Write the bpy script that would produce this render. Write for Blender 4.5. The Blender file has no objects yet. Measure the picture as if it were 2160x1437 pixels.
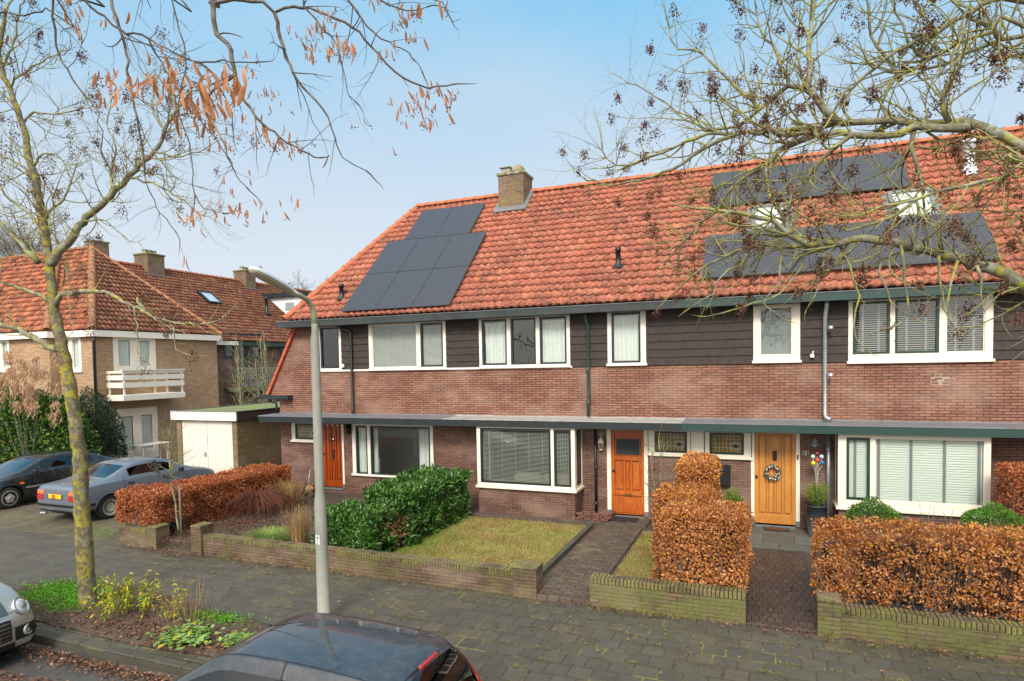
import bpy, math, random
import numpy as np
from mathutils import Vector, Matrix, noise as mnoise
R=math.radians; PI=math.pi
random.seed(7); rng=np.random.default_rng(7)
scn=bpy.context.scene; C=scn.collection

# ---------------------------------------------------------------- camera
CAMH=3.83
def cam_axes(yaw,p,r):
    c,s=math.cos(yaw),math.sin(yaw)
    fwd=Vector((-s*math.cos(p),c*math.cos(p),math.sin(p)))
    right=Vector((c,s,0)); up=right.cross(fwd)
    return right*math.cos(r)+up*math.sin(r), -right*math.sin(r)+up*math.cos(r), fwd
CR,CU,CF=cam_axes(R(21.93),R(-2.47),R(-1.08))
cam=bpy.data.cameras.new('camera'); camo=bpy.data.objects.new('camera',cam); C.objects.link(camo)
m=Matrix((CR,CU,-CF)).transposed().to_4x4(); m.translation=(0,0,CAMH); camo.matrix_world=m
cam.sensor_width=36; cam.lens=22.0; cam.shift_y=108.5/2160; cam.clip_start=.05; cam.clip_end=800
scn.camera=camo
# survey helpers: photograph measurements (2160 x 1437) turned into metres on a known plane
def ray(x,y): return CR*((x-1080)/1320)+CU*((827-y)/1320)+CF
def onY(x,y,Y): d=ray(x,y); t=Y/d.y; return Vector((d.x*t,Y,CAMH+d.z*t))
def onX(x,y,X): d=ray(x,y); t=X/d.x; return Vector((X,d.y*t,CAMH+d.z*t))
def onZ(x,y,Z): d=ray(x,y); t=(Z-CAMH)/d.z; return Vector((d.x*t,d.y*t,Z))

# ---------------------------------------------------------------- materials
def lin(c):
    if isinstance(c,str): c=[int(c[i:i+2],16)/255 for i in (0,2,4)]
    return tuple((v/12.92 if v<=.04045 else ((v+.055)/1.055)**2.4) for v in c)+(1,)
class NT:
    def __init__(s,name):
        s.m=bpy.data.materials.new(name); s.m.use_nodes=True; s.t=s.m.node_tree; s.t.nodes.clear()
        s.out=s.n('ShaderNodeOutputMaterial')
    def n(s,typ,**k):
        nd=s.t.nodes.new(typ)
        for a,v in k.items():
            if hasattr(nd,a): setattr(nd,a,v)
            else: nd.inputs[a.replace('_',' ')].default_value=v
        return nd
    def l(s,a,b): s.t.links.new(a,b)
    def mix(s,fac,a,b,mode='MIX'):
        x=s.t.nodes.new('ShaderNodeMix'); x.data_type='RGBA'; x.blend_type=mode
        for sock,v in ((x.inputs[0],fac),(x.inputs[6],a),(x.inputs[7],b)):
            if isinstance(v,bpy.types.NodeSocket): s.l(v,sock)
            else: sock.default_value=v
        return x.outputs[2]
    def math(s,op,a,b=0.0,c=None):
        x=s.t.nodes.new('ShaderNodeMath'); x.operation=op
        for i,v in enumerate((a,b,c)):
            if v is None: continue
            if isinstance(v,bpy.types.NodeSocket): s.l(v,x.inputs[i])
            else: x.inputs[i].default_value=v
        return x.outputs[0]
    def ramp(s,fac,stops,interp='LINEAR'):
        x=s.t.nodes.new('ShaderNodeValToRGB'); r=x.color_ramp; r.interpolation=interp
        while len(r.elements)<len(stops): r.elements.new(.5)
        for e,(p,c) in zip(r.elements,stops):
            e.position=p; e.color=c if isinstance(c,tuple) and len(c)==4 else ((c,c,c,1) if isinstance(c,(int,float)) else lin(c))
        s.l(fac,x.inputs[0]); return x.outputs[0]
    def noise(s,vec,scale,detail=4,rough=.55,dist=0):
        x=s.n('ShaderNodeTexNoise'); x.inputs['Scale'].default_value=scale; x.inputs['Detail'].default_value=detail
        x.inputs['Roughness'].default_value=rough; x.inputs['Distortion'].default_value=dist
        if vec is not None: s.l(vec,x.inputs['Vector'])
        return x.outputs['Fac']
    def map(s,vec,scale=(1,1,1),loc=(0,0,0),rot=(0,0,0)):
        x=s.n('ShaderNodeMapping'); x.inputs['Scale'].default_value=scale; x.inputs['Location'].default_value=loc; x.inputs['Rotation'].default_value=rot
        s.l(vec,x.inputs['Vector']); return x.outputs[0]
    def uv(s): return s.n('ShaderNodeTexCoord').outputs['UV']
    def pos(s): return s.n('ShaderNodeNewGeometry').outputs['Position']
    def rnd(s): return s.n('ShaderNodeNewGeometry').outputs['Random Per Island']
    def bsdf(s,col,rough=.8,metal=0,spec=.5,bump=None,bs=.3,bd=.01,coat=0,trans=None):
        b=s.n('ShaderNodeBsdfPrincipled')
        for k,v in (('Base Color',col),('Roughness',rough),('Metallic',metal),('Specular IOR Level',spec),('Coat Weight',coat)):
            if isinstance(v,bpy.types.NodeSocket): s.l(v,b.inputs[k])
            else: b.inputs[k].default_value=v
        if coat: b.inputs['Coat Roughness'].default_value=.04
        if bump is not None:
            bb=s.n('ShaderNodeBump'); bb.inputs['Strength'].default_value=bs; bb.inputs['Distance'].default_value=bd
            s.l(bump,bb.inputs['Height']); s.l(bb.outputs[0],b.inputs['Normal'])
        s.l(b.outputs[0],s.out.inputs[0]); s.b=b; return b
_plain={}
def plain(name,c,rough=.6,metal=0,var=.25,sc=6,coat=0,spec=.5,bump=0,streak=0):
    if name in _plain: return _plain[name]
    t=NT(name); c=lin(c); p=t.pos()
    if streak: p=t.map(p,(1,1,.12))
    n=t.noise(p,sc,6,.65)
    d=tuple(v*(1-var) for v in c[:3])+(1,); h=tuple(min(1,v*(1+var*.6)) for v in c[:3])+(1,)
    col=t.ramp(n,[(.3,d),(.5,c),(.72,h)])
    t.bsdf(col,rough,metal,spec,bump=n if bump else None,bs=bump or .1,coat=coat)
    _plain[name]=t.m; return t.m
def brick(name,cols,mortar,w=.22,h=.0595,ms=.009,moss=0,white=0.0,dirt=.25,mosscol='6f7a35',darkbase=0,rot=False,ztop=None):
    t=NT(name); uv=t.uv(); v=t.map(uv,rot=(0,0,PI/2)) if rot else uv
    wob=t.n('ShaderNodeTexNoise'); wob.inputs['Scale'].default_value=3.0; t.l(v,wob.inputs['Vector'])
    sub=t.n('ShaderNodeVectorMath'); sub.operation='MULTIPLY_ADD'; t.l(wob.outputs['Color'],sub.inputs[0]); sub.inputs[1].default_value=(.012,.012,0); t.l(v,sub.inputs[2])
    def bt(mor):
        b=t.n('ShaderNodeTexBrick'); b.offset=.5; b.inputs['Scale'].default_value=1; b.inputs['Brick Width'].default_value=w; b.inputs['Row Height'].default_value=h
        b.inputs['Mortar Size'].default_value=mor; b.inputs['Mortar Smooth'].default_value=.3; b.inputs['Bias'].default_value=0
        b.inputs['Color1'].default_value=(0,0,0,1); b.inputs['Color2'].default_value=(1,1,1,1); b.inputs['Mortar'].default_value=(.5,.5,.5,1)
        t.l(sub.outputs[0],b.inputs['Vector']); return b
    b=bt(ms)
    n=len(cols); base=t.ramp(b.outputs['Color'],[(i/(n-1) if n>1 else 0,c) for i,c in enumerate(cols)])
    fine=t.noise(uv,60,4); big=t.noise(uv,.9,5,.6)
    base=t.mix(t.ramp(fine,[(.35,.55),(.65,0.0)]),base,t.mix(1,base,(.55,.5,.5,1),'MULTIPLY'))
    base=t.mix(t.math('MULTIPLY',t.ramp(big,[(.35,1.0),(.62,0.0)]),dirt),base,(.06,.045,.04,1))
    mc=t.mix(t.ramp(t.noise(uv,7,3),[(.4,0.0),(.7,1.0)]),lin(mortar),tuple(x*.55 for x in lin(mortar)[:3])+(1,))
    if white:
        wm=t.ramp(t.noise(t.map(uv,(1,1,1),(3,7,0)),2.3,5,.7),[(.70-white*.1,0.0),(.74,1.0)])
        mc=t.mix(wm,mc,lin('b9ada0'))
        sp=t.ramp(t.noise(t.map(uv,(1,.6,1)),16,2,.5),[(.80,0.0),(.82,.8)]); base=t.mix(sp,base,lin('d8cfc4'))
    col=t.mix(b.outputs['Fac'],base,mc)
    dn=t.ramp(t.noise(t.map(uv,(1,1.6,1),(11,3,0)),.8,6,.65),[(.45,0.0),(.66,.38)]); col=t.mix(dn,col,lin('a48c7c'))
    if moss:
        mm=t.noise(uv,2.2,6,.65); mm2=t.noise(uv,25,3)
        f=t.math('MULTIPLY',t.ramp(mm,[(.62-.3*moss,0.0),(.75-.25*moss,1.0)]),t.ramp(mm2,[(.3,.35),(.6,1.0)]))
        col=t.mix(t.math('MULTIPLY',f,.8),col,t.mix(mm2,tuple(x*.55 for x in lin(mosscol)[:3])+(1,),lin(mosscol)))
    hgt=t.math('SUBTRACT',t.math('MULTIPLY',fine,.25),b.outputs['Fac'])
    t.bsdf(col,.88,bump=hgt,bs=.55,bd=.008,spec=.3); return t.m
def leafmat(name,cols,rough=.55,trans=.25,spec=.3):
    t=NT(name); r=t.rnd(); n=len(cols)
    col=t.ramp(r,[(i/(n-1),c) for i,c in enumerate(cols)])
    big=t.noise(t.pos(),2.2,3); col=t.mix(t.ramp(big,[(.35,.45),(.6,0.0)]),col,t.mix(1,col,(.55,.5,.45,1),'MULTIPLY'))
    b=t.bsdf(col,rough,spec=spec)
    if trans:
        tr=t.n('ShaderNodeBsdfTranslucent'); t.l(col,tr.inputs[0]); mx=t.n('ShaderNodeMixShader'); mx.inputs[0].default_value=trans
        t.l(b.outputs[0],mx.inputs[1]); t.l(tr.outputs[0],mx.inputs[2]); t.l(mx.outputs[0],t.out.inputs[0])
    return t.m
def glassmat(name,tint='e8eeee',refl=1.7,rough=.02):
    t=NT(name); tr=t.n('ShaderNodeBsdfTransparent'); tr.inputs[0].default_value=lin(tint)
    g=t.n('ShaderNodeBsdfGlossy'); g.inputs['Roughness'].default_value=rough
    wv=t.noise(t.pos(),1.6,2); bb=t.n('ShaderNodeBump'); bb.inputs['Strength'].default_value=.04; bb.inputs['Distance'].default_value=.05; t.l(wv,bb.inputs['Height']); t.l(bb.outputs[0],g.inputs['Normal'])
    ge=t.n('ShaderNodeNewGeometry'); dt=t.n('ShaderNodeVectorMath'); dt.operation='DOT_PRODUCT'; t.l(ge.outputs['Normal'],dt.inputs[0]); t.l(ge.outputs['Incoming'],dt.inputs[1]); mx=t.n('ShaderNodeMixShader')
    fo=t.math('ADD',t.math('MULTIPLY',t.math('POWER',t.math('SUBTRACT',1.0,t.math('ABSOLUTE',dt.outputs['Value'])),5.0),.96),.042)
    f=t.math('MINIMUM',t.math('MULTIPLY',fo,refl),1.0); t.l(f,mx.inputs[0]); t.l(tr.outputs[0],mx.inputs[1]); t.l(g.outputs[0],mx.inputs[2]); t.l(mx.outputs[0],t.out.inputs[0]); return t.m
def tilemat(name,cols,dirt=.6,lichen=.3,dark='3a2420',lich='8b8468'):
    t=NT(name); r=t.rnd(); n=len(cols); p=t.pos()
    col=t.ramp(r,[(i/(n-1),c) for i,c in enumerate(cols)])
    a=t.noise(p,11,6,.75); b=t.noise(p,.5,4,.6); c=t.noise(p,24,4,.6)
    patch=t.math('MULTIPLY',t.ramp(a,[(.5,0.0),(.62,1.0)]),t.ramp(b,[(.38,0.2),(.56,1.0)]))
    col=t.mix(t.math('MULTIPLY',patch,dirt),col,lin(dark))
    rr=t.math('FRACT',t.math('MULTIPLY',r,37.7)); own=t.math('MULTIPLY',t.math('GREATER_THAN',rr,.38),t.ramp(t.noise(p,9,5,.75),[(.48,0.0),(.6,1.0)]))
    col=t.mix(t.math('MULTIPLY',own,.55*dirt+.15),col,lin(dark))
    col=t.mix(t.math('MULTIPLY',t.ramp(c,[(.62,0.0),(.72,1.0)]),lichen),col,lin(lich))
    t.bsdf(col,.75,spec=.3,bump=c,bs=.25,bd=.004); return t.m
def barkmat(name,base,moss1,moss2,ms=.5,sc=1.0,pale='b9bfae'):
    t=NT(name); p=t.pos()
    n1=t.noise(p,14*sc,6,.65); n2=t.noise(p,3.2*sc,5,.7,1.0); n3=t.noise(t.map(p,loc=(5,2,9)),5*sc,5,.7); fine=t.noise(p,60*sc,4,.7)
    col=t.mix(t.ramp(n1,[(.35,0.0),(.65,1.0)]),tuple(x*.6 for x in lin(base)[:3])+(1,),lin(base))
    col=t.mix(t.math('MULTIPLY',t.ramp(n3,[(.5,0.0),(.58,1.0)]),.5),col,lin(pale))
    col=t.mix(t.ramp(n2,[(.62-.25*ms,0.0),(.7-.2*ms,1.0)]),col,t.mix(t.ramp(fine,[(.4,0.0),(.6,1.0)]),lin(moss1),lin(moss2)))
    t.bsdf(col,.9,spec=.2,bump=t.math('ADD',n1,fine),bs=.5,bd=.01); return t.m

M={}
M['white']=plain('white_paint','ded8cb',.45,var=.08,sc=5,streak=1)
M['cream']=plain('cream_paint','e2d9c6',.42,var=.05,sc=4)
M['sashblk']=plain('black_sash_paint','23292a',.35,var=.2)
M['sashgrn']=plain('green_sash_paint','1f3a2c',.35,var=.12)
M['fascblk']=plain('dark_fascia_paint','20282a',.42,var=.3,sc=3)
M['fascgrn']=plain('green_fascia_paint','203c37',.42,var=.12,sc=3)
M['lead']=plain('lead_sheet','73777b',.5,var=.25,sc=4,metal=.2)
M['zinc']=plain('zinc','9aa3a4',.4,metal=.5,var=.15)
M['black']=plain('black_plastic','151617',.45,var=.2)
M['pipeblk']=plain('black_pipe','1b1f20',.4,var=.2)
M['pipegrn']=plain('green_pipe','2c433d',.4,var=.2)
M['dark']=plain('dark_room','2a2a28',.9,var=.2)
M['roomw']=plain('white_room','cfd1ce',.9,var=.06)
M['curtain']=plain('curtain_cloth','dfe3e0',.9,var=.04)
M['blind']=plain('blind_slat','c4c6c0',.6,var=.05)
M['blindw']=plain('white_blind','dfe6de',.6,var=.03)
M['tape']=plain('blind_tape','8d8d93',.9,var=.05)
M['cladding']=plain('tarred_board','352c27',.8,var=.5,sc=9,bump=.3)
M['glass']=glassmat('window_glass','f4f6f4',1.3)
M['glassd']=glassmat('dim_window_glass','a8b2b0',2.2)
M['carglass']=glassmat('car_glass','6d7a78',2.2)
M['amber']=plain('amber_glass','86723e',.12,var=.55,sc=7,coat=.6)
M['leadcame']=plain('lead_came','b8bcb8',.5,var=.1)
M['chrome']=plain('chrome','d5d8da',.15,metal=1,var=.05)
M['rubber']=plain('tyre_rubber','1a1a1b',.85,var=.15)
M['rim']=plain('alloy_rim','a9aaa8',.35,metal=.6,var=.1)
M['concrete']=plain('post_concrete','8d8c80',.9,var=.2,sc=9)
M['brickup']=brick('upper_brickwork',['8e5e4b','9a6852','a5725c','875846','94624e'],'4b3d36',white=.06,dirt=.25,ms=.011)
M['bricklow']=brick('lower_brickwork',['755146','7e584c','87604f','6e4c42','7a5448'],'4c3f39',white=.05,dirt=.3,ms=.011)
M['brickyel']=brick('yellow_brickwork',['c6a27a','b6926c','d0ac86','c09a72','ae8a64'],'85755f',dirt=.25)
M['brickdk']=brick('dark_brickwork',['7a584c','8a6454','6e5248'],'4a403a',dirt=.3)
M['brickgar']=brick('garage_brickwork',['8f7c52','7d6c48','9a8558'],'5c5340',dirt=.4,moss=.15)
M['brickch']=brick('chimney_brickwork',['6a4a3c','7d5a48','584238'],'8a8172',white=.6,dirt=.4,moss=.45,mosscol='86803a')
M['wallmoss']=brick('mossy_garden_brickwork',['6a5040','7c6050','5c4c3e','6e5c48'],'443e32',moss=.5,dirt=.3,mosscol='6c6c3a')
M['wallmossg']=brick('green_garden_brickwork',['6a5444','7c6450','5c4e3e','6e6048'],'444032',moss=.85,dirt=.3,mosscol='6e743c')
M['capmoss']=brick('mossy_brick_cap',['5c4a3c','6b5745','4b4036'],'2f2c22',w=.0595,h=.3,moss=.7,dirt=.3,mosscol='8a8a4a')
M['tilehouse']=tilemat('orange_pantile',['9e5a45','a55f48','aa664d','9f5c47','b06f56','92523e'],1.25,.4,dark='553a34',lich='9a917a')
M['tileold']=tilemat('old_pantile',['80503e','8f5b45','6f4638','9c6a4e','855440'],.95,.35,dark='33251e',lich='7c7a55')
M['tilebright']=tilemat('bright_pantile',['b0664a','bb7450','a05c44','8f5440','7a4c3c'],.9,.3,dark='3a271f')
M['panelframe']=plain('panel_frame','4c5056',.4,metal=.3,var=.05)
M['ridge']=plain('ridge_tile','a9613f',.8,var=.35,sc=8)
M['verge']=plain('verge_tile','b4553a',.7,var=.15,sc=8)
M['foliage']=leafmat('laurel_leaf',['26471a','396222','507c2e','2e551d','6c9440'],.32,.12,.5)
M['ever']=leafmat('evergreen_leaf',['1b3514','2a4a1c','3d6226','4f7a2c','8a9a30'],.45,.15,.4)
M['yew']=leafmat('yew_leaf',['13291a','1c3a22','24462a'],.6,.1)
M['boxl']=leafmat('box_leaf',['4c7a24','5d8c2c','3d6820','74a038'],.5,.2)
M['potl']=leafmat('pot_shrub_leaf',['6f8a28','8aa034','5a7a26','a0a840'],.5,.25)
M['beech']=leafmat('beech_leaf',['a8623a','c47e4c','d89a62','e0b080','b46e40','925630','e09c44','cc8c56'],.5,.22)
M['beechl']=leafmat('dark_beech_leaf',['a2562f','b86a3e','cc8458','8c4626','aa603a','d49a6c'],.5,.25)
M['bract']=leafmat('dry_bract',['b87a52','c68e62','ac6c44','cfa27c'],.6,.4)
M['seed']=leafmat('seed_cluster',['55362a','684434','7a5240','4a3026'],.8,.1)
M['maple']=leafmat('maple_twig',['6a3c30','7d4a3a','5a342a','8f5c48'],.8,.15)
M['straw']=leafmat('straw',['a88a5a','c0a070','907448','b4966a'],.8,.25)
M['ggrass']=leafmat('green_grass',['6a8a3a','86a04c','9aaa5c','5c7a32'],.6,.25)
M['lawn']=leafmat('lawn_blade',['8a9440','a8a456','bcae68','aca65c','7c8e38'],.7,.25)
M['litter']=leafmat('fallen_leaf',['5a3f30','74503c','8a6048','4a3428','a07a58'],.7,.1)
M['bark1']=barkmat('mossy_bark','6a604c','77702c','a0942e',.55,1.9,'8a8d7c')
M['bark2']=barkmat('lichen_bark','7d7862','83823f','a8a24a',.45,1.6,'a4aa98')
M['bark3']=barkmat('linden_bark','5c544c','6c6438','857c40',.15,2,'8c8880')
M['ashtwig']=barkmat('lichen_twig','857f5e','8e8c48','aaa65a',.6,3,'a0a184')
M['twig']=plain('thin_twig','54483f',.9,var=.2)
M['barkgrey']=plain('grey_twig','6e675c',.9,var=.25)
M['soil']=plain('soil','4a3b30',.95,var=.5,sc=9,bump=.8)
M['pot']=plain('dark_pot','3c4248',.5,var=.1)
M['fabric']=plain('pale_sofa','b0a88a',.9,var=.06)
def woodmat(name,c1,c2,c3):
    t=NT(name); p=t.pos(); v=t.map(p,(14,14,1.1)); n=t.noise(v,3,6,.6,1.2); b=t.noise(p,2.5,4)
    col=t.ramp(n,[(.3,c1),(.5,c2),(.7,c3)]); col=t.mix(t.ramp(b,[(.4,.35),(.62,0.0)]),col,lin(c1))
    t.bsdf(col,.35,coat=.3,bump=n,bs=.08); return t.m
M['wood6']=woodmat('varnished_worn_oak','85380f','b0561a','c8802e')
M['wood8']=woodmat('pale_oak','b0702e','c4853c','cf9448')
M['wood10']=woodmat('red_oak','80350c','983f10','ab4f18')
def ltr(name,c,rough=.3,metal=0,coat=0): return plain(name,c,rough,metal,0.03,3,coat)
M['red']=ltr('red_lens','a01818',.15,coat=1); M['orange']=ltr('orange_lens','d86a18',.15,coat=1); M['yel']=ltr('yellow_plate','e6b820',.4)

# ---------------------------------------------------------------- mesh helpers
class MB:
    def __init__(s): s.v=[]; s.f=[]; s.mi=[]; s.cm=0; s.sm=[]; s.smooth=False
    def add(s,vs,fs):
        b=len(s.v); s.v.extend(vs); s.f.extend([tuple(i+b for i in f) for f in fs]); s.mi.extend([s.cm]*len(fs)); s.sm.extend([s.smooth]*len(fs)); return s
    def box(s,x0,x1,y0,y1,z0,z1,T=None):
        if x0>x1:x0,x1=x1,x0
        if y0>y1:y0,y1=y1,y0
        if z0>z1:z0,z1=z1,z0
        v=[Vector(p) for p in ((x0,y0,z0),(x1,y0,z0),(x1,y1,z0),(x0,y1,z0),(x0,y0,z1),(x1,y0,z1),(x1,y1,z1),(x0,y1,z1))]
        if T: v=[T@p for p in v]
        return s.add(v,[(0,3,2,1),(4,5,6,7),(0,1,5,4),(1,2,6,5),(2,3,7,6),(3,0,4,7)])
    def bbox(s,x0,x1,y0,y1,z0,z1,b=.01):   # box with chamfered edges
        if x0>x1:x0,x1=x1,x0
        if y0>y1:y0,y1=y1,y0
        if z0>z1:z0,z1=z1,z0
        b=min(b,(x1-x0)*.45,(y1-y0)*.45,(z1-z0)*.45); v=[];ix={}
        for sx in(0,1):
            for sy in(0,1):
                for sz in(0,1):
                    X=(x0,x1)[sx];Y=(y0,y1)[sy];Z=(z0,z1)[sz];dx=(b,-b)[sx];dy=(b,-b)[sy];dz=(b,-b)[sz]
                    for k,p in enumerate(((X,Y+dy,Z+dz),(X+dx,Y,Z+dz),(X+dx,Y+dy,Z))): ix[sx,sy,sz,k]=len(v); v.append(p)
        f=[]
        for a in(0,1):
            f.append([ix[a,0,0,0],ix[a,1,0,0],ix[a,1,1,0],ix[a,0,1,0]]); f.append([ix[0,a,0,1],ix[1,a,0,1],ix[1,a,1,1],ix[0,a,1,1]]); f.append([ix[0,0,a,2],ix[1,0,a,2],ix[1,1,a,2],ix[0,1,a,2]])
        for a in(0,1):
            for c in(0,1):
                f.append([ix[a,c,0,0],ix[a,c,1,0],ix[a,c,1,1],ix[a,c,0,1]]); f.append([ix[a,0,c,0],ix[a,1,c,0],ix[a,1,c,2],ix[a,0,c,2]]); f.append([ix[0,a,c,1],ix[1,a,c,1],ix[1,a,c,2],ix[0,a,c,2]])
                for e in(0,1): f.append([ix[a,c,e,0],ix[a,c,e,1],ix[a,c,e,2]])
        f=list(map(tuple,{frozenset(q):q for q in f}.values()))
        ctr=Vector(((x0+x1)/2,(y0+y1)/2,(z0+z1)/2)); out=[]
        for q in f:
            p=[Vector(v[i]) for i in q]; n=(p[1]-p[0]).cross(p[2]-p[0]); c0=sum(p,Vector())/len(p)
            out.append(q if n.dot(c0-ctr)>0 else q[::-1])
        return s.add([Vector(p) for p in v],out)
    def quad(s,*p): return s.add([Vector(q) for q in p],[tuple(range(len(p)))])
    def prism(s,pts,d):    # polygon extruded by vector d
        n=len(pts); d=Vector(d); p=[Vector(q) for q in pts]
        return s.add(p+[q+d for q in p],[tuple(range(n))[::-1],tuple(range(n,2*n))]+[(i,(i+1)%n,n+(i+1)%n,n+i) for i in range(n)])
    def tube(s,pts,rad,n=8,cap=True):
        pts=[Vector(p) for p in pts]
        if not hasattr(rad,'__len__'): rad=[rad]*len(pts)
        k=len(pts); up=Vector((0,0,1)); t0=(pts[1]-pts[0]).normalized()
        if abs(t0.z)>.9: up=Vector((1,0,0))
        a=t0.cross(up).normalized(); vs=[]
        for i in range(k):
            t=(pts[min(i+1,k-1)]-pts[max(i-1,0)])
            t=t.normalized() if t.length>1e-9 else t0
            a=(a-t*a.dot(t)); a=a.normalized() if a.length>1e-6 else t.orthogonal().normalized()
            b=t.cross(a); r=rad[i]
            for j in range(n): w=2*PI*j/n; vs.append(pts[i]+a*(math.cos(w)*r)+b*(math.sin(w)*r))
        fs=[(i*n+j,i*n+(j+1)%n,(i+1)*n+(j+1)%n,(i+1)*n+j) for i in range(k-1) for j in range(n)]
        if cap: fs+= [tuple(range(n))[::-1],tuple(range((k-1)*n,k*n))]
        o=s.smooth; s.smooth=True; s.add(vs,fs); s.smooth=o; return s
    def lathe(s,prof,c=(0,0,0),n=16,axis='z'):
        c=Vector(c); vs=[]
        for r,h in prof:
            for j in range(n):
                w=2*PI*j/n; x,y=math.cos(w)*r,math.sin(w)*r
                vs.append(c+(Vector((x,y,h)) if axis=='z' else Vector((x,h,y)) if axis=='y' else Vector((h,x,y))))
        k=len(prof); fs=[(i*n+j,i*n+(j+1)%n,(i+1)*n+(j+1)%n,(i+1)*n+j) for i in range(k-1) for j in range(n)]+[tuple(range(n)),tuple(range((k-1)*n,k*n))]
        o=s.smooth; s.smooth=True; s.add(vs,fs); s.smooth=o; return s
    def build(s,name,mats,parent=None,loc=None,**tags):
        if not isinstance(mats,(list,tuple)): mats=[mats]
        me=bpy.data.meshes.new(name); me.from_pydata([tuple(v) for v in s.v],[],s.f)
        for m_ in mats: me.materials.append(m_)
        if len(s.f):
            me.polygons.foreach_set('material_index',s.mi); me.polygons.foreach_set('use_smooth',s.sm)
        return fin(me,name,parent,tags)
def autouv(me):
    nl=len(me.loops)
    if nl==0: return
    uvl=me.uv_layers.new(name='UVMap'); co=np.empty(len(me.vertices)*3); me.vertices.foreach_get('co',co); co=co.reshape(-1,3)
    vi=np.empty(nl,np.int64); me.loops.foreach_get('vertex_index',vi)
    nf=len(me.polygons); tot=np.empty(nf,np.int64); me.polygons.foreach_get('loop_total',tot); nr=np.empty(nf*3); me.polygons.foreach_get('normal',nr); nr=np.repeat(nr.reshape(-1,3),tot,axis=0)
    a=np.abs(nr); p=co[vi]; uv=np.stack([p[:,0],p[:,2]],1)
    kx=(a[:,0]>a[:,1])&(a[:,2]<=.75); uv[kx]=p[kx][:,[1,2]]; kz=a[:,2]>.75; uv[kz]=p[kz][:,:2]
    uvl.data.foreach_set('uv',uv.astype(np.float32).ravel())
def fin(me,name,parent,tags):
    me.update(); autouv(me)
    o=bpy.data.objects.new(name,me); C.objects.link(o)
    if parent is not None: o.parent=parent; o.matrix_parent_inverse=parent_inv(parent)
    for k,v in tags.items(): o[k]=v
    return o
def parent_inv(p):
    m_=Matrix.Identity(4); chain=[]
    while p is not None: chain.append(p); p=p.parent
    for q in reversed(chain): m_=m_@q.matrix_parent_inverse@q.matrix_basis
    return m_.inverted()
def thing(name,label,cat,loc=(0,0,0),rz=0,group=None):
    o=bpy.data.objects.new(name,None); C.objects.link(o); o.location=loc; o.rotation_euler=(0,0,rz); o.empty_display_size=.2
    o['label']=label; o['category']=cat
    if group: o['group']=group
    return o
def npmesh(name,V,F,mat,parent=None,smooth=False,**tags):   # V (n,3), F (m,k)
    me=bpy.data.meshes.new(name); V=np.asarray(V,np.float32); F=np.asarray(F,np.int32); k=F.shape[1]
    me.vertices.add(len(V)); me.vertices.foreach_set('co',V.ravel()); me.loops.add(F.size); me.loops.foreach_set('vertex_index',F.ravel())
    me.polygons.add(len(F)); me.polygons.foreach_set('loop_start',np.arange(0,F.size,k,dtype=np.int32)); me.polygons.foreach_set('loop_total',np.full(len(F),k,np.int32))
    if smooth: me.polygons.foreach_set('use_smooth',np.ones(len(F),bool))
    me.materials.append(mat); me.update(calc_edges=True)
    return fin(me,name,parent,tags)
def nrm(a): return a/np.maximum(np.linalg.norm(a,axis=1,keepdims=True),1e-9)
def leaves(P,L,W,D=None,N=None,fold=.25,droop=0):
    """one folded four-point leaf per point: P base, D direction along, N normal-ish"""
    n=len(P); P=np.asarray(P,float)
    D=nrm(rng.normal(size=(n,3))) if D is None else nrm(np.asarray(D,float))
    N=nrm(rng.normal(size=(n,3))) if N is None else np.asarray(N,float)
    S=nrm(np.cross(D,N)); N=np.cross(S,D); L=np.broadcast_to(np.asarray(L,float),(n,))[:,None]; W=np.broadcast_to(np.asarray(W,float),(n,))[:,None]
    v=np.stack([P,P+D*L*.45+S*W*.5+N*W*fold,P+D*L,P+D*L*.45-S*W*.5+N*W*fold],1).reshape(-1,3)
    i=np.arange(n)[:,None]*4; f=np.concatenate([i+np.array([[0,1,2]]),i+np.array([[0,2,3]])],1).reshape(-1,3)
    return v,f
def blades(P,H,W,lean=.3,bend=0,D=None):
    n=len(P); P=np.asarray(P,float); a=rng.uniform(0,2*PI,n) ; d=np.stack([np.cos(a),np.sin(a),np.zeros(n)],1) if D is None else D
    s=np.stack([-d[:,1],d[:,0],d[:,2]*0],1); H=np.broadcast_to(H,(n,))[:,None]; W=np.broadcast_to(W,(n,))[:,None]; ln=rng.uniform(0,lean,n)[:,None]
    z=np.array([[0,0,1.]]); mid=P+z*H*.6+d*H*ln*.4; tip=P+z*H*(1-.5*ln-bend)+d*H*(ln+bend)
    v=np.stack([P-s*W*.5,P+s*W*.5,mid+s*W*.4,mid-s*W*.4,tip],1).reshape(-1,3)
    i=np.arange(n)[:,None]*5; f=np.concatenate([i+np.array([[0,1,2]]),i+np.array([[0,2,3]]),i+np.array([[3,2,4]])],1).reshape(-1,3)
    return v,f
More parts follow.
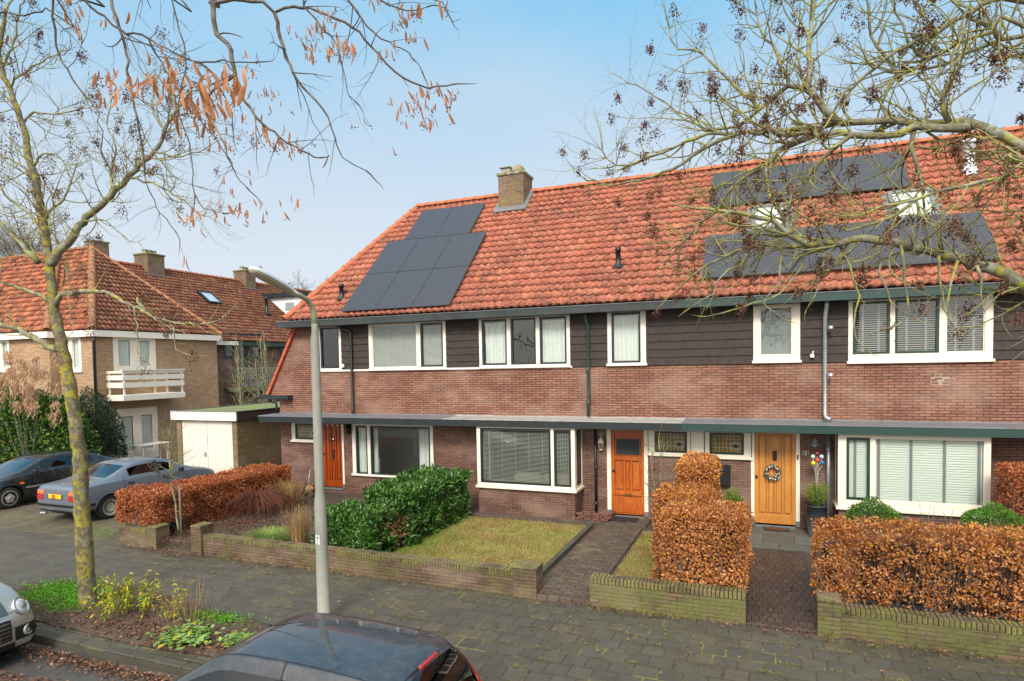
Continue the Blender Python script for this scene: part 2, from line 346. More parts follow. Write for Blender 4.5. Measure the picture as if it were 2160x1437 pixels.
# ---------------------------------------------------------------- sky and sun
wd=bpy.data.worlds.new('World'); scn.world=wd; wd.use_nodes=True; nt=wd.node_tree; nt.nodes.clear()
def wn(t): return nt.nodes.new(t)
SUN_EL,SUN_AZ=R(40),R(172)
sky=wn('ShaderNodeTexSky'); sky.sky_type='NISHITA'; sky.sun_disc=False; sky.sun_elevation=SUN_EL; sky.sun_rotation=SUN_AZ; sky.air_density=1.0; sky.dust_density=1.0; sky.ozone_density=1.5
tc=wn('ShaderNodeTexCoord'); sep=wn('ShaderNodeSeparateXYZ'); nt.links.new(tc.outputs['Generated'],sep.inputs[0])
cr=wn('ShaderNodeValToRGB'); els=cr.color_ramp.elements
for _ in range(3): els.new(.5)
for e,(p,c) in zip(els,[(0.0,(.76,.80,.84)),(.18,(.70,.775,.86)),(.34,(.52,.71,.88)),(.47,(.30,.635,.91)),(.56,(.20,.57,.88))]): e.position=p; e.color=c+(1,)
nt.links.new(sep.outputs[2],cr.inputs[0])
nz=wn('ShaderNodeTexNoise'); nz.inputs['Scale'].default_value=1.6; nz.inputs['Detail'].default_value=5; mp=wn('ShaderNodeMapping'); mp.inputs['Scale'].default_value=(1,1,3)
nt.links.new(tc.outputs['Generated'],mp.inputs[0]); nt.links.new(mp.outputs[0],nz.inputs['Vector'])
cr2=wn('ShaderNodeValToRGB'); cr2.color_ramp.elements[0].position=.45; cr2.color_ramp.elements[0].color=(0,0,0,1); cr2.color_ramp.elements[1].position=.75; cr2.color_ramp.elements[1].color=(.45,.45,.45,1); nt.links.new(nz.outputs['Fac'],cr2.inputs[0])
mxc=wn('ShaderNodeMix'); mxc.data_type='RGBA'; nt.links.new(cr2.outputs[0],mxc.inputs[0]); nt.links.new(cr.outputs[0],mxc.inputs[6]); mxc.inputs[7].default_value=(.76,.80,.84,1)
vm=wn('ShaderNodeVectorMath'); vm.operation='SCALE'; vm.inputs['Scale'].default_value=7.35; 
# warm white brightening added to the unseen sky overhead and sunward, for neutral fill
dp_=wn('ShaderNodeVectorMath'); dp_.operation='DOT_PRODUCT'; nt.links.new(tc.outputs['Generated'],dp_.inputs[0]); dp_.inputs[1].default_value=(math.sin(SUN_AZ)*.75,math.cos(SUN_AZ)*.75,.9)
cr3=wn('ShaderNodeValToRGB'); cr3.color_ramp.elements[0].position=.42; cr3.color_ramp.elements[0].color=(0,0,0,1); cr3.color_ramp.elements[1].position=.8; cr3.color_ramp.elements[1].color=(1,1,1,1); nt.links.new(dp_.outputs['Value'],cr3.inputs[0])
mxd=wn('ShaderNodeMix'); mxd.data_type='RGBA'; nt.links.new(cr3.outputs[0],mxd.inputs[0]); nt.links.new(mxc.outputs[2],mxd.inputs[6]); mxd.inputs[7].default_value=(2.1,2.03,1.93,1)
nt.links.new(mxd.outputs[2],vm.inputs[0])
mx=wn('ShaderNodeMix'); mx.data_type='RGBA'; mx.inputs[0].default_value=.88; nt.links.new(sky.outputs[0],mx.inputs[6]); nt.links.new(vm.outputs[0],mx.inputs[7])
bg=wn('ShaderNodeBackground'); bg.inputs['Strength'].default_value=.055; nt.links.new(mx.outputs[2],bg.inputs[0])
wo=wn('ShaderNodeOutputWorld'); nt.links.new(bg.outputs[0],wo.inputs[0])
sl=bpy.data.lights.new('sun','SUN'); sl.energy=1.5; sl.angle=R(17); sl.color=(1,.95,.87); so=bpy.data.objects.new('sun',sl); C.objects.link(so)
sd=Vector((math.sin(SUN_AZ)*math.cos(SUN_EL),math.cos(SUN_AZ)*math.cos(SUN_EL),math.sin(SUN_EL))); so.rotation_euler=sd.to_track_quat('Z','Y').to_euler()
scn.view_settings.view_transform='Standard'; scn.view_settings.look='None'; scn.view_settings.exposure=1.38; scn.view_settings.gamma=1
scn.cycles.max_bounces=6; scn.cycles.transparent_max_bounces=24; scn.cycles.use_denoising=True

# ---------------------------------------------------------------- ground, road, pavements
def pavermat(name,cols,joint,w,h,ms,moss=.3,rot=False,rough=.8,mossc='7a7c3a',wet=0,leafy=0):
    t=NT(name); uv=t.uv(); v=t.map(uv,rot=(0,0,PI/2)) if rot else uv
    wob=t.n('ShaderNodeTexNoise'); wob.inputs['Scale'].default_value=1.2; t.l(v,wob.inputs['Vector']); sub=t.n('ShaderNodeVectorMath'); sub.operation='MULTIPLY_ADD'; t.l(wob.outputs['Color'],sub.inputs[0]); sub.inputs[1].default_value=(.03,.03,0); t.l(v,sub.inputs[2])
    b=t.n('ShaderNodeTexBrick'); b.offset=.5
    for k,x in (('Scale',1),('Brick Width',w),('Row Height',h),('Mortar Size',ms),('Mortar Smooth',.2),('Color1',(0,0,0,1)),('Color2',(1,1,1,1))): b.inputs[k].default_value=x
    t.l(sub.outputs[0],b.inputs['Vector']); n=len(cols)
    base=t.ramp(b.outputs['Color'],[(i/(n-1),c) for i,c in enumerate(cols)])
    big=t.noise(uv,.55,6,.65); mid=t.noise(uv,3.5,6,.7); fine=t.noise(uv,70,4,.7)
    base=t.mix(t.ramp(mid,[(.35,.5),(.65,0.0)]),base,t.mix(1,base,(.5,.48,.45,1),'MULTIPLY'))
    base=t.mix(t.ramp(fine,[(.56,0.0),(.7,.45)]),base,lin('7d776c'))
    mm=t.ramp(t.math('ADD',t.math('MULTIPLY',t.noise(uv,1.1,5,.6),.6),t.math('MULTIPLY',t.noise(uv,9,4,.7),.4)),[(.60-.2*moss,0.0),(.66-.12*moss,1.0)])
    jc=t.mix(t.math('MULTIPLY',mm,.85),lin(joint),lin(mossc)); col=t.mix(b.outputs['Fac'],base,jc)
    film=t.ramp(t.noise(t.map(uv,loc=(9,4,0)),.8,7,.7),[(.5,0.0),(.7,moss*.5)]); col=t.mix(film,col,lin('4d4838'))
    rg=t.ramp(t.noise(uv,.7,4),[(.4,rough-wet),(.65,rough)])
    t.bsdf(col,rg,spec=.4,bump=t.math('SUBTRACT',t.math('MULTIPLY',fine,.35),b.outputs['Fac']),bs=.6,bd=.008); return t.m
M['paver']=pavermat('grey_concrete_pavers',['4d4941','524e45','49453c','555046','4f4b42','504c43','5c5244'],'3f3a2b',.30,.30,.012,.5,wet=.25)
M['drive']=pavermat('drive_clinkers',['5a5042','665a4a','50483a','6a6050'],'3a382a',.21,.105,.012,.75,rot=True,mossc='6a6c34')
M['pathb']=pavermat('path_clinkers',['54483f','655649','4b4038','6e5e52'],'39332a',.21,.105,.012,.35,mossc='75753c')
M['path8']=pavermat('brown_path_clinkers',['4a3c38','54443e','43362f','4e403b'],'2a221e',.105,.20,.007,.05,rough=.6,wet=.2)
M['slab']=pavermat('doorstep_slabs',['5f5f58','66665e','58584f','6b6a62'],'2c2c28',.6,.6,.008,.35,rough=.7)
M['kerb']=pavermat('kerb_stone',['47443a','4e4b40','403e35'],'2c2a22',1.0,.4,.008,.5)
t=NT('asphalt'); p=t.uv(); a=t.noise(p,120,4,.75); b_=t.noise(p,1.2,6,.65); c_=t.noise(p,5,5,.7)
col=t.ramp(a,[(.3,'36332f'),(.5,'4a4744'),(.72,'6a6662')]); col=t.mix(t.ramp(b_,[(.4,.6),(.6,0.0)]),col,lin('33302c')); col=t.mix(t.ramp(c_,[(.55,0.0),(.7,.45)]),col,lin('4a3d33'))
t.bsdf(col,t.ramp(b_,[(.4,.5),(.6,.85)]),bump=a,bs=.5,bd=.006); M['road']=t.m
def sheet(name,x0,x1,y0,y1,z,mat,kind='structure',nx=1,ny=1,jit=0,th=None,zf=None):
    mb=MB()
    if th: mb.bbox(x0,x1,y0,y1,z-th,z,.012)
    else:
        for i in range(nx+1):
            for j in range(ny+1):
                x=x0+(x1-x0)*i/nx; y=y0+(y1-y0)*j/ny; zz=z+(zf(x,y) if zf else 0)+ (mnoise.noise(Vector((x*.8,y*.8,z)))*jit if jit else 0); mb.v.append(Vector((x,y,zz)))
        for i in range(nx):
            for j in range(ny): a=i*(ny+1)+j; mb.f.append((a,a+ny+1,a+ny+2,a+1)); mb.mi.append(0); mb.sm.append(True)
    return mb.build(name,mat,kind=kind)
sheet('ground',-300,300,-200,400,-.16,M['soil'])
sheet('road',-90,90,-3.0,5.74,-.12,M['road'],nx=180,ny=10,jit=.015)
sheet('pavement',-90,90,5.90,9.76,0,M['paver'],nx=180,ny=8,jit=.012)
mb=MB()
for i in range(-60,60): mb.bbox(i*1.0+.001,i*1.0+.999,5.74,5.90,-.3,.006+rng.uniform(-.002,.002),.015)
mb.build('kerb',M['kerb'],kind='structure')
sheet('driveway',-30,-13.25,9.5,17,.004,M['drive'],nx=20,ny=10,jit=.02)
sheet('garden_soil',-13.2,12,9.75,15.1,.035,M['soil'],nx=60,ny=14,jit=.03)
mb=MB(); mb.bbox(-13.2,-7.7,9.75,15.1,-.1,.16,.03); mb.build('raised_soil',M['soil'],kind='structure')
mb=MB(); mb.bbox(-3.62,-2.56,9.47,14.199,-.1,.078,.008); mb.build('path',M['pathb'],kind='structure')
mb=MB(); mb.bbox(-7.0,-2.5,14.2,15.0,-.05,.085,.01); mb.build('house_strip',M['pathb'],kind='structure')
mb=MB(); mb.bbox(-.24,.74,9.46,13.36,-.1,.055,.006); mb.build('path',M['path8'],kind='structure')
mb=MB(); mb.bbox(-1.6,1.5,13.365,15.03,-.1,.082,.006); mb.build('doorstep',M['slab'],kind='structure')
sheet('gravel_bed',1.02,9,9.76,14.4,.1,plain('dark_gravel','35353a',.8,var=.7,sc=45,bump=1),nx=30,ny=20,jit=.03)
# tree pit soil strip in the pavement
mb=MB(); n=40
pit=[(-9.95,6.05),(-8.6,6.0),(-7.2,6.05),(-5.6,6.05),(-5.35,6.5),(-6.0,7.05),(-7.2,7.25),(-8.4,7.35),(-9.4,7.55),(-10.6,7.65),(-11.6,7.6),(-12.4,7.2),(-12.3,6.4),(-11.4,6.1)]
cx=sum(p[0] for p in pit)/len(pit); cy_=sum(p[1] for p in pit)/len(pit)
ring=[]
for i in range(len(pit)):
    a=Vector(pit[i]+(0,)); b=Vector(pit[(i+1)%len(pit)]+(0,))
    for k in range(4): q=a.lerp(b,k/4); ring.append(q+Vector((mnoise.noise(q*3)*.08,mnoise.noise(q*3+Vector((9,0,0)))*.08,0)))
N_=len(ring); c0=Vector((cx,cy_,0)); vs=[]
for f_,z in ((1,.014),(.93,.04),(.7,.055),(.35,.06)):
    for q in ring: r_=c0.lerp(q,f_); vs.append(Vector((r_.x,r_.y,z+mnoise.noise(r_*4)*.018)))
vs.append(Vector((cx,cy_,.06))); fs=[(k*N_+j,k*N_+(j+1)%N_,(k+1)*N_+(j+1)%N_,(k+1)*N_+j) for k in range(3) for j in range(N_)]+[(3*N_+j,3*N_+(j+1)%N_,4*N_) for j in range(N_)]
mb.smooth=True; mb.add(vs,fs); mb.build('tree_pit_soil',M['soil'],kind='structure')

# ---------------------------------------------------------------- terraced houses
class Fac:   # a facade plane; local u along the wall, y inward, z up
    def __init__(s,axis,k): s.axis=axis; s.k=k; s.T=Matrix.Translation((0,k,0)) if axis=='Y' else Matrix.Translation((k,0,0))@Matrix.Rotation(PI/2,4,'Z')
    def at(s,x,y):
        if s.axis=='Y': p=onY(x,y,s.k); return p.x,p.z
        p=onX(x,y,s.k); return p.y,p.z
    def rect(s,r): a=s.at(r[0],r[1]); b=s.at(r[2],r[3]); return (a[0],b[0],b[1],a[1])
def wallgrid(mb,F,u0,u1,z0,z1,holes,dep=.14):
    hs=[(max(h[0],u0),min(h[1],u1),max(h[2],z0),min(h[3],z1)) for h in holes]; hs=[h for h in hs if h[0]<h[1] and h[2]<h[3]]
    us=sorted({u0,u1}|{v for h in hs for v in h[:2]}); zs=sorted({z0,z1}|{v for h in hs for v in h[2:]})
    P=lambda u,y,z:F.T@Vector((u,y,z))
    for a,b in zip(us,us[1:]):
        for c,d in zip(zs,zs[1:]):
            if any(h[0]<=(a+b)/2<=h[1] and h[2]<=(c+d)/2<=h[3] for h in hs): continue
            mb.quad(P(a,0,c),P(b,0,c),P(b,0,d),P(a,0,d))
    for h in hs:
        a,b,c,d=h
        for q in (((a,0,c),(a,dep,c),(a,dep,d),(a,0,d)),((b,dep,c),(b,0,c),(b,0,d),(b,dep,d)),((a,0,c),(b,0,c),(b,dep,c),(a,dep,c)),((a,dep,d),(b,dep,d),(b,0,d),(a,0,d))): mb.quad(*[P(*p) for p in q])
def ringbox(mb,T,u0,u1,z0,z1,w,y0,y1,wb=None):
    wb=wb or w
    mb.box(u0,u0+w,y0,y1,z0,z1,T); mb.box(u1-w,u1,y0,y1,z0,z1,T); mb.box(u0+w,u1-w,y0,y1,z1-w,z1,T); mb.box(u0+w,u1-w,y0,y1,z0,z0+wb,T)
def slats(mb,T,u0,u1,z0,z1,y,pitch=.028,w=.024,tilt=.5):
    z=z0
    while z<z1:
        dz=w*math.sin(tilt)/2; dy=w*math.cos(tilt)/2
        v=[T@Vector(p) for p in ((u0,y-dy,z-dz),(u1,y-dy,z-dz),(u1,y+dy,z+dz),(u0,y+dy,z+dz),(u0,y,z+.004),(u1,y,z+.004))]
        mb.add(v,[(0,1,5,4),(4,5,2,3)]); z+=pitch
def curtain(mb,T,u0,u1,z0,z1,y,amp=.03,fold=.09,lean=0):
    n=max(8,int((u1-u0)/fold*8)); vs=[]
    for i in range(n+1):
        u=u0+(u1-u0)*i/n; ph=2*PI*u/fold+math.sin(u*9)*1.2
        for zz,k in ((z0,1.25),((z0+z1)/2,1.0),(z1,.7)): vs.append(T@Vector((u+lean*(zz-z0),y+amp*k*math.sin(ph)+.01*math.sin(u*23),zz)))
    o=mb.smooth; mb.smooth=True; mb.add(vs,[(i*3+k,(i+1)*3+k,(i+1)*3+k+1,i*3+k+1) for i in range(n) for k in (0,1)]); mb.smooth=o
def window(par,F,r,sashes,fcol='cream',sill=.03,holes=None,px=True,room=.9,roomm='dark',name='window',glass='glass',proud=.02,sillw=.03,label=None):
    u0,u1,z0,z1=F.rect(r) if px else r
    if holes is not None: holes.append((u0,u1,z0,z1))
    T=F.T; rs=[]
    for s_ in sashes:
        q=F.rect(s_[0]) if px else s_[0]; rs.append((max(q[0],u0+.01),min(q[1],u1-.01),max(q[2],z0+.02),min(q[3],z1-.01)))
    us=sorted({u0,u1}|{v for h in rs for v in h[:2]}); mb=MB()
    zb=sum(h[2] for h in rs)/len(rs); zt=sum(h[3] for h in rs)/len(rs); rs=[(h[0],h[1],zb,zt) for h in rs]
    mb.box(u0,u1,-proud,.08,z0,zb,T); mb.box(u0,u1,-proud,.08,zt,z1,T)
    for a,b in zip(us,us[1:]):
        if not any(h[0]<=(a+b)/2<=h[1] for h in rs): mb.box(a,b,-proud,.08,zb,zt,T)
    w=mb.build(name,M[fcol],par)
    if label: w['label']=label
    if sill:
        mb=MB(); mb.bbox(u0-sillw,u1+sillw,-.07,-proud-.001,z0-.0,z0+.06,.008)
        for i in range(len(mb.v)): mb.v[i]=T@mb.v[i]
        mb.build('sill',M[fcol],w)
    for (pr,sc_,kind),h in zip(sashes,rs):
        a,b,c,d=h; mb=MB(); sw=.05 if sc_ in('sashblk','sashgrn') else .022
        ringbox(mb,T,a,b,c,d,sw,-.005 if sw>.03 else .012,.055); mb.build('sash',M[sc_],w)
        ga,gb,gc,gd=a+sw,b-sw,c+sw,d-sw
        mb=MB(); mb.box(ga,gb,.03,.036,gc,gd,T); mb.build('glass_pane',M[glass if kind!='lead' else 'amber'],w)
        if kind=='blindo':
            mb=MB(); slats(mb,T,ga,gb,gc,gd,.065,.032,.026,.14); mb.build('venetian_blind',M['blind'],w)
            mb=MB(); n=5
            for i in range(n): uu=ga+(gb-ga)*(i+.5)/n; mb.box(uu-.002,uu+.002,.046,.049,gc,gd,T)
            mb.build('blind_tape',M['blind'],w)
        elif kind=='blind' or kind=='blindd':
            mb=MB(); slats(mb,T,ga,gb,gc,gd,.065,.045 if kind=='blindd' else .03,.03 if kind=='blindd' else .027,.35 if kind=='blindd' else .75)
            mb.build('venetian_blind',M['blind'],w)
            mb=MB(); n=max(2,int((gb-ga)/.45)+1)
            for i in range(n): uu=ga+(gb-ga)*(i+.5)/n; k=.02 if kind=='blindd' else .003; mb.box(uu-k,uu+k,.046,.049,gc,gd,T)
            mb.build('blind_tape',M['tape' if kind=='blindd' else 'blind'],w)
        elif kind=='white':
            mb=MB(); mb.box(ga,gb,.095,.1,gc,gd,T)
            slats(mb,T,ga,gb,gc,gd,.072,.05,.045,1.2); mb.build('venetian_blind',M['blindw'],w)
            mb=MB(); n=max(1,round((gb-ga)/.55))
            for i in range(n+(n>1)): uu=(ga+.06+(gb-ga-.12)*i/n) if n>1 else (ga+gb)/2-.05; mb.box(uu-.022,uu+.022,.045,.048,gc,gd,T)
            mb.build('blind_tape',M['tape'],w)
        elif kind=='curtain':
            mb=MB(); curtain(mb,T,ga,gb,gc,gd-.07,.085,.022); mb.build('curtain',M['curtain'],w)
            mb=MB(); mb.box(ga,gb,.07,.1,gd-.09,gd-.03,T); mb.build('curtain_rail',M['blindw'],w)
        elif kind=='sides':
            mb=MB(); curtain(mb,T,ga,ga+.12,gc,gd,.14,.035,.06,.0); curtain(mb,T,gb-.38,gb-.0,gc,gd,.14,.035,.09); curtain(mb,T,ga+.05,ga+.12,gc,gc+.42,.2,.03,.06,.0)
            mb.build('curtain',M['curtain'],w)
        elif kind=='frost':
            mb=MB(); mb.box(ga,gb,.09,.1,gc,gd,T); mb.build('roller_blind',plain('grey_roller','7d8484',.8,var=.05),w)
        elif kind=='lead':
            mb=MB(); nu=max(4,round((gb-ga)/.085)); k=.0035
            for i in range(1,nu): uu=ga+(gb-ga)*i/nu; mb.box(uu-k,uu+k,.018,.029,gc,gd,T)
            for i in range(1,4): zz=gc+(gd-gc)*(i/4); mb.box(ga,gb,.017,.028,zz-k,zz+k,T)
            for i in range(nu*2): uu=ga+(gb-ga)*(i+.5)/(nu*2); mb.box(uu-k*.6,uu+k*.6,.0165,.0275,gd-(gd-gc)*.14,gd,T)
            uc=gb-(gb-ga)*.2; zc=gc+(gd-gc)*.36
            for q in (.05,.085): ringbox(mb,T,uc-q*1.2,uc+q*1.2,zc-q,zc+q,.008,.012,.0165)
            mb.build('lead_came',M['leadcame'],w)
            mb=MB(); mb.box(uc-.05,uc+.05,.013,.016,zc-.04,zc+.04,T); mb.build('dark_light',M['black'],w)
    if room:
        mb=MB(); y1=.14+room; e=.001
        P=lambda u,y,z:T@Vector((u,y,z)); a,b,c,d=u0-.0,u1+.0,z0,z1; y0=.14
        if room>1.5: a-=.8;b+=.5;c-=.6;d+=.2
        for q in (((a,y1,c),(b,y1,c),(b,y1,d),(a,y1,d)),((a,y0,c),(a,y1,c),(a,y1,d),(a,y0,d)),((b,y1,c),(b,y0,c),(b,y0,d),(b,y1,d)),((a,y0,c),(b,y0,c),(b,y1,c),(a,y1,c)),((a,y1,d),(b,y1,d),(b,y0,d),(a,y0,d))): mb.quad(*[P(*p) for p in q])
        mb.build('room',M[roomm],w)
    return w
def tiles(mb,O,U,V,ulen,vlen,umin=None,umax=None,tw=.205,th=.285,amp=.028,lip=.045,seed=1):
    O,U,V=Vector(O),Vector(U).normalized(),Vector(V).normalized(); Nn=U.cross(V)
    t=np.linspace(0,1,9); prof=amp*np.where(t<.45,np.cos((t/.45)*PI)*.5+.5,(1-np.cos((t-.45)/.55*PI))*.5*.75)*1.6
    g=np.random.default_rng(seed); V_=[];F_=[]
    nu=int(ulen/tw)+1; nv=int(math.ceil(vlen/th))
    o=np.array(O);u_=np.array(U);v_=np.array(V);n_=np.array(Nn); base=len(mb.v); cnt=0; fs=[]; vs=[]
    for j in range(nv):
        v0=j*th; v1=min((j+1)*th+.03,vlen+.02)
        lo=umin(v0) if umin else 0; hi=umax(v0) if umax else ulen; lo1=umin(v1) if umin else 0; hi1=umax(v1) if umax else ulen
        for i in range(nu):
            ua=i*tw; ub=ua+tw
            if ub<min(lo,lo1)+.01 or ua>max(hi,hi1)-.01: continue
            dv=g.uniform(-.006,.006); dn=g.uniform(-.003,.003); dl=g.uniform(-.004,.004)
            for r_,(vv,h) in enumerate(((v0+dv,dn-.012),(v0+dv,dn+lip+dl),(v1,dn))):
                L,H=(lo,hi) if r_<2 else (lo1,hi1)
                uu=np.clip(ua+t*tw,L,H); pr=prof+h; 
                if r_==0: pr=np.minimum(prof+h,prof+h)
                P=o+u_*uu[:,None]+v_*(vv+(.03 if r_==0 else 0))+n_*(pr-(.02 if r_==0 else 0))[:,None]; vs.extend(P.tolist())
            b=cnt*27
            for r_ in (0,1):
                for k in range(8): a=b+r_*9+k; fs.append((a,a+1,a+10,a+9))
            cnt+=1
    mb.smooth=True; b0=len(mb.v); mb.v.extend([Vector(p) for p in vs]); mb.f.extend([tuple(i+b0 for i in f) for f in fs]); mb.mi.extend([mb.cm]*len(fs)); mb.sm.extend([True]*len(fs)); mb.smooth=False
def ridgecaps(mb,A,B,r=.13,L=.36,up=(0,0,1)):
    A,B=Vector(A),Vector(B); d=(B-A); n=max(1,round(d.length/L)); d.normalize(); U=Vector(up); S=d.cross(U).normalized(); U=S.cross(d).normalized(); st=(B-A).length/n
    for i in range(n):
        vs=[]
        for k,(s_,rr) in enumerate(((0,r*1.02),(.05,r*1.16),(.07,r),(st+.03,r*.93))):
            for j in range(9):
                w=PI*j/8; vs.append(A+d*(i*st+s_)+S*(math.cos(w)*rr)+U*(math.sin(w)*rr*.9-.04))
        mb.smooth=True; mb.add(vs,[(k*9+j,k*9+j+1,(k+1)*9+j+1,(k+1)*9+j) for k in range(3) for j in range(8)]+[tuple(range(9))]); mb.smooth=False
Y0=15.04; FA=Fac('Y',Y0); FU=Fac('Y',Y0-.0)
PIT=R(43.3); EY,EZ=14.58,5.25; RY,RZ=18.8,5.25+(18.8-14.58)*math.tan(R(43.3))
TN=math.tan(PIT); CS=math.cos(PIT)
def rx(x,y,off=.12):   # survey point on the roof plane
    d=ray(x,y); t=(EZ+off/CS-TN*EY-CAMH)/(d.z-TN*d.y); return Vector((d.x*t,d.y*t,CAMH+d.z*t))
HIPT=-10.9; HIPB=-12.95
XS=[-13.7,-7.7,-1.7,4.3,10.3]
ho=[thing('terraced_house','end terraced house with orange hip roof, red oak door and eight black solar panels','house',(-10.7,Y0,0)),
    thing('terraced_house','middle terraced house with mossy chimney, varnished worn door under number 6 and no solar panels','house',(-4.7,Y0,0)),
    thing('terraced_house','terraced house with green fascia, pale oak door with a wreath and nine solar panels','house',(1.3,Y0,0)),
    thing('terraced_house','terraced house at the right edge of the row with a round white flue','house',(7.3,Y0,0))]
holes=[[],[],[],[]]; holesU=[[],[],[],[]]
fas=['fascblk','fascblk','fascgrn','fascgrn']
for o in ho: pass
# upper windows
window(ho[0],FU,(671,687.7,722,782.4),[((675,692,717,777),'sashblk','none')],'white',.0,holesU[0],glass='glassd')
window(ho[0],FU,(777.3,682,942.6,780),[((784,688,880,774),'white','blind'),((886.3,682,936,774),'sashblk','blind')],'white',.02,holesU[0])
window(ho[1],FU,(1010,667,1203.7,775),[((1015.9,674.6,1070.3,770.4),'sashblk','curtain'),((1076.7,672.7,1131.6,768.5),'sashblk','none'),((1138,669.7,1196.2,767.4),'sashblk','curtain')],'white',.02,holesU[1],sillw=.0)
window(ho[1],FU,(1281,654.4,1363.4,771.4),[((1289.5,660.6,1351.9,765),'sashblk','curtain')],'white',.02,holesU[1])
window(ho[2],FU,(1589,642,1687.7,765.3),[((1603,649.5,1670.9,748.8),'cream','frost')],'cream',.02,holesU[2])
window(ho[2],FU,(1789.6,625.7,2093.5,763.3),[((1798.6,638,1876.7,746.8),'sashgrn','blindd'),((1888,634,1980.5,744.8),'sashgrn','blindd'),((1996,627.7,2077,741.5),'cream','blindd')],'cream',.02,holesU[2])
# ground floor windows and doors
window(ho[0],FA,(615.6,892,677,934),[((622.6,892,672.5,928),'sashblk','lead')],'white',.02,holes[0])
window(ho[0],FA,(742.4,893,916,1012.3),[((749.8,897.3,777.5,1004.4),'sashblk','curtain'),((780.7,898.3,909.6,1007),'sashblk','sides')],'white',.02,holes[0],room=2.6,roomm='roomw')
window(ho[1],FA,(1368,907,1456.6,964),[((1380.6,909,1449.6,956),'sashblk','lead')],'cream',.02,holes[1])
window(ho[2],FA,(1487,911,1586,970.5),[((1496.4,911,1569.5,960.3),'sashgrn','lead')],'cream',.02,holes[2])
def door(par,frame_r,leaf_r,wood,kind,fcol='cream',zbot=None):
    u0,u1,z0,z1=FA.rect(frame_r); a,b,c,d=FA.rect(leaf_r); z1=2.32; d=2.27
    if zbot is not None: z0=c=zbot
    idx=ho.index(par); holes[idx].append((u0,u1,z0,z1)); T=FA.T
    mb=MB(); mb.box(u0,a,-.02,.1,z0+.12,z1,T); mb.box(b,u1,-.02,.1,z0+.12,z1,T); mb.box(a,b,-.02,.1,d,z1,T); fr=mb.build('door_frame',M[fcol],par)
    mb=MB(); mb.box(u0-.003,a,-.028,.1,z0,z0+.125,T); mb.box(b,u1+.003,-.028,.1,z0,z0+.125,T); mb.box(a,b,-.03,.12,z0-.06,z0-.0,T); mb.build('door_base_block',M['lead'],fr)
    dr=MB(); W=b-a; y0=.045; dr.box(a,b,y0+.022,.09,c+.01,d,T)
    def raise_(q,p=.024,yb=None): 
        q=(a+q[0]*W,a+q[1]*W,c+q[2]*(d-c),c+q[3]*(d-c)); m2=MB(); m2.bbox(q[0],q[1],y0-p,y0+.0225,q[2],q[3],.006); dr.add([T@v for v in m2.v],m2.f); return q
    if kind=='a':   # stile-and-panel door with three tall grooves
        for q in ((0,.13,0,1),(.87,1,0,1),(.13,.87,0,.1),(.13,.87,.95,1),(.34,.40,.1,.95),(.60,.66,.1,.95)): raise_(q)
        for q in ((.18,.30,.12,.93),(.70,.82,.12,.93),(.45,.55,.12,.40),(.45,.55,.62,.66)): raise_(q,.015)
        D=dr.build('front_door',M[wood],par)
        for q in ((.16,.31),(.43,.57),(.69,.84)): mb=MB(); mb.box(a+q[0]*W,a+q[1]*W,y0-.026,y0-.0235,c+.935*(d-c),c+.948*(d-c),T); mb.build('vent_strip',M['white'],D)
        mb=MB(); zc=c+.72*(d-c); mb.lathe([(.001,-.02),(.035,-.016),(.045,0),(.045,.01)],(0,0,0),18,'y'); mb.v=[Vector((v.x*.8+(a+b)/2,v.y+Y0+y0-.004,v.z*1.7+zc)) for v in mb.v]; mb.build('oval_light',M['glass'] if 0 else M['chrome'],D)
        mb=MB(); mb.box((a+b)/2-.025,(a+b)/2+.025,y0-.02,y0,c+.42*(d-c),c+.58*(d-c),T); mb.build('letter_plate',M['sashblk'],D)
    elif kind=='b': # half-glazed worn door
        for q in ((0,.1,0,1),(.9,1,0,1),(.1,.9,.93,1),(.1,.9,.62,.67),(.1,.9,.22,.26),(.1,.9,0,.05),(.37,.43,.26,.62),(.57,.63,.26,.62)): raise_(q)
        for q in ((.14,.34,.29,.59),(.46,.54,.29,.59),(.66,.86,.29,.59)): raise_(q,.016)
        q=raise_((.0,1,.02,.2),.04); D=dr.build('front_door',M[wood],par)
        mb=MB(); mb.box(a+.15*W,a+.86*W,y0-.012,y0-.002,c+.69*(d-c),c+.865*(d-c),T); mb.build('door_light',plain('wired_dark_glass','3a4242',.12,var=.2),D)
        mb=MB(); ringbox(mb,T,a+.13*W,a+.88*W,c+.675*(d-c),c+.88*(d-c),.016,y0-.018,y0+.002); mb.build('light_bead',M[wood],D)
        mb=MB(); mb.box(a+.4*W,a+.62*W,y0-.03,y0,c+.215*(d-c),c+.24*(d-c),T); mb.build('letter_plate',plain('brass','8a6a30',.4,.8),D)
    else:
        for q in ((0,.09,0,1),(.91,1,0,1),(.09,.91,.96,1),(.09,.91,0,.09),(.30,.335,.12,.96),(.665,.70,.12,.96),(.48,.52,.12,.62)): raise_(q)
        for q in ((.13,.26,.12,.94),(.36,.46,.12,.6),(.54,.64,.12,.6),(.74,.87,.12,.94),(.42,.58,.80,.94)): raise_(q,.015)
        D=dr.build('front_door',M[wood],par)
        mb=MB(); mb.box(a+.45*W,a+.55*W,y0-.026,y0-.006,c+.68*(d-c),c+.78*(d-c),T); mb.build('door_light',M['black'],D)
    hx={'a':.06,'b':.07,'c':.05}[kind]; zc=c+.5*(d-c)
    mb=MB(); mb.lathe([(.001,-.075),(.026,-.07),(.032,-.05),(.02,-.03),(.014,-.0)],(a+hx*W,Y0+y0,zc),12,'y'); mb.lathe([(.001,-.02),(.02,-.018),(.022,0)],(a+hx*W,Y0+y0,zc-.18),12,'y'); mb.build('door_handle',M['sashblk'],D)
    return D
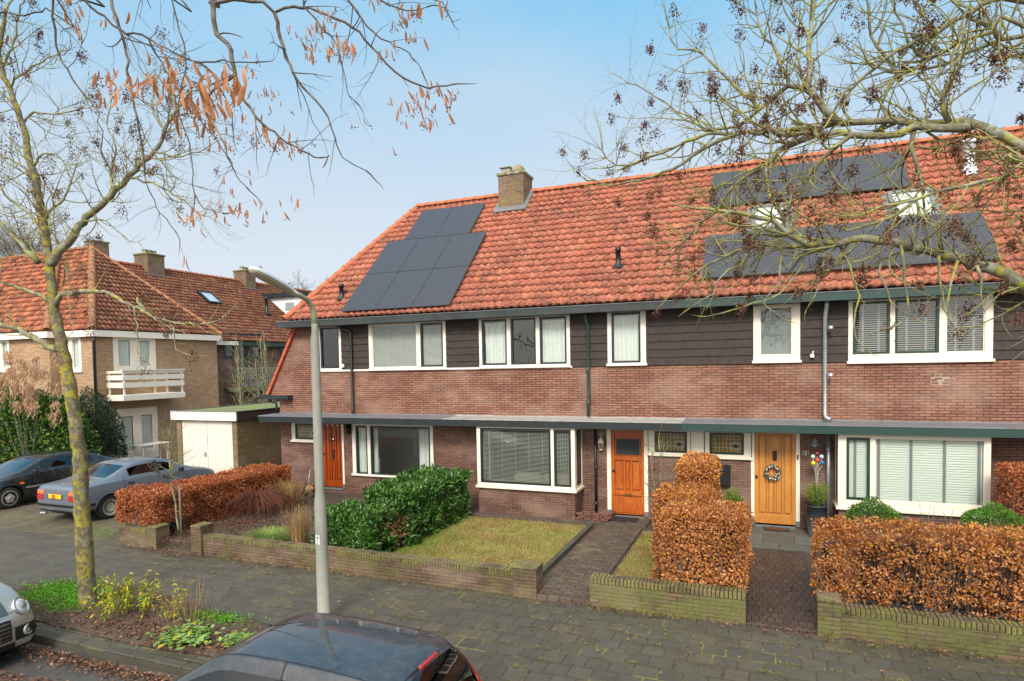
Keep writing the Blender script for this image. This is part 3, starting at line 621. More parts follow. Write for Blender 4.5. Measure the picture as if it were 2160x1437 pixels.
door(ho[0],(677,894,728.5,1030),(679,897,725,1029),'wood10','a','white')
door(ho[1],(1280,905,1368,1091),(1288.3,907,1360,1088.7),'wood6','b')
door(ho[2],(1584,912,1687,1112),(1591.2,912,1678.5,1109),'wood8','c')
# white panel post between the stained lights
a=FA.rect((1457.8,909.7,1485.3,966.4)); mb=MB(); mb.bbox(a[0],a[1],Y0-.06,Y0+.02,a[2]-.02,2.32,.006); mb.build('corner_post_panel',M['cream'],ho[1])
# bay windows
def bay(par,Yb,u0,u1,rects,fcol,zs,side_left,sashside,gm):
    Fb=Fac('Y',Yb); T=Fb.T; dep=Y0-Yb
    mb=MB(); mb.box(u0+.02,u1-.02,Yb+.03,Y0+.02,-.05,zs-.001); w_=mb.build('bay_plinth',M['bricklow'],par)
    hb=[]; w=window(par,Fb,(u0,u1,zs,2.315),[(Fb.rect(r),c,k) for r,c,k in rects],fcol,0,None,px=False,room=0,name='bay_window',proud=0)
    mb=MB(); mb.prism([(u0-.04,Yb-.05,zs-.02),(u1+.04,Yb-.05,zs-.02),(u1+.04,Y0-.002,zs-.02),(u0-.04,Y0-.002,zs-.02)],(0,0,.055)); mb.build('sill',M[fcol],w)
    for sx in (u0,u1):
        mb=MB(); s_=1 if sx==u0 else -1
        mb.box(sx,sx+s_*.07,Yb+.08,Yb+.16,zs+.035,2.315); mb.box(sx,sx+s_*.07,Y0-.08,Y0,zs+.035,2.315); mb.box(sx,sx+s_*.07,Yb+.16,Y0-.08,2.22,2.315); mb.box(sx,sx+s_*.07,Yb+.16,Y0-.08,zs+.035,zs+.1)
        mb.build('side_frame',M[fcol],w)
        mb=MB(); aa,bb=Yb+.16,Y0-.08; x_a,x_b=sx+s_*.012,sx+s_*.05
        for q in ((aa,aa+.05,zs+.1,2.22),(bb-.05,bb,zs+.1,2.22),(aa+.05,bb-.05,2.17,2.22),(aa+.05,bb-.05,zs+.1,zs+.16)): mb.box(x_a,x_b,*q)
        mb.build('side_sash',M[sashside],w)
        mb=MB(); mb.box(sx+s_*.03,sx+s_*.036,aa+.05,bb-.05,zs+.16,2.17); mb.build('side_glass',M['glass'],w)
    holes[ho.index(par)].append((u0+.1,u1-.1,zs+.04,2.3))
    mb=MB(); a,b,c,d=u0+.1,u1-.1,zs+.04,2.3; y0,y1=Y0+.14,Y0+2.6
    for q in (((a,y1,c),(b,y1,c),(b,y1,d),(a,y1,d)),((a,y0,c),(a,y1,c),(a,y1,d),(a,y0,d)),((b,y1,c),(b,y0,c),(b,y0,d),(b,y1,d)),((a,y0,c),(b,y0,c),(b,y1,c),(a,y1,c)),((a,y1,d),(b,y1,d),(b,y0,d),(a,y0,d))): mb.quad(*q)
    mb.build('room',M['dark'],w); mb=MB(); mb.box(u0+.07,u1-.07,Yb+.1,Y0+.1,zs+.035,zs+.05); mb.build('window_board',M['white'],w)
    return w
zs6=.76; u0=onY(1004.9,898,14.35).x; u1=onY(1213,1000,14.35).x
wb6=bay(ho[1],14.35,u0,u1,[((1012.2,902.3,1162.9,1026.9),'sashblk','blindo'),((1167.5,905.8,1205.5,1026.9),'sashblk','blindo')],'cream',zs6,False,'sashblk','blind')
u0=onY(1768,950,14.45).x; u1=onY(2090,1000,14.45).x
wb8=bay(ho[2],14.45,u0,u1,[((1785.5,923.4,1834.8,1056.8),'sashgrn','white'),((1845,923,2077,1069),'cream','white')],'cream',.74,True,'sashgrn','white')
mb=MB(); bx=u0; 
sofa=thing('sofa','pale beige sofa standing inside the bay window of the middle house','sofa',(-5.3,14.95,.3))
mb=MB(); mb.bbox(-6.1,-4.35,14.75,15.35,.3,.78,.06); mb.build('sofa_base',M['fabric'],sofa)
for k in (0,1): mb=MB(); mb.bbox(-5.95+k*.78,-5.2+k*.78,14.72,14.98,.78,1.08,.08); mb.build('back_cushion',M['fabric'],sofa)
# walls
for i,o in enumerate(ho):
    x0,x1=XS[i],XS[i+1]; mb=MB(); wallgrid(mb,FA,x0,x1,-.1,2.4,holes[i]); mb.box(x0+.001,x1-.001,Y0+.15,22.5,-.1,-.05)
    mb.quad((x1,22.5,-.1),(x0,22.5,-.1),(x0,22.5,5.0),(x1,22.5,5.0))
    if i==0: mb.quad((x0,22.5,-.1),(x0,Y0,-.1),(x0,Y0,3.0),(x0,22.5,3.0))
    if i==3: mb.quad((x1,Y0,-.1),(x1,22.5,-.1),(x1,22.5,5.0),(x1,Y0,5.0))
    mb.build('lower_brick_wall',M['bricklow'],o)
    mb=MB()
    xl=x0
    if i==0:
        xl=FU.at(671,690)[0]; sl=lambda z:-12.93-(5.25-z)/1.93
        zz=[2.4,2.95,3.04]+[3.04+(5.05-3.04)*k/8 for k in range(1,9)]
        for a,b in zip(zz,zz[1:]): mb.quad((max(sl(a),-13.7) if a<3 else sl(a)+.02,Y0,a),(xl,Y0,a),(xl,Y0,b),(max(sl(b),-13.7) if b<3 else sl(b)+.02,Y0,b))
    wallgrid(mb,FU,xl,x1,2.4,3.76,holesU[i]); 
    if i==3: wallgrid(mb,FU,xl,x1,3.76,5.05,[])
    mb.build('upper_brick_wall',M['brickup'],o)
    # weatherboards
    wbs={}; zb=np.linspace(3.76,5.06,8)
    for a,b in zip(zb,zb[1:]):
        segs=[]; cur=(xl if i==0 else x0)+.0
        for h in sorted(holesU[i]): 
            if h[0]>cur: segs.append((cur,h[0]))
            cur=max(cur,h[1])
        if cur<x1: segs.append((cur,x1))
        for s0,s1 in segs:
            if s1-s0<.03: continue
            dz=rng.uniform(-.004,.004); mb=wbs.setdefault(round(s0,2),MB())
            mb.prism([(s0,Y0-.034,a+dz),(s0,Y0-.012,b+dz),(s0,Y0+.02,b+dz),(s0,Y0+.0,a+dz)],(s1-s0,0,0))
    for mb in wbs.values(): mb.build('weatherboarding',M['cladding'],o)
    mb=MB(); wallgrid(mb,Fac('Y',Y0+.03),(xl if i==0 else x0),x1,3.77,5.06,holesU[i],.05); mb.build('board_backing',M['dark'],o)
    # canopy
    cx0=-13.82 if i==0 else x0; mb=MB(); mb.box(cx0,x1,14.28,14.34,2.292,2.465); mb.box(cx0,x1,14.341,Y0-.001,2.32,2.335)
    if i==0: mb.box(cx0,cx0+.06,14.341,Y0+.6,2.292,2.465)
    cn=mb.build('canopy',M[fas[i]],o)
    mb=MB(); nseg=24; vs=[]
    for k in range(nseg+1):
        x=cx0-.02*(i==0)+(x1-cx0+.02*(i==0))*k/nseg; jj=rng.uniform(-.004,.004)
        for y,z in ((14.27,2.458),(14.27,2.474+jj),(14.30,2.478+jj),(14.7,2.48+jj),(Y0-.002,2.492+jj),(Y0-.003,2.518+jj*2)): vs.append((x,y,z))
    mb.smooth=False; mb.add([Vector(v) for v in vs],[(k*6+j,(k+1)*6+j,(k+1)*6+j+1,k*6+j+1) for k in range(nseg) for j in range(5)]); mb.build('lead_flashing',plain('pale_flashing','9b9a95',.5,var=.35,sc=6) if i==1 else M['lead'],cn)
    # gutter
    gx0=onY(583,681,14.62).x if i==0 else x0
    mb=MB(); mb.box(gx0,x1,14.62,14.66,5.045,5.215); mb.box(gx0,x1,14.661,Y0+.1,5.047,5.06); 
    if i==0: mb.box(gx0,gx0+.04,14.661,15.3,5.045,5.215)
    gt=mb.build('gutter',plain('weathered_gutter_board','2d3433',.5,var=.6,sc=2.2,streak=0) if i<2 else M[fas[i]],o)
    mb=MB(); mb.box(gx0-.01,x1,14.605,14.66,5.215,5.232); mb.box(gx0,x1,14.662,14.9,5.19,5.2); mb.build('zinc_lip',M['lead'],gt)
    # roof
    mb=MB(); U=(1,0,0); V=(0,CS,math.sin(PIT)); VL=(RY-EY)/CS
    if i==0: 
        hx=HIPB-.0; tiles(mb,(hx,EY,EZ),U,V,x1-hx,VL,umin=lambda v:(HIPT-HIPB)*min(1,v/VL),seed=3)
        Lv=math.hypot(1,1.93)
        # hip end: steep tiled side running down past the eaves
        dn=Vector((-1,0,-1.93)).normalized(); zl=3.04; top=Vector((HIPT,RY,RZ)); 
        vl=(RZ-zl)/1.93*Lv; O=Vector((HIPT-(RZ-zl)/1.93,22.8,zl)); 
        def um(v):  # front/back limits along -Y
            z=zl+v/vl*(RZ-zl); return 0 if z<EZ else (22.8-RY)*(z-EZ)/(RZ-EZ)
        def uM(v):
            z=zl+v/vl*(RZ-zl); return 22.8-15.02 if z<EZ else 22.8-(EY+(RY-EY)*(z-EZ)/(RZ-EZ))
        tiles(mb,O,(0,-1,0),(1,0,1.93),9,vl,umin=um,umax=uM,seed=4)
        V2=Vector((0,-CS,math.sin(PIT))); mb.quad((x1,23.0,EZ),(HIPB,23.0,EZ),(HIPT,RY,RZ),(x1,RY,RZ))
    else:
        tiles(mb,(x0,EY,EZ),U,V,x1-x0,VL,seed=10+i); mb.quad((x1,23.0,EZ),(x0,23.0,EZ),(x0,RY,RZ),(x1,RY,RZ))
    rf=mb.build('roof',M['tilehouse'],o)
    mb=MB(); mb.prism([(x0 if i else HIPT,EY+.1,EZ-.03),(x1,EY+.1,EZ-.03),(x1,RY,RZ-.06),(x0 if i else HIPT,RY,RZ-.06)],(0,0,-.05)); mb.build('roof_boarding',M['dark'],rf)
    mb=MB(); ridgecaps(mb,(HIPT if i==0 else x0,RY,RZ+.05),(x1,RY,RZ+.05))
    if i==0: ridgecaps(mb,(HIPB-.06,EY-.02,EZ+.06),(HIPT,RY,RZ+.05),.12)
    mb.build('ridge_tiles',M['ridge'],rf)
    if i==0:
        mb=MB(); p0=Vector((-12.93,15.0,5.06)); p1=Vector((-12.93-(5.25-3.06)/1.93,15.0,3.06)); n=7; d=(p1-p0)/n; s_=Vector((-1.93,0,1)).normalized()
        for k in range(n):
            a=p0+d*k; b=p0+d*(k+1.04); q=[a-s_*.0+Vector((0,-.05,0)),b+Vector((0,-.05,0)),b+s_*.085+Vector((0,-.05,0)),a+s_*.07+Vector((0,-.05,0))]; mb.prism(q,(0,.1,0))
        mb.build('verge_tiles',M['verge'],rf)
        mb=MB(); mb.box(-14.3,-13.18,14.80,14.84,2.93,3.05); mb.box(-14.3,-14.26,14.841,22,2.93,3.05); mb.box(-13.22,-13.18,14.841,Y0,2.93,3.05); mb.box(-14.259,-13.221,14.841,Y0-.001,3.03,3.042); mb.build('side_gutter',M['fascblk'],o)
        mb=MB(); mb.tube([(-14.0,14.95,2.93),(-14.0,14.95,2.85),(-13.78,14.98,2.8),(-13.76,14.98,2.5)],.035); mb.build('downpipe',M['pipeblk'],o)
# white trim line under boards
x0=FU.at(669,780)[0]; x1=FU.at(1203.7,775)[0]
mb=MB(); mb.box(x0,-7.7,Y0-.045,Y0+.01,3.735,3.785); mb.build('white_trim',M['white'],ho[0])
mb=MB(); mb.box(-7.7,x1+.05,Y0-.045,Y0+.01,3.735,3.785); mb.build('white_trim',M['white'],ho[1])
def pipe(par,pts,r,mat,name='downpipe',br=()):
    mb=MB(); mb.tube(pts,r,12); 
    for z in br: mb.lathe([(r+.012,-.03),(r+.014,0),(r+.012,.03)],(pts[-1][0],pts[-1][1],z),12)
    return mb.build(name,mat,par)
def dp(px1,py1,px2,py2): a=onY(px1,py1,Y0-.09); b=onY(px2,py2,Y0-.09); return a,b
a=onY(736,700,14.95); x=a.x+.05; pipe(ho[0],[(x-.3,14.8,5.04),(x-.28,14.85,4.97),(x-.02,14.95,4.9),(x,14.96,4.8),(x,14.96,2.62),(x+.01,14.92,2.54)],.04,M['pipeblk'],br=(3.7,))
x=onY(1239,760,14.95).x; pipe(ho[1],[(x,14.8,5.05),(x,14.82,4.95),(x+.02,14.95,4.75),(x+.02,14.96,3.0),(x,14.96,2.54)],.04,M['pipegrn'],br=(3.7,2.9))
x=onY(1740,760,14.95).x; pipe(ho[2],[(x+.02,14.8,5.05),(x+.02,14.82,4.95),(x,14.95,4.7),(x,14.96,2.66),(x+.02,14.92,2.58),(x+.1,14.84,2.54)],.042,M['zinc'],br=(3.5,4.5))
x=onY(1256.5,1000,14.95).x; pipe(ho[1],[(x,14.96,2.33),(x,14.96,.18)],.035,M['pipeblk'],br=(1.3,.4))
x=onY(1747.5,1000,14.95).x; pipe(ho[2],[(x,14.96,2.33),(x,14.96,.1)],.042,M['zinc'],br=(1.9,))
# chimney
CA,CB=onY(1051,400,18.1).x,onY(1104,400,18.1).x; chm=MB(); chm.box(CA,CB,18.1,18.9,8.3,9.66); ch=chm.build('chimney',M['brickch'],ho[1])
mb=MB(); mb.bbox(CA-.04,CB+.04,18.06,18.94,9.66,9.76,.02); mb.build('chimney_cap',barkmat('mossy_cap','7a7462','6f7036','8a8a48',.5,2),ch)
mb=MB(); mb.bbox(CA+.06,CA+.34,18.25,18.7,9.76,9.94,.02); mb.bbox(CA+.0,CA+.36,18.2,18.75,9.94,9.98,.01); mb.build('chimney_pot',M['concrete'],ch)
mb=MB(); mb.lathe([(.2,9.78),(.22,9.84),(.21,9.95),(.15,10.02),(.09,10.06),(.001,10.08)],(CB-.3,18.45,-.03),14); mb.build('chimney_pot',barkmat('mossy_pot','7a7462','7a7a38','94944c',.6,2),ch)
mb=MB(); 
def rp(x,y,o=.0): return Vector((x,y,EZ+(y-EY)*TN+o/CS))
for q in ([(CA-.12,17.95),(CB+.12,17.95),(CB+.12,18.12),(CA-.12,18.12)],[(CA-.12,18.1),(CA+.02,18.1),(CA+.02,18.8),(CA-.12,18.8)],[(CB-.02,18.1),(CB+.12,18.1),(CB+.12,18.8),(CB-.02,18.8)]): mb.prism([rp(x,y,.07) for x,y in q],(0,-.02,.03))
mb.build('chimney_flashing',M['lead'],ch)
# solar panels, vents, skylights : frame of the roof plane
t=NT('solar_cells'); uvn=t.n('ShaderNodeTexCoord'); g=t.n('ShaderNodeTexBrick'); g.offset=0
for k,x in (('Scale',1),('Brick Width',.166),('Row Height',.11),('Mortar Size',.003),('Color1',lin('2b2d34')),('Color2',lin('2f3138')),('Mortar',lin('3a3b40'))): g.inputs[k].default_value=x
t.l(uvn.outputs['Object'],g.inputs['Vector']); t.bsdf(g.outputs['Color'],.3,spec=.45,coat=.12); M['pv']=t.m
def rmat(x,y): 
    Mx=Matrix(((1,0,0),(0,CS,-math.sin(PIT)),(0,math.sin(PIT),CS))).to_4x4(); Mx.translation=rp(x,y,.0); return Mx
def panel(par,x,y,w=1.125,h=1.71):
    mb=MB(); mb.bbox(0,w,0,h,.10,.13,.004); o=mb.build('solar_panel',M['panelframe'],par); o.matrix_world=rmat(x,y)
    mb=MB(); mb.box(.011,w-.011,.011,h-.011,.1305,.133); c=mb.build('solar_cells',M['pv']); c.parent=o
bpy.context.view_layer.update()
P0=rx(722.7,651.7); yb=P0.y; xb=P0.x
for k in range(3): panel(ho[0],xb+k*1.14,yb)
dy=1.73*CS
P1=rx(775,575)
for k in range(3): panel(ho[0],xb+.0+k*1.14,yb+dy)
P2=rx(853.3,504.3)
for k in range(2): panel(ho[0],P2.x+.0+k*1.14,yb+2*dy)
for k in range(5): panel(ho[2],-1.3+k*1.115,14.98,1.105)
for k in range(4): panel(ho[2],-1.28+k*1.115,17.2,1.105)
def skylight(par,x0,x1,y0,y1,mat='white'):
    h=(y1-y0)/CS; w=x1-x0; mb=MB(); ringbox(mb,Matrix.Rotation(0,4,'X'),0,1,0,1,.1,0,1) if 0 else None
    o=bpy.data.objects.new
    mb=MB(); 
    for q in ((0,.09,0,h),(w-.09,w,0,h),(.09,w-.09,0,.09),(.09,w-.09,h-.09,h)): mb.bbox(q[0],q[1],q[2],q[3],.02,.12,.005)
    s_=mb.build('skylight',M['lead'],par); s_.matrix_world=rmat(x0,y0)
    mb=MB(); mb.box(.09,w-.09,.09,h-.09,.075,.08); c=mb.build('blind_cloth',M['blindw']); c.parent=s_
    mb=MB(); mb.box(.091,w-.091,.091,h-.091,.1,.105); c=mb.build('glass_pane',M['glass']); c.parent=s_
    mb=MB(); mb.box(-.12,w+.12,-.2,-.005,.05,.062); mb.box(-.12,-.005,0,h,.045,.055); mb.box(w+.005,w+.12,0,h,.045,.055); c=mb.build('flashing',M['lead']); c.parent=s_
skylight(ho[2],-.27,.55,16.33,17.1); skylight(ho[2],2.68,3.55,16.25,17.1)
def vent(par,x,y,h=.42):
    p=rp(x,y,.02); mb=MB(); mb.lathe([(.16,-.06),(.12,.0),(.065,.08),(.06,h-.1),(.075,h-.1),(.075,h),(.001,h+.01)],p,12); mb.build('roof_vent',M['pipeblk'],par)
vent(ho[1],-3.36,15.6,.46); vent(ho[0],-11.42,15.2,.42)
p=rp(4.42,17.6); mb=MB(); mb.lathe([(.2,-.1),(.14,.08),(.12,.12),(.12,.62),(.14,.63),(.14,.72),(.001,.75)],p,16); mb.build('white_flue',plain('white_flue_paint','c9cdd0',.4,var=.05),ho[3])
# number plates, wall lamps
def text(name,txt,size,loc,mat,par,rot=(PI/2,0,0),depth=.002):
    cu=bpy.data.curves.new(name,'FONT'); cu.body=txt; cu.size=size; cu.extrude=depth; cu.align_x='CENTER'; cu.align_y='CENTER'
    ob=bpy.data.objects.new(name,cu); C.objects.link(ob); dg=bpy.context.evaluated_depsgraph_get(); me=bpy.data.meshes.new_from_object(ob.evaluated_get(dg)); bpy.data.objects.remove(ob)
    o=bpy.data.objects.new(name,me); C.objects.link(o); me.materials.clear(); me.materials.append(mat)
    o.matrix_world=Matrix.Translation(loc)@Matrix.Rotation(rot[2],4,'Z')@Matrix.Rotation(rot[0],4,'X')
    if par: o.parent=par; o.matrix_parent_inverse=parent_inv(par)
    return o
for h_,px,py,tx,mm in ((1,1266.6,917.3,'6','sashblk'),(2,1699.7,956,'8','sashgrn')):
    p=onY(px,py,Y0-.01); mb=MB(); mb.bbox(p.x-.055,p.x+.055,Y0-.012,Y0-.001,p.z-.045,p.z+.045,.003); n_=mb.build('number_plate',M['white'],ho[h_])
    mb=MB(); mb.box(p.x-.047,p.x+.047,Y0-.014,Y0-.0115,p.z-.037,p.z+.037); mb.build('plate_field',M[mm],n_)
    text('house_number',tx,.085,(p.x,Y0-.016,p.z),M['white'],n_)
def lantern(par,px,py,mat,am):
    p=onY(px,py,14.93); mb=MB(); mb.lathe([(.085,-.0),(.083,.015),(.06,.05),(.045,.09),(.02,.115),(.001,.12)],p,6); mb.tube([p+Vector((0,0,.11)),p+Vector((0,.04,.14)),p+Vector((0,.11,.1)),p+Vector((0,.11,.0))],.008,6)
    for j in range(6): w=2*PI*j/6; mb.tube([p+Vector((math.cos(w)*.075,math.sin(w)*.075,0)),p+Vector((math.cos(w)*.045,math.sin(w)*.045,-.16))],.005,4)
    mb.lathe([(.048,-.175),(.05,-.16),(.001,-.158)],p,6); L=mb.build('wall_lantern',mat,par)
    mb=MB(); mb.lathe([(.068,-.002),(.042,-.155)],p,6); mb.build('lantern_glass',am,L)
lantern(ho[1],1267.5,934,M['cream'],plain('amber_lens','8a6a1c',.3,coat=1)); lantern(ho[0],735,902,plain('bronze','2c2018',.4,.6),plain('bronze_glass','3c3020',.2))
p=onY(1718.5,938,14.86); mb=MB(); mb.lathe([(.001,.12),(.03,.115),(.06,.08),(.065,.03),(.12,.0),(.125,-.01),(.001,-.012)],p,20); mb.tube([p+Vector((0,0,.1)),p+Vector((0,.06,.17)),p+Vector((0,.17,.12))],.01,6); L=mb.build('wall_lamp',M['zinc'],ho[2])
mb=MB(); mb.lathe([(.001,-.05),(.03,-.04),(.035,-.01)],p,12); mb.build('bulb',M['white'],L)
p=onY(1682.8,964.5,Y0-.03); mb=MB(); mb.bbox(p.x-.014,p.x+.014,Y0-.05,Y0-.021,p.z-.05,p.z+.05,.004); mb.build('doorbell',M['black'],ho[2])
p=onY(724,772,Y0-.05); mb=MB(); mb.bbox(p.x-.04,p.x+.04,Y0-.09,Y0-.03,p.z-.05,p.z+.05,.01); mb.build('junction_box',M['white'],ho[0])
p=onY(1713,750,Y0-.05); mb=MB(); mb.bbox(p.x-.04,p.x+.04,Y0-.1,Y0-.03,p.z-.05,p.z+.03,.01); mb.tube([p,p+Vector((.02,-.05,.09))],.015,6); mb.build('junction_box',M['white'],ho[2])
# repaired bricks on house 8 & air brick on bay
mb=MB(); p=onY(1988,803,Y0-.004)
for q in ((-.13,.0,.02,.06),(.03,.21,-.015,.035),(-.19,-.07,-.075,-.03),(.0,.12,-.075,-.03),(-.19,-.09,-.015,.03),(-.12,-.02,.08,.12)): mb.box(p.x+q[0],p.x+q[1],Y0-.004,Y0+.01,p.z+q[2],p.z+q[3])
pr=mb.build('patched_bricks',M['bricklow'],ho[2]); mb=MB(); 
for q in ((-.2,.13,-.09,.07),(.02,.22,-.025,.045),(-.13,-.01,.07,.13)): mb.box(p.x+q[0],p.x+q[1],Y0-.002-.0005*abs(q[0]*10),Y0+.01,p.z+q[2],p.z+q[3])
mb.build('patch_mortar',plain('pale_mortar','a5907f',.9,var=.2),pr)
p=onY(1089,1070,14.37); mb=MB()
for k in range(5): mb.box(p.x-.1+k*.05,p.x-.088+k*.05,14.376,14.379,p.z-.06,p.z+.06)
mb.build('air_brick',M['black'],ho[1])
# ---------------------------------------------------------------- yellow brick corner house
yh=thing('brick_house','yellow brick corner house with mossy hip roof, white fascia and white balcony','house',(-25.2,17.3,0))
XW=-25.2; FX=Fac('X',XW); FY=Fac('Y',17.3); hX=[];hY=[];hL=[]
pL=onZ(98,697,5.6); XL,YL=pL.x,min(pL.y,16.9)
FL=Fac('Y',YL+.2)
window(yh,FX,(237,706,329.6,783),[((248.2,716.4,277.3,772.8),'white','curtain'),((292.8,718,317.4,772.3),'white','curtain')],'cream',0,hX,room=.8)
window(yh,FX,(243.5,864,335,963),[((254,879,284.8,952),'white','curtain'),((297.3,875.5,324.9,944.4),'white','curtain')],'cream',0,hX,room=.8,name='french_door')
window(yh,FY,(126,712,174,786),[((133,716,148,777),'white','curtain'),((152,716,169,777),'white','curtain')],'cream',.03,hY,room=.8)
window(yh,FL,(-20,716,23,786),[((-14,722,0,775),'white','curtain'),((4,722,18,775),'white','curtain')],'cream',.03,hL,room=.8)
mb=MB(); wallgrid(mb,FX,17.3,23.45,-.2,5.45,hX); wallgrid(mb,FY,XL-.2,XW,-.2,5.45,hY); wallgrid(mb,FL,-40,XL-.2,-.2,5.45,hL); mb.quad((XL-.2,YL+.2,-.2),(XL-.2,17.3,-.2),(XL-.2,17.3,5.45),(XL-.2,YL+.2,5.45))
mb.quad((XW,23.45,-.2),(-40,23.45,-.2),(-40,23.45,5.45),(XW,23.45,5.45)); mb.build('brick_wall',M['brickyel'],yh)
mb=MB(); z0,z1=5.30,5.56
mb.box(-25.02,-24.98,17.1,23.6,z0,z1); mb.box(XL,-25.021,17.08,17.12,z0,z1); mb.box(XL-.02,XL+.02,YL,17.079,z0,z1); mb.box(-41,XL-.021,YL-.02,YL+.02,z0,z1); mb.box(-40,-25.02,17.13,23.6,z0+.02,z0+.04); mb.box(-40,XL-.03,YL+.03,17.1,z0+.02,z0+.04); mb.build('fascia',M['white'],yh)
PK=Vector((-29.4,20.3,9.75)); ze=5.58
def hiproof(mb,E1,E2,PA,PB,seed,**k):
    """tiled plane from eave E1-E2 up to ridge points PA (above E1 end) and PB"""
    E1,E2,PA,PB=map(Vector,(E1,E2,PA,PB)); U=(E2-E1).normalized(); L=(E2-E1).length
    a=(PA-E1).dot(U); b=(PB-E1).dot(U); V=(PA-E1)-U*a; VL=V.length
    tiles(mb,E1,U,V,L,VL,umin=lambda v:a*min(1,v/VL),umax=lambda v:L+(b-L)*min(1,v/VL),seed=seed,tw=.21,th=.30,**k)
mb=MB(); hiproof(mb,(-25,17.1,ze),(-25,23.6,ze),PK,PK,21); a1=mb.build('roof',M['tileold'],yh)
mb=MB(); hiproof(mb,(-38,17.1,ze),(-25,17.1,ze),(-38,20.3,9.75),PK,22); PB_=Vector((XL-4.2,YL+3.3,9.6)); hiproof(mb,(XL,YL,ze),(XL,21,ze),PB_,(XL-4.2,21,9.6),23); hiproof(mb,(-41,YL,ze),(XL,YL,ze),(-41,YL+3.3,9.6),PB_,24); mb.build('roof_front',M['tilebright'],yh)
mb=MB(); mb.quad((-25,23.6,ze),(-38,23.6,ze),(-38,20.3,9.75),PK); mb.build('roof_back',M['tileold'],yh)
mb=MB(); ridgecaps(mb,(-25,17.1,ze+.05),PK,.15); ridgecaps(mb,(-25,23.6,ze+.05),PK,.13); ridgecaps(mb,PK,(-38,20.3,9.75),.14); ridgecaps(mb,(XL,YL,ze+.05),PB_,.15); mb.build('ridge_tiles',plain('mossy_ridge','8f6242',.85,var=.45,sc=5),a1)
mb=MB(); p=onY(204,520,22); mb.box(p.x-.34,p.x+.34,21.6,22.4,8.6,p.z+.18); c=mb.build('chimney',M['brickch'],yh); mb=MB(); mb.bbox(p.x-.39,p.x+.39,21.55,22.45,p.z+.18,p.z+.26,.02); mb.build('chimney_cap',M['concrete'],c)
# balcony
Yb=FX.at(221.5,783)[0]; oc=onY(258,783,Yb); Ye=onX(389,782,oc.x).y; zt=2.95+0; zt=onX(300,782,oc.x).z; zb_=onX(300,838,oc.x).z; xo=oc.x
bal=MB(); bal.bbox(XW+.01,xo,Yb,Ye,zb_-.12,zb_+.12,.01); B=bal.build('balcony',M['white'],yh)
mb=MB(); H=zt-zb_-.12
for k,(f0,f1) in enumerate(((.9,1.0),(.62,.82),(.3,.52))):
    za,zc=zb_+.12+H*f0,zb_+.12+H*f1; mb.box(xo-.05,xo-.01,Yb+.02,Ye-.02,za,zc); mb.box(XW+.01,xo-.051,Yb+.02,Yb+.06,za,zc); mb.box(XW+.01,xo-.051,Ye-.06,Ye-.02,za,zc)
mb.box(xo-.08,xo+.02,Yb-.02,Ye+.02,zt,zt+.05); mb.build('balcony_rail',M['white'],B)
for q in ((xo-.1,Yb+.07),(xo-.1,Yb+(Ye-Yb)*.5),(xo-.1,Yb+(Ye-Yb)*.7),(xo-.1,Ye-.12),(XW+.05,Yb+.07)): mb=MB(); mb.box(q[0],q[0]+.05,q[1],q[1]+.07,zb_+.12,zt); mb.build('baluster',M['white'],B)
pipe(yh,[(-25.05,17.22,5.3),(-25.1,17.22,5.1),(-25.1,17.2,.1)],.06,M['pipeblk'])
gt_=thing('garden_table','small white garden table outside the french doors of the yellow house','table',(-24.4,19.6,0)); p=onX(320,962,-24.4)
mb=MB(); mb.bbox(-24.75,-24.05,p.y-.7,p.y+.7,.72,.76,.015); mb.build('table_top',M['white'],gt_)
for sx in (-24.65,-24.2):
    for sy in (-.6,.55): mb=MB(); mb.bbox(sx,sx+.06,p.y+sy,p.y+sy+.06,0,.719,.008); mb.build('leg',M['white'],gt_)
# ---------------------------------------------------------------- dark brick house behind
dh=thing('brick_house','dark brick house behind the garage with long red roof, skylight and white dormer','house',(-25.7,23.6,0))
XD=-25.75; FD=Fac('X',XD); hD=[]
window(dh,FD,(470,703,497,757),[((474,708,493,752),'fascblk','none')],'fascblk',.0,hD,room=.8,glass='glassd')
window(dh,FD,(499,703,525,815),[((503,708,521,800),'sashgrn','none')],'fascblk',.0,hD,room=.8,glass='glassd',name='balcony_door')
window(dh,FD,(527,703,552,757),[((531,708,548,752),'fascblk','none')],'fascblk',.0,hD,room=.8,glass='glassd')
window(dh,FD,(590,730,606,765),[((593,733,603,762),'sashgrn','none')],'fascblk',.0,hD,room=.8,glass='glassd')
mb=MB(); wallgrid(mb,FD,23.46,42,-.2,5.25,hD); mb.quad((XD,23.46,-.2),(-36,23.46,-.2),(-36,23.46,5.25),(XD,23.46,5.25)); mb.build('brick_wall',M['brickdk'],dh)
mb=MB(); mb.box(-25.47,-25.4,23.6,42,5.1,5.32); mb.box(XD,-25.471,23.6,42,5.1,5.12); mb.build('gutter',M['fascgrn'],dh); mb=MB(); mb.box(-25.39,-25.36,23.3,25.0,5.12,5.32); mb.build('fascia_end',M['white'],dh)
RX,RZ2=-30.7,9.42
mb=MB(); hiproof(mb,(-25.4,20.4,5.35),(-25.4,42,5.35),(RX,20.4,RZ2),(RX,42,RZ2),31); rf2=mb.build('roof',M['tileold'],dh); mb=MB(); mb.quad((-36,42,5.35),(RX,42,RZ2),(RX,20.4,RZ2),(-36,20.4,5.35)); mb.build('roof_back',M['tileold'],dh)
mb=MB(); ridgecaps(mb,(RX,20.4,RZ2+.04),(RX,42,RZ2+.04),.14); mb.build('ridge_tiles',M['ridge'],rf2)
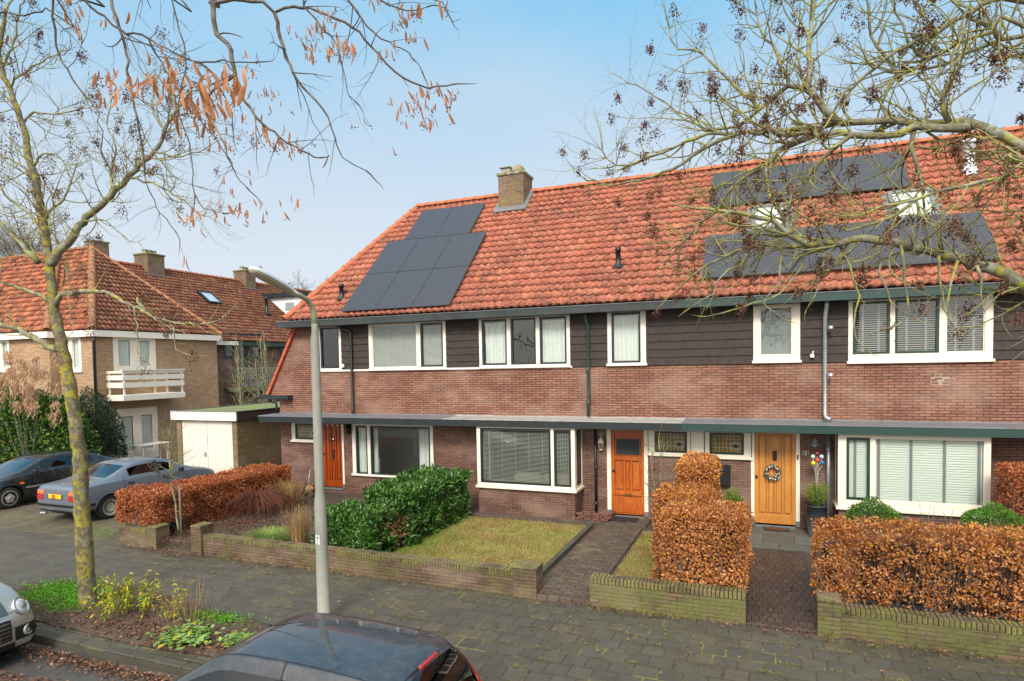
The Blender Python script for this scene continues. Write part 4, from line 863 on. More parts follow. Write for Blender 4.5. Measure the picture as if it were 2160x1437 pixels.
for (px,py,w) in ((315,545,1.0),(516,578,.82)):
    p=onX(px,py,RX+.1); mb=MB(); mb.box(p.x-.5,p.x+.5,p.y-w/2,p.y+w/2,8.3,p.z+.1); c=mb.build('chimney',M['brickch'],dh)
    mb=MB(); mb.bbox(p.x-.55,p.x+.55,p.y-w/2-.05,p.y+w/2+.05,p.z+.1,p.z+.2,.02); mb.build('chimney_cap',M['bark1'],c)
    for k in (-1,0,1): mb=MB(); mb.lathe([(.13,0),(.12,.2),(.15,.22),(.001,.25)],(p.x,p.y+k*w*.28,p.z+.2),10); mb.build('chimney_pot',M['concrete'],c)
    mb=MB(); mb.box(p.x-.62,p.x+.62,p.y-w/2-.12,p.y+w/2+.12,8.4,RZ2-.42); mb.build('chimney_flashing',M['lead'],c)
sl_=math.atan2(RZ2-5.35,5.3)
def dpt(px,py,off=.1):
    d=ray(px,py); k=(RZ2-5.35)/5.3; tt=(5.35+off+k*(-25.4)-CAMH)/(d.z+k*d.x); return Vector((d.x*tt,d.y*tt,CAMH+d.z*tt))
a=dpt(455,641); Mx=Matrix.Translation(a)@Matrix.Rotation(PI/2,4,'Z')@Matrix.Rotation(sl_,4,'X')
mb=MB(); ringbox(mb,Mx@Matrix.Rotation(-PI/2,4,'X')@Matrix.Scale(1,4),-.45,.45,-.1,1.15,.08,-.12,.02) if 0 else None
for q in ((-.45,-.36,0,1.1),(.36,.45,0,1.1),(-.36,.36,0,.09),(-.36,.36,1.01,1.1)): mb.box(q[0],q[1],q[2],q[3],0,.1,Mx)
s_=mb.build('skylight',M['sashblk'],dh); mb=MB(); mb.box(-.36,.36,.09,1.01,.05,.06,Mx); mb.build('glass_pane',plain('bright_skylight_glass','9fb0bd',.08,coat=1),s_)
d0=dpt(566,628); d1=dpt(655,675); mb=MB(); yA=d0.y; mb.prism([(-26.6,yA,6.5),(-26.6,yA,8.35),(-30.2,yA,8.6),(-30.2,yA,8.0)],(0,5,0)); D_=mb.build('dormer',plain('white_dormer_board','d5dadf',.5,var=.04),dh)
mb=MB(); mb.box(-30.3,-26.3,yA-.25,yA+5.2,8.36,8.62); mb.build('dormer_roof',M['fascblk'],D_)
for k in (0,1): mb=MB(); mb.box(-26.62,-26.58,yA+.5+k*1.5,yA+1.6+k*1.5,7.2,8.15); mb.build('window',M['glassd'],D_)
mb=MB(); mb.box(-27.9,-27.2,yA-.01,yA-.003,7.5,8.0); mb.build('side_window',plain('dim_pane','8b959b',.15,var=.1),D_)
p=dpt(563,660); mb=MB(); mb.lathe([(.3,-.1),(.1,.0),(.09,.8),(.12,.82),(.12,.95),(.001,.96)],p,10); mb.build('roof_vent',M['pipeblk'],dh)
# rear balcony
ya=FD.at(470,777)[0]; yb2=FD.at(586,790)[0]; zt=FD.at(470,777)[1]; zb_=FD.at(471,818)[1]
mb=MB(); mb.bbox(XD+.01,XD+1.0,ya,yb2,zb_-.25,zb_,.02); B=mb.build('balcony',plain('mossy_balcony_slab','4a4f36',.9,var=.4),dh)
mb=MB(); mb.box(XD+.93,XD+.97,ya,yb2,zt-.04,zt); mb.box(XD+.93,XD+.97,ya,yb2,zb_+.08,zb_+.11)
y=ya
while y<yb2: mb.box(XD+.94,XD+.96,y,y+.02,zb_,zt-.04); y+=.13
mb.build('balcony_rail',M['zinc'],B)
# ---------------------------------------------------------------- garage
gz=2.5; ga=onZ(352,868,gz); gb=onZ(503.9,868.6,gz); GX0,GX1,GY0=ga.x,gb.x,(ga.y+gb.y)/2; GY1=GY0+6.2
ga_=thing('garage','small mossy flat roofed garage with peeling white double doors','garage',((GX0+GX1)/2,GY0,0))
FG=Fac('Y',GY0+.12); u0=FG.at(383,920)[0]; u1=FG.at(490,920)[0]
mb=MB(); wallgrid(mb,FG,GX0+.12,GX1-.1,-.1,gz-.28,[(u0,u1,-.1,2.19)],.12); mb.quad((GX1-.1,GY0+.12,-.1),(GX1-.1,GY1,-.1),(GX1-.1,GY1,gz-.2),(GX1-.1,GY0+.12,gz-.2)); mb.quad((GX0+.12,GY1,-.1),(GX0+.12,GY0+.12,-.1),(GX0+.12,GY0+.12,gz-.2),(GX0+.12,GY1,gz-.2)); mb.build('brick_wall',M['brickgar'],ga_)
mb=MB(); mb.box(GX0,GX1,GY0,GY0+.04,gz-.29,gz); mb.build('fascia',M['white'],ga_)
mb=MB(); mb.box(GX1-.04,GX1,GY0+.041,GY1,gz-.27,gz-.002); mb.box(GX0,GX0+.04,GY0+.041,GY1,gz-.27,gz-.002); mb.build('side_fascia',plain('brown_fascia','3d3029',.6,var=.2),ga_)
mb=MB(); mb.box(GX0-.02,GX1+.02,GY0-.02,GY0+.03,gz,gz+.02); mb.box(GX1-.04,GX1+.02,GY0+.03,GY1,gz,gz+.02); mb.box(GX0-.02,GX0+.04,GY0+.03,GY1,gz,gz+.02); mb.build('roof_trim',M['lead'],ga_)
t=NT('moss_roof'); p_=t.pos(); n1=t.noise(p_,1.1,6,.65); n2=t.noise(p_,18,5,.7); t.bsdf(t.mix(t.ramp(n1,[(.42,0.0),(.55,1.0)]),lin('6a6a55'),t.mix(n2,lin('56662e'),lin('7c8c40'))),.95,bump=n2,bs=.6,bd=.03)
mb=MB(); mb.box(GX0+.041,GX1-.041,GY0+.041,GY1,gz-.1,gz-.01); mb.build('roof',t.m,ga_)
for k in (0,1):
    a=u0+(u1-u0)*k/2+.006; b=u0+(u1-u0)*(k+1)/2-.006; mb=MB(); n=7
    for j in range(n): x0=a+(b-a)*j/n; mb.bbox(x0+.001,x0+(b-a)/n-.001,GY0+.15,GY0+.18,.02,2.17,.004)
    t=NT('peeling_paint%d'%k); p_=t.pos(); n1=t.noise(t.map(p_,(9,9,1)),2.2,6,.75); n2=t.noise(p_,.9,3); t.bsdf(t.mix(t.ramp(t.math('ADD',n1,t.math('MULTIPLY',n2,.3)),[(.76,0.0),(.82,1.0)]),lin('cfc8bb'),lin('77706a')),.7,bump=n1,bs=.15)
    D_=mb.build('garage_door',t.m,ga_)
    if k==0: mb=MB(); mb.box(b-.13,b-.05,GY0+.13,GY0+.148,1.0,1.14); mb.build('door_latch',M['zinc'],D_)

# ---------------------------------------------------------------- low brick walls
def lowwall(label,x0,x1,z,mat,y0=9.5,y1=9.72,pil=(),cap=True,group='low brick walls along the pavement'):
    w=thing('garden_wall',label,'garden wall',((x0+x1)/2,(y0+y1)/2,0),group=group)
    mb=MB(); mb.box(x0,x1,y0,y1,-.1,z-.1); mb.build('brickwork',mat,w)
    mb=MB(); n=max(1,round((x1-x0)/.0595)); st=(x1-x0)/n
    for i in range(n): d=rng.uniform(-.006,.006); mb.bbox(x0+i*st+.004,x0+(i+1)*st-.004,y0-.004+d,y1+.004+d,z-.1+.001,z+rng.uniform(-.005,.005),.006)
    mb.build('soldier_course',M['capmoss'],w)
    for (a,b,h) in pil: mb=MB(); mb.box(a,b,y0-.05,y1+.06,-.1,h-.05); p=mb.build('pillar',mat,w); mb=MB(); mb.bbox(a-.01,b+.01,y0-.06,y1+.07,h-.049,h,.012); mb.build('pillar_cap',M['capmoss'],p)
    return w
lowwall('long low mossy brick wall in front of the laurel hedge and lawn',-10.8,-3.85,.42,M['wallmoss'],pil=((-11.08,-10.8,.62),(-3.85,-3.44,.52)))
lowwall('short green mossy brick wall under the square beech hedge block',-2.56,-.245,.46,M['wallmossg'])
lowwall('green brick wall under the long beech hedge at the right edge',.98,12,.42,M['wallmossg'],pil=((.69,.98,.53),))
lowwall('low brick wall stub under the beech hedge beside the driveway',-13.3,-12.15,.42,M['wallmoss'],pil=((-12.35,-12.1,.5),))
mb=MB(); mb.prism([(-3.72,9.75,-.1),(-3.62,9.75,-.1),(-3.62,9.75,.17),(-3.72,9.75,.17)],(0,4.2,0)); o=mb.build('edging_kerb',M['kerb']); o['label']='dark mossy concrete edging between the lawn and the brick path'; o['category']='edging'
# little planter wall by the worn door
pw=thing('planter_wall','tiny open-jointed brick planter wall at the foot of the black downpipe','planter wall',(-3.8,14.55,0))
mb=MB()
for r_ in range(3):
    for k in range(4):
        if r_==1 and k==1: continue
        x0=-4.2+k*.2+(r_%2)*.06; mb.bbox(x0,x0+.18,14.40,14.5,.09+r_*.055,.09+r_*.055+.05,.006)
    for k in range(2): mb.bbox(-3.46,-3.36,14.50+k*.22,14.7+k*.22,.09+r_*.055,.09+r_*.055+.05,.006)
mb.build('bricks',plain('planter_brick','6a443a',.9,var=.35,sc=14),pw)
# ---------------------------------------------------------------- hedges
def boxpts(b,n):
    x0,x1,y0,y1,z0,z1=b[:6]; A=[(y1-y0)*(z1-z0)]*2+[(x1-x0)*(z1-z0)]*2+[(x1-x0)*(y1-y0)]; A=np.array(A); k=rng.choice(5,n,p=A/A.sum()); u=rng.random((n,3)); P=np.array([x0,y0,z0])+u*np.array([x1-x0,y1-y0,z1-z0]); N=np.zeros((n,3))
    for f,(ax,v,s) in enumerate(((0,x0,-1),(0,x1,1),(1,y0,-1),(1,y1,1),(2,z1,1))): m_=k==f; P[m_,ax]=v; N[m_,ax]=s
    return P,N
def sno(P,s,o=0):   # cheap smooth noise
    a=P*s+o; return (np.sin(a[:,0]*1.7+np.sin(a[:,1]*1.3+o)*2)+np.sin(a[:,1]*2.1+np.sin(a[:,2]*1.9)*2+1)+np.sin(a[:,2]*2.3+np.sin(a[:,0]*1.1)*2+2))/3
def hedge(label,boxes,mat,dens,L=.054,W=.03,bump=.085,core=.16,group='beech hedges in brown leaf',name='hedge',cat='hedge',stick='barkgrey',gap=0,coremat='soil',top=None,up=.25,yellow=0):
    h=thing(name,label,cat,((boxes[0][0]+boxes[0][1])/2,boxes[0][2],boxes[0][4]),group=group); Ps=[];Ns=[]
    for b in boxes:
        x0,x1,y0,y1,z0,z1=b; area=2*(y1-y0)*(z1-z0)+2*(x1-x0)*(z1-z0)+(x1-x0)*(y1-y0); n=int(area*dens); P,N=boxpts(b,n)
        # round off the corners a little
        c=np.array([(x0+x1)/2,(y0+y1)/2,(z0+z1)/2]); hs=np.array([(x1-x0)/2,(y1-y0)/2,(z1-z0)/2]); q=(P-c)/hs; e=np.sort(np.abs(q[:,:]),axis=1)[:,1]; 
        dep=np.abs(rng.normal(0,.05,n))+np.where(rng.random(n)<.35,rng.uniform(0,.14,n),0)
        rnd=np.clip(e-.8,0,1)*.35*min(hs.min(),.5)
        P=P-N*(dep+rnd)[:,None]+N*(sno(P,5,b[0])*bump)[:,None]+rng.normal(0,.012,(n,3))
        keep=np.ones(n,bool)
        for b2 in boxes:
            if b2 is b: continue
            keep&=~((P[:,0]>b2[0]+.1)&(P[:,0]<b2[1]-.1)&(P[:,1]>b2[2]+.1)&(P[:,1]<b2[3]-.1)&(P[:,2]>b2[4]+.05)&(P[:,2]<b2[5]-.1))
        if gap: keep&=~((sno(P,7,3)>.75-gap)&(rng.random(n)<.9))
        Ps.append(P[keep]);Ns.append(N[keep])
    P=np.concatenate(Ps);N=np.concatenate(Ns); n=len(P)
    D=nrm(N*.35+rng.normal(size=(n,3))*.8+np.array([0,0,up])); NN=nrm(N+rng.normal(size=(n,3))*.7)
    v,f=leaves(P,rng.uniform(.65,1.15,n)*L,rng.uniform(.7,1.1,n)*W,D,NN,fold=.3)
    npmesh('foliage',v,f,M[mat],h)
    if yellow:
        k=rng.choice(n,int(n*yellow)); k=k[(P[k,2]>P[:,2].max()-.5)|(rng.random(len(k))<.25)]; v,f=leaves(P[k]+N[k]*.02,L,W,D[k],NN[k],fold=.3); npmesh('yellow_leaves',v,f,leafmat('yellowing_beech_leaf',['d89a20','e0aa2a','c88420'],.5,.3),h)
    mb=MB()
    for b in boxes:
        x0,x1,y0,y1,z0,z1=b; nst=int((x1-x0)*(y1-y0)*70)+10
        for _ in range(min(nst,160)):
            p=Vector((random.uniform(x0+.1,x1-.1),random.uniform(y0+.1,y1-.1),z0-.25)); pts=[p.copy()]; d=Vector((random.gauss(0,.25),random.gauss(0,.25),1))
            for s_ in range(4): d+=Vector((random.gauss(0,.3),random.gauss(0,.3),.1)); d.normalize(); p=p+d*(z1-z0+.1)/4; p.x=min(max(p.x,x0+.03),x1-.03); p.y=min(max(p.y,y0+.03),y1-.03); p.z=min(p.z,z1-.02); pts.append(p.copy())
            mb.tube(pts,[.009,.007,.006,.004,.002],4,False)
    mb.build('branches',M[stick],h)
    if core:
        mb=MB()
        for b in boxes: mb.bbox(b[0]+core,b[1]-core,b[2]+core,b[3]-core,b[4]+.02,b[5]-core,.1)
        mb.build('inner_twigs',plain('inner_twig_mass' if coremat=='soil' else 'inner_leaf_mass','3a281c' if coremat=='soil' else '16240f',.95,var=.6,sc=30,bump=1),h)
    return h
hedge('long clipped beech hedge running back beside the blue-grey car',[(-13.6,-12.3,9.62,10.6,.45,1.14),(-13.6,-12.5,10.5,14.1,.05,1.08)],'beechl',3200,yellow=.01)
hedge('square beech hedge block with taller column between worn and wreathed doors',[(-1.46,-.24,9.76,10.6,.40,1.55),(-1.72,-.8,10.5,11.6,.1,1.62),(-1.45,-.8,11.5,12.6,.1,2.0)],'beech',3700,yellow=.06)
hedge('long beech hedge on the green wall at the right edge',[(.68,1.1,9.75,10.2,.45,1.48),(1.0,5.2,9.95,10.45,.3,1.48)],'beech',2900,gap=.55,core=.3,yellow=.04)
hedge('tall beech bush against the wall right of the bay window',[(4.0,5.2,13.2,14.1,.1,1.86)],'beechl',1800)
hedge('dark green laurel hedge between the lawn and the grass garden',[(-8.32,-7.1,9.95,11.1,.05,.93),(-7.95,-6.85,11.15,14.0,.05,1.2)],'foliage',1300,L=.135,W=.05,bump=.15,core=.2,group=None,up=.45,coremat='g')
P=np.array([-7.05,10.9,.55])+rng.normal(0,.17,(260,3)); v,f=leaves(P,.1,.035); o=npmesh('dead_laurel_leaves',v,f,M['litter'],[x for x in bpy.data.objects if x.name.startswith('hedge')][-1])
# ---------------------------------------------------------------- round shrubs, pots, grasses
def blob(name,label,cat,c,r,mat,n,L,W,group=None,parent=None,up=.3,flat=1,shell=.75):
    t_=thing(name,label,cat,c,group=group); P=nrm(rng.normal(size=(n,3))); P[:,2]=np.abs(P[:,2])*1.0-.15; N=P.copy(); rr=(1-rng.random(n)**2*(1-shell))*(1+.17*sno(P,3.4,c[0])); P=P*np.array(r)*rr[:,None]+np.array(c)
    D=nrm(N*.6+rng.normal(size=(n,3))*.6+np.array([0,0,up])); v,f=leaves(P,rng.uniform(.6,1.2,n)*L,W,D,None); npmesh('foliage',v,f,M[mat],t_)
    mb=MB()
    for _ in range(30): d=Vector((random.gauss(0,.6),random.gauss(0,.6),1)).normalized(); mb.tube([Vector(c)+Vector((0,0,-.1)),Vector(c)+Vector((d.x*r[0]*.5,d.y*r[1]*.5,d.z*r[2]*.4)),Vector(c)+Vector((d.x*r[0]*.9,d.y*r[1]*.9,d.z*r[2]*.9))],[.008,.005,.002],4,False)
    mb.build('stems',M['barkgrey'],t_); return t_
for lab,px,py,yy,r_ in (('rounded box ball behind the hedge under the small green sash','1840',1082,11.6,.4),('rounded box ball behind the hedge near the right window corner','2095',1097,11.4,.42)):
    p=onY(float(px),py,yy); blob('box_ball',lab,'box shrub',(p.x,yy,p.z-.16),(r_,r_,.42),'boxl',4200,.035,.02,group='clipped box balls')
def pot(label,x,y,r,h,zb,sh,n,group='dark plant pots by the pale oak door',tall=1.0):
    o=thing('potted_shrub',label,'potted plant',(x,y,zb),group=group); mb=MB(); mb.lathe([(r*.72,zb),(r*.9,zb+h*.5),(r,zb+h),(r*1.04,zb+h),(r*1.04,zb+h-.02),(r*.9,zb+h-.02),(r*.88,zb+h-.05),(.001,zb+h-.05)],(x,y,0),28); mb.build('pot',M['pot'],o)
    mb=MB(); P=[];D=[]
    for k in range(46):
        a=random.uniform(0,2*PI); sp=random.uniform(.2,1)*sh[0]; hh=sh[1]*random.uniform(.6,1)*(1-.25*(sp/sh[0])**2); b=Vector((x+math.cos(a)*sp*.25,y+math.sin(a)*sp*.25,zb+h-.05)); e=Vector((x+math.cos(a)*sp,y+math.sin(a)*sp,zb+h+hh)); md=b.lerp(e,.5)+Vector((math.cos(a),math.sin(a),0))*sp*.12
        mb.tube([b,md,e],[.004,.003,.001],4,False)
        for q in range(n): f_=random.uniform(.22,1); c=(b.lerp(md,f_*2) if f_<.5 else md.lerp(e,f_*2-1)); P.append(c+Vector((random.gauss(0,.02),random.gauss(0,.02),random.gauss(0,.02)))); D.append((random.gauss(0,.6)+math.cos(a)*.4,random.gauss(0,.6)+math.sin(a)*.4,.6+random.gauss(0,.3)))
    mb.build('stems',M['barkgrey'],o); v,f=leaves(P,.035,.016,D,None); npmesh('foliage',v,f,M['potl'],o); return o
pot('dark pot with a green shrub beside the black letter box',-.62,14.62,.20,.42,.09,(.22,.52),60)
pot('tall dark pot with a yellow-green shrub under the silver wall lamp',1.03,14.58,.21,.66,.09,(.26,.52),60)
p=onY(1529,1000,14.95); mb=MB(); mb.bbox(p.x-.14,p.x+.12,14.9,15.03,p.z-.28,p.z+.2,.012); mb.bbox(p.x-.13,p.x+.11,14.885,14.9,p.z+.08,p.z+.12,.004); o=mb.build('letter_box',M['black']); o['label']='black metal letter box on the brick wall behind the potted shrub'; o['category']='letter box'
# glass balloon ornaments in the tall pot
gb_=thing('garden_ornament','bunch of six coloured ball ornaments on thin stems above the tall pot','ornament',(1.03,14.6,.75))
for (px,py,c) in ((1724,957,'6a1418'),(1714.8,963.5,'a8c8ac'),(1733,963.5,'a8bcd8'),(1724,970.5,'d04820'),(1715.5,977,'e0c41c'),(1734,976,'1d6f9e')):
    p=onY(px,py,14.62); mb=MB(); k=.047; mb.lathe([(.001,-k*1.25)]+[(k*math.sin(w),-k*math.cos(w)) for w in np.linspace(.5,PI-.05,9)]+[(.001,k)],p,14); b=mb.build('ball',plain('ball_'+c,c,.2,coat=.8,var=.03),gb_)
    mb=MB(); mb.tube([p+Vector((0,0,-.05)),Vector((1.04+(p.x-1.04)*.3,14.61,p.z-.2)),(1.04,14.6,.9)],.003,4); mb.build('wire',M['white'],b)
# wreath
wc=onY(1629.5,996,Y0-.03); wr=thing('wreath','round silver and grey wreath hanging on the pale oak door','wreath',tuple(wc))
mb=MB(); n=24; mb.tube([wc+Vector((math.cos(2*PI*i/n)*.135,-.0,math.sin(2*PI*i/n)*.135)) for i in range(n+1)],.022,8,False); mb.build('ring',M['barkgrey'],wr)
P=[];D=[]
for i in range(900): a=random.uniform(0,2*PI); r_=.135+random.gauss(0,.022); P.append(wc+Vector((math.cos(a)*r_,-abs(random.gauss(.015,.015)),math.sin(a)*r_))); D.append((math.cos(a)+random.gauss(0,.8),-.5+random.gauss(0,.4),math.sin(a)+random.gauss(0,.8)))
v,f=leaves(P,.03,.012,D); npmesh('greenery',v,f,leafmat('silver_needles',['3c4838','5c6a58','8a9488'],.6,.1),wr)
mb=MB()
for i in range(26): a=random.uniform(0,2*PI); r_=.135+random.gauss(0,.02); k=random.uniform(.012,.024); p=wc+Vector((math.cos(a)*r_,-.045,math.sin(a)*r_)); mb.lathe([(.001,-k)]+[(k*math.sin(w),-k*math.cos(w)) for w in np.linspace(.4,PI-.4,5)]+[(.001,k)],p,8)
mb.build('baubles',plain('silver_bauble','c8c8c4',.25,.7),wr)
# doormats
for (lab,x0,x1,y0,y1,z,c) in (('black rubber doormat in front of the worn varnished door',-3.42,-2.78,14.5,14.9,.09,'1e1e1e'),('brown coir doormat on the slabs before the wreathed door',.0,.52,14.72,14.98,.086,'6a3c22')):
    d=thing('doormat',lab,'doormat',((x0+x1)/2,(y0+y1)/2,z)); mb=MB(); mb.bbox(x0,x1,y0,y1,z,z+.02,.006); mb.build('mat_border',M['black'],d); mb=MB(); n=4
    for k in range(n): mb.box(x0+.03+(x1-x0-.06)*k/n+.006,x0+.03+(x1-x0-.06)*(k+1)/n-.006,y0+.04,y1-.04,z+.0201,z+.026)
    mb.build('bristles',plain('bristle_'+c,c,.95,var=.4,sc=40,bump=1),d)
# grasses and small plants
def tuft(name,label,cat,c,n,H,W,mat,spread,lean=.5,bend=.1,group=None,plume=None):
    a=rng.uniform(0,2*PI,n); r_=np.sqrt(rng.random(n))*spread; P=np.stack([c[0]+np.cos(a)*r_,c[1]+np.sin(a)*r_,np.full(n,c[2])],1); D=np.stack([np.cos(a),np.sin(a),np.zeros(n)],1)
    v,f=blades(P,rng.uniform(.5,1,n)*H,W,lean,bend,D); t_=thing(name,label,cat,c,group=group); npmesh('blades',v,f,M[mat],t_)
    if plume:
        k=rng.choice(n,plume); P2=[];D2=[]
        for i in k:
            tip=v[i*5+4]; base=v[i*5]; d=(tip-base)/max(np.linalg.norm(tip-base),1e-6)
            for q in range(22): P2.append(tip-d*rng.uniform(0,.24)); D2.append(d+rng.normal(0,.5,3))
        vv,ff=leaves(P2,.03,.008,D2); npmesh('seed_plumes',vv,ff,M[mat],t_)
    return t_
p=onZ(635,1150,.18); tuft('feather_grass','tall straw coloured grass clump left of the lamp post','ornamental grass',(-8.95,10.25,.16),260,1.0,.008,'straw',.18,.28,.05,group='dry ornamental grasses',plume=90)
tuft('feather_grass','dry arching straw grass between the red maple and the hose reel','ornamental grass',(-11.75,13.2,.16),420,1.0,.008,'straw',.22,.75,.1,group='dry ornamental grasses',plume=130)
tuft('grass_clump','fine fresh green grass clump behind the long brick wall','ornamental grass',(-9.75,10.25,.16),1500,.42,.005,'ggrass',.38,1.1,.25)
# weeping red maple: dome of thin twigs
mp_=thing('japanese_maple','low dome of bare reddish brown weeping twigs in the left garden','shrub',(-12.0,12.3,.1)); mb=MB(); cx,cy,cz=-11.95,12.2,.15
for k in range(520):
    a=random.uniform(0,2*PI); r_=random.uniform(.3,1)**.7; ex,ey=cx+math.cos(a)*r_*.95,cy+math.sin(a)*r_*.85; zt=.62*(1-.3*r_*r_)+random.uniform(-.04,.06)
    pts=[Vector((cx+math.cos(a)*r_*.1,cy+math.sin(a)*r_*.1,cz+.35)),Vector((cx+math.cos(a)*r_*.45,cy+math.sin(a)*r_*.42,cz+zt)),Vector((ex*.95+cx*.05,ey*.95+cy*.05,cz+zt*.8)),Vector((ex+random.gauss(0,.05),ey+random.gauss(0,.05),cz+zt*.8-random.uniform(.12,.4)))]
    mb.tube(pts,[.006,.004,.003,.0015],3,False)
mb.build('twigs',M['maple'],mp_); mb=MB(); mb.tube([(cx,cy,0),(cx+.05,cy,.3),(cx,cy,.55)],[.05,.045,.03],8); mb.build('trunk',M['barkgrey'],mp_)
P=np.stack([cx+rng.normal(0,.45,3500),cy+rng.normal(0,.42,3500),np.zeros(3500)],1); P[:,2]=cz+.6*np.clip(1-((P[:,0]-cx)**2+(P[:,1]-cy)**2)/1.0,0,1)*rng.random(3500)**.4; v,f=leaves(P,.035,.006); npmesh('fine_twigs',v,f,M['maple'],mp_)
# hose reel
hr=thing('hose_reel','grey and orange garden hose reel standing against the left house wall','hose reel',(-12.05,14.3,.16)); px_=-12.0; yq=14.3
for s_ in (-1,1): 
    mb=MB(); mb.tube([(px_+s_*.14,yq+.12,.2),(px_+s_*.14,yq+.05,.55),(px_+s_*.12,yq+.14,.95)],.012,8); mb.build('frame_leg',M['zinc'],hr)
    mb=MB(); mb.lathe([(.001,-.015),(.19,-.01),(.2,.0),(.19,.01),(.001,.015)],(px_+s_*.15,yq,.38),20,'x'); mb.build('reel_disc',plain('grey_plastic','35393c',.4,var=.1),hr)
mb=MB(); mb.tube([(px_-.12,yq+.14,.95),(px_,yq+.14,1.0),(px_+.12,yq+.14,.95)],.012,8); mb.build('handle_bar',M['zinc'],hr)
mb=MB(); n=90; mb.tube([(px_-.12+.24*i/n,yq+math.cos(i*.9)*.12,.38+math.sin(i*.9)*.12) for i in range(n)],.012,5); mb.build('hose',plain('beige_hose','8a7a60',.6,var=.1),hr)
mb=MB(); mb.bbox(px_+.14,px_+.22,yq-.2,yq-.14,.42,.50,.02); mb.bbox(px_+.05,px_+.13,yq-.22,yq-.17,.5,.56,.015); mb.build('orange_crank',plain('orange_plastic','d87a14',.4,var=.05),hr)
# ---------------------------------------------------------------- lawn, litter, weeds (stuff)
def scatter(x0,x1,y0,y1,n,z): return np.stack([rng.uniform(x0,x1,n),rng.uniform(y0,y1,n),np.full(n,z)],1)
sheet('lawn',-6.95,-3.66,9.8,13.9,.07,plain('lawn_earth','74683f',.95,var=.35,sc=5),nx=20,ny=20,jit=.02)
sheet('lawn',-2.46,-1.5,9.8,13.9,.07,plain('lawn_earth','74683f',.95,var=.35,sc=5),nx=8,ny=20,jit=.02)
P=np.concatenate([scatter(-6.95,-3.68,9.8,13.9,42000,.06),scatter(-2.48,-1.5,9.78,13.8,13000,.06)]); k=sno(P*np.array([1,1,0]),1.6)+rng.random(len(P))*.9>-.02; v,f=blades(P[k],rng.uniform(.025,.09,k.sum()),.006,1.0,.12); npmesh('grass',v,f,M['lawn'],kind='stuff'); k=sno(P*np.array([1,1,0]),2.3,1)+rng.normal(0,.25,len(P))>.12; v,f=blades(P[k]+np.array([.01,.01,.004]),.06,.007,1.3,.2); npmesh('grass',v,f,M['straw'],kind='stuff')
n=9000; P=scatter(-6.95,-5.2,9.8,12.5,n,.065); k=rng.random(n)<np.clip(1.1-(P[:,0]+6.9)*.75,0,1); v,f=blades(P[k],.06,.007,.8,.1); npmesh('grass',v,f,leafmat('fresh_lawn',['5c8a1c','74a428','88a838'],.6,.3),kind='stuff')
def litter(name,P,L=.05,mat='litter'):
    n=len(P); D=np.stack([rng.normal(size=n),rng.normal(size=n),rng.normal(0,.18,n)],1); N=np.stack([rng.normal(0,.45,n),rng.normal(0,.45,n),np.ones(n)],1); v,f=leaves(P,rng.uniform(.5,1.3,n)*L,rng.uniform(.4,.75,n)*L,D,nrm(N),fold=.35); return npmesh(name,v,f,M[mat],kind='stuff')
P=[]
def gx(x,y,sx,sy,n,z=.03): P.append(np.stack([rng.normal(x,sx,n),rng.normal(y,sy,n),np.full(n,z)+rng.random(n)*.02],1))
n=3600; y=5.62-np.abs(rng.normal(0,.14,n)); x=rng.uniform(-13,-2,n); P.append(np.stack([x,y,-.105+rng.random(n)*.035],1)); n=900; x=rng.uniform(-12.5,-8,n); P.append(np.stack([x,5.1-(-8.3-x)*.12-np.abs(rng.normal(0,.28,n)),-.1+rng.random(n)*.02],1))
for q in ((-8.6,6.4,.6,.22,500),(-7.6,6.35,.5,.2,450),(-10.5,6.35,.8,.2,350),(-6.6,6.5,.5,.2,300),(-11,9.9,.3,.12,420),(-11.7,9.3,.5,.1,160),(-12.3,10.2,.3,.3,420),(-9.5,9.35,2.2,.06,240),(-2.0,9.3,.7,.07,110),(1.6,9.33,1.3,.06,160),(-11.8,11.3,.8,.6,1500),(-3.35,14.0,.4,.3,30)): gx(*q,z=.05 if q[1]<9.5 else (.17 if q[0]<-9 else .09))
P.append(scatter(-13,4,6.2,9.4,420,.02)); P.append(scatter(-7,-1.6,9.8,13.9,60,.1)); P.append(scatter(-.2,.7,9.6,13,30,.07)); P.append(scatter(-13,5,3.5,5.4,200,-.1))
litter('fallen_leaves',np.concatenate(P),.055)
P=[]
def wl(x0,y0,x1,y1,n,s=.02): t_=rng.random(n); P.append(np.stack([x0+(x1-x0)*t_+rng.normal(0,s,n),y0+(y1-y0)*t_+rng.normal(0,s,n),np.full(n,.015)],1))
wl(-2.5,9.44,-.9,9.42,420,.035); wl(-3.4,9.42,-10.7,9.42,350,.02); wl(.8,9.4,5,9.4,200,.02); wl(-1.3,9.05,-1.25,8.6,60,.03)
for k in range(110): x=random.uniform(-12,3); y=round(random.uniform(7,9.3)/.3)*.3; wl(x,y,x+random.uniform(.1,.5),y,22,.012)
P=np.concatenate(P); v,f=blades(P,rng.uniform(.015,.05,len(P)),.006,1.2,.1); npmesh('weeds',v,f,leafmat('joint_weed',['8a8c3a','6f7a30','a39a50'],.8,.2),kind='stuff')
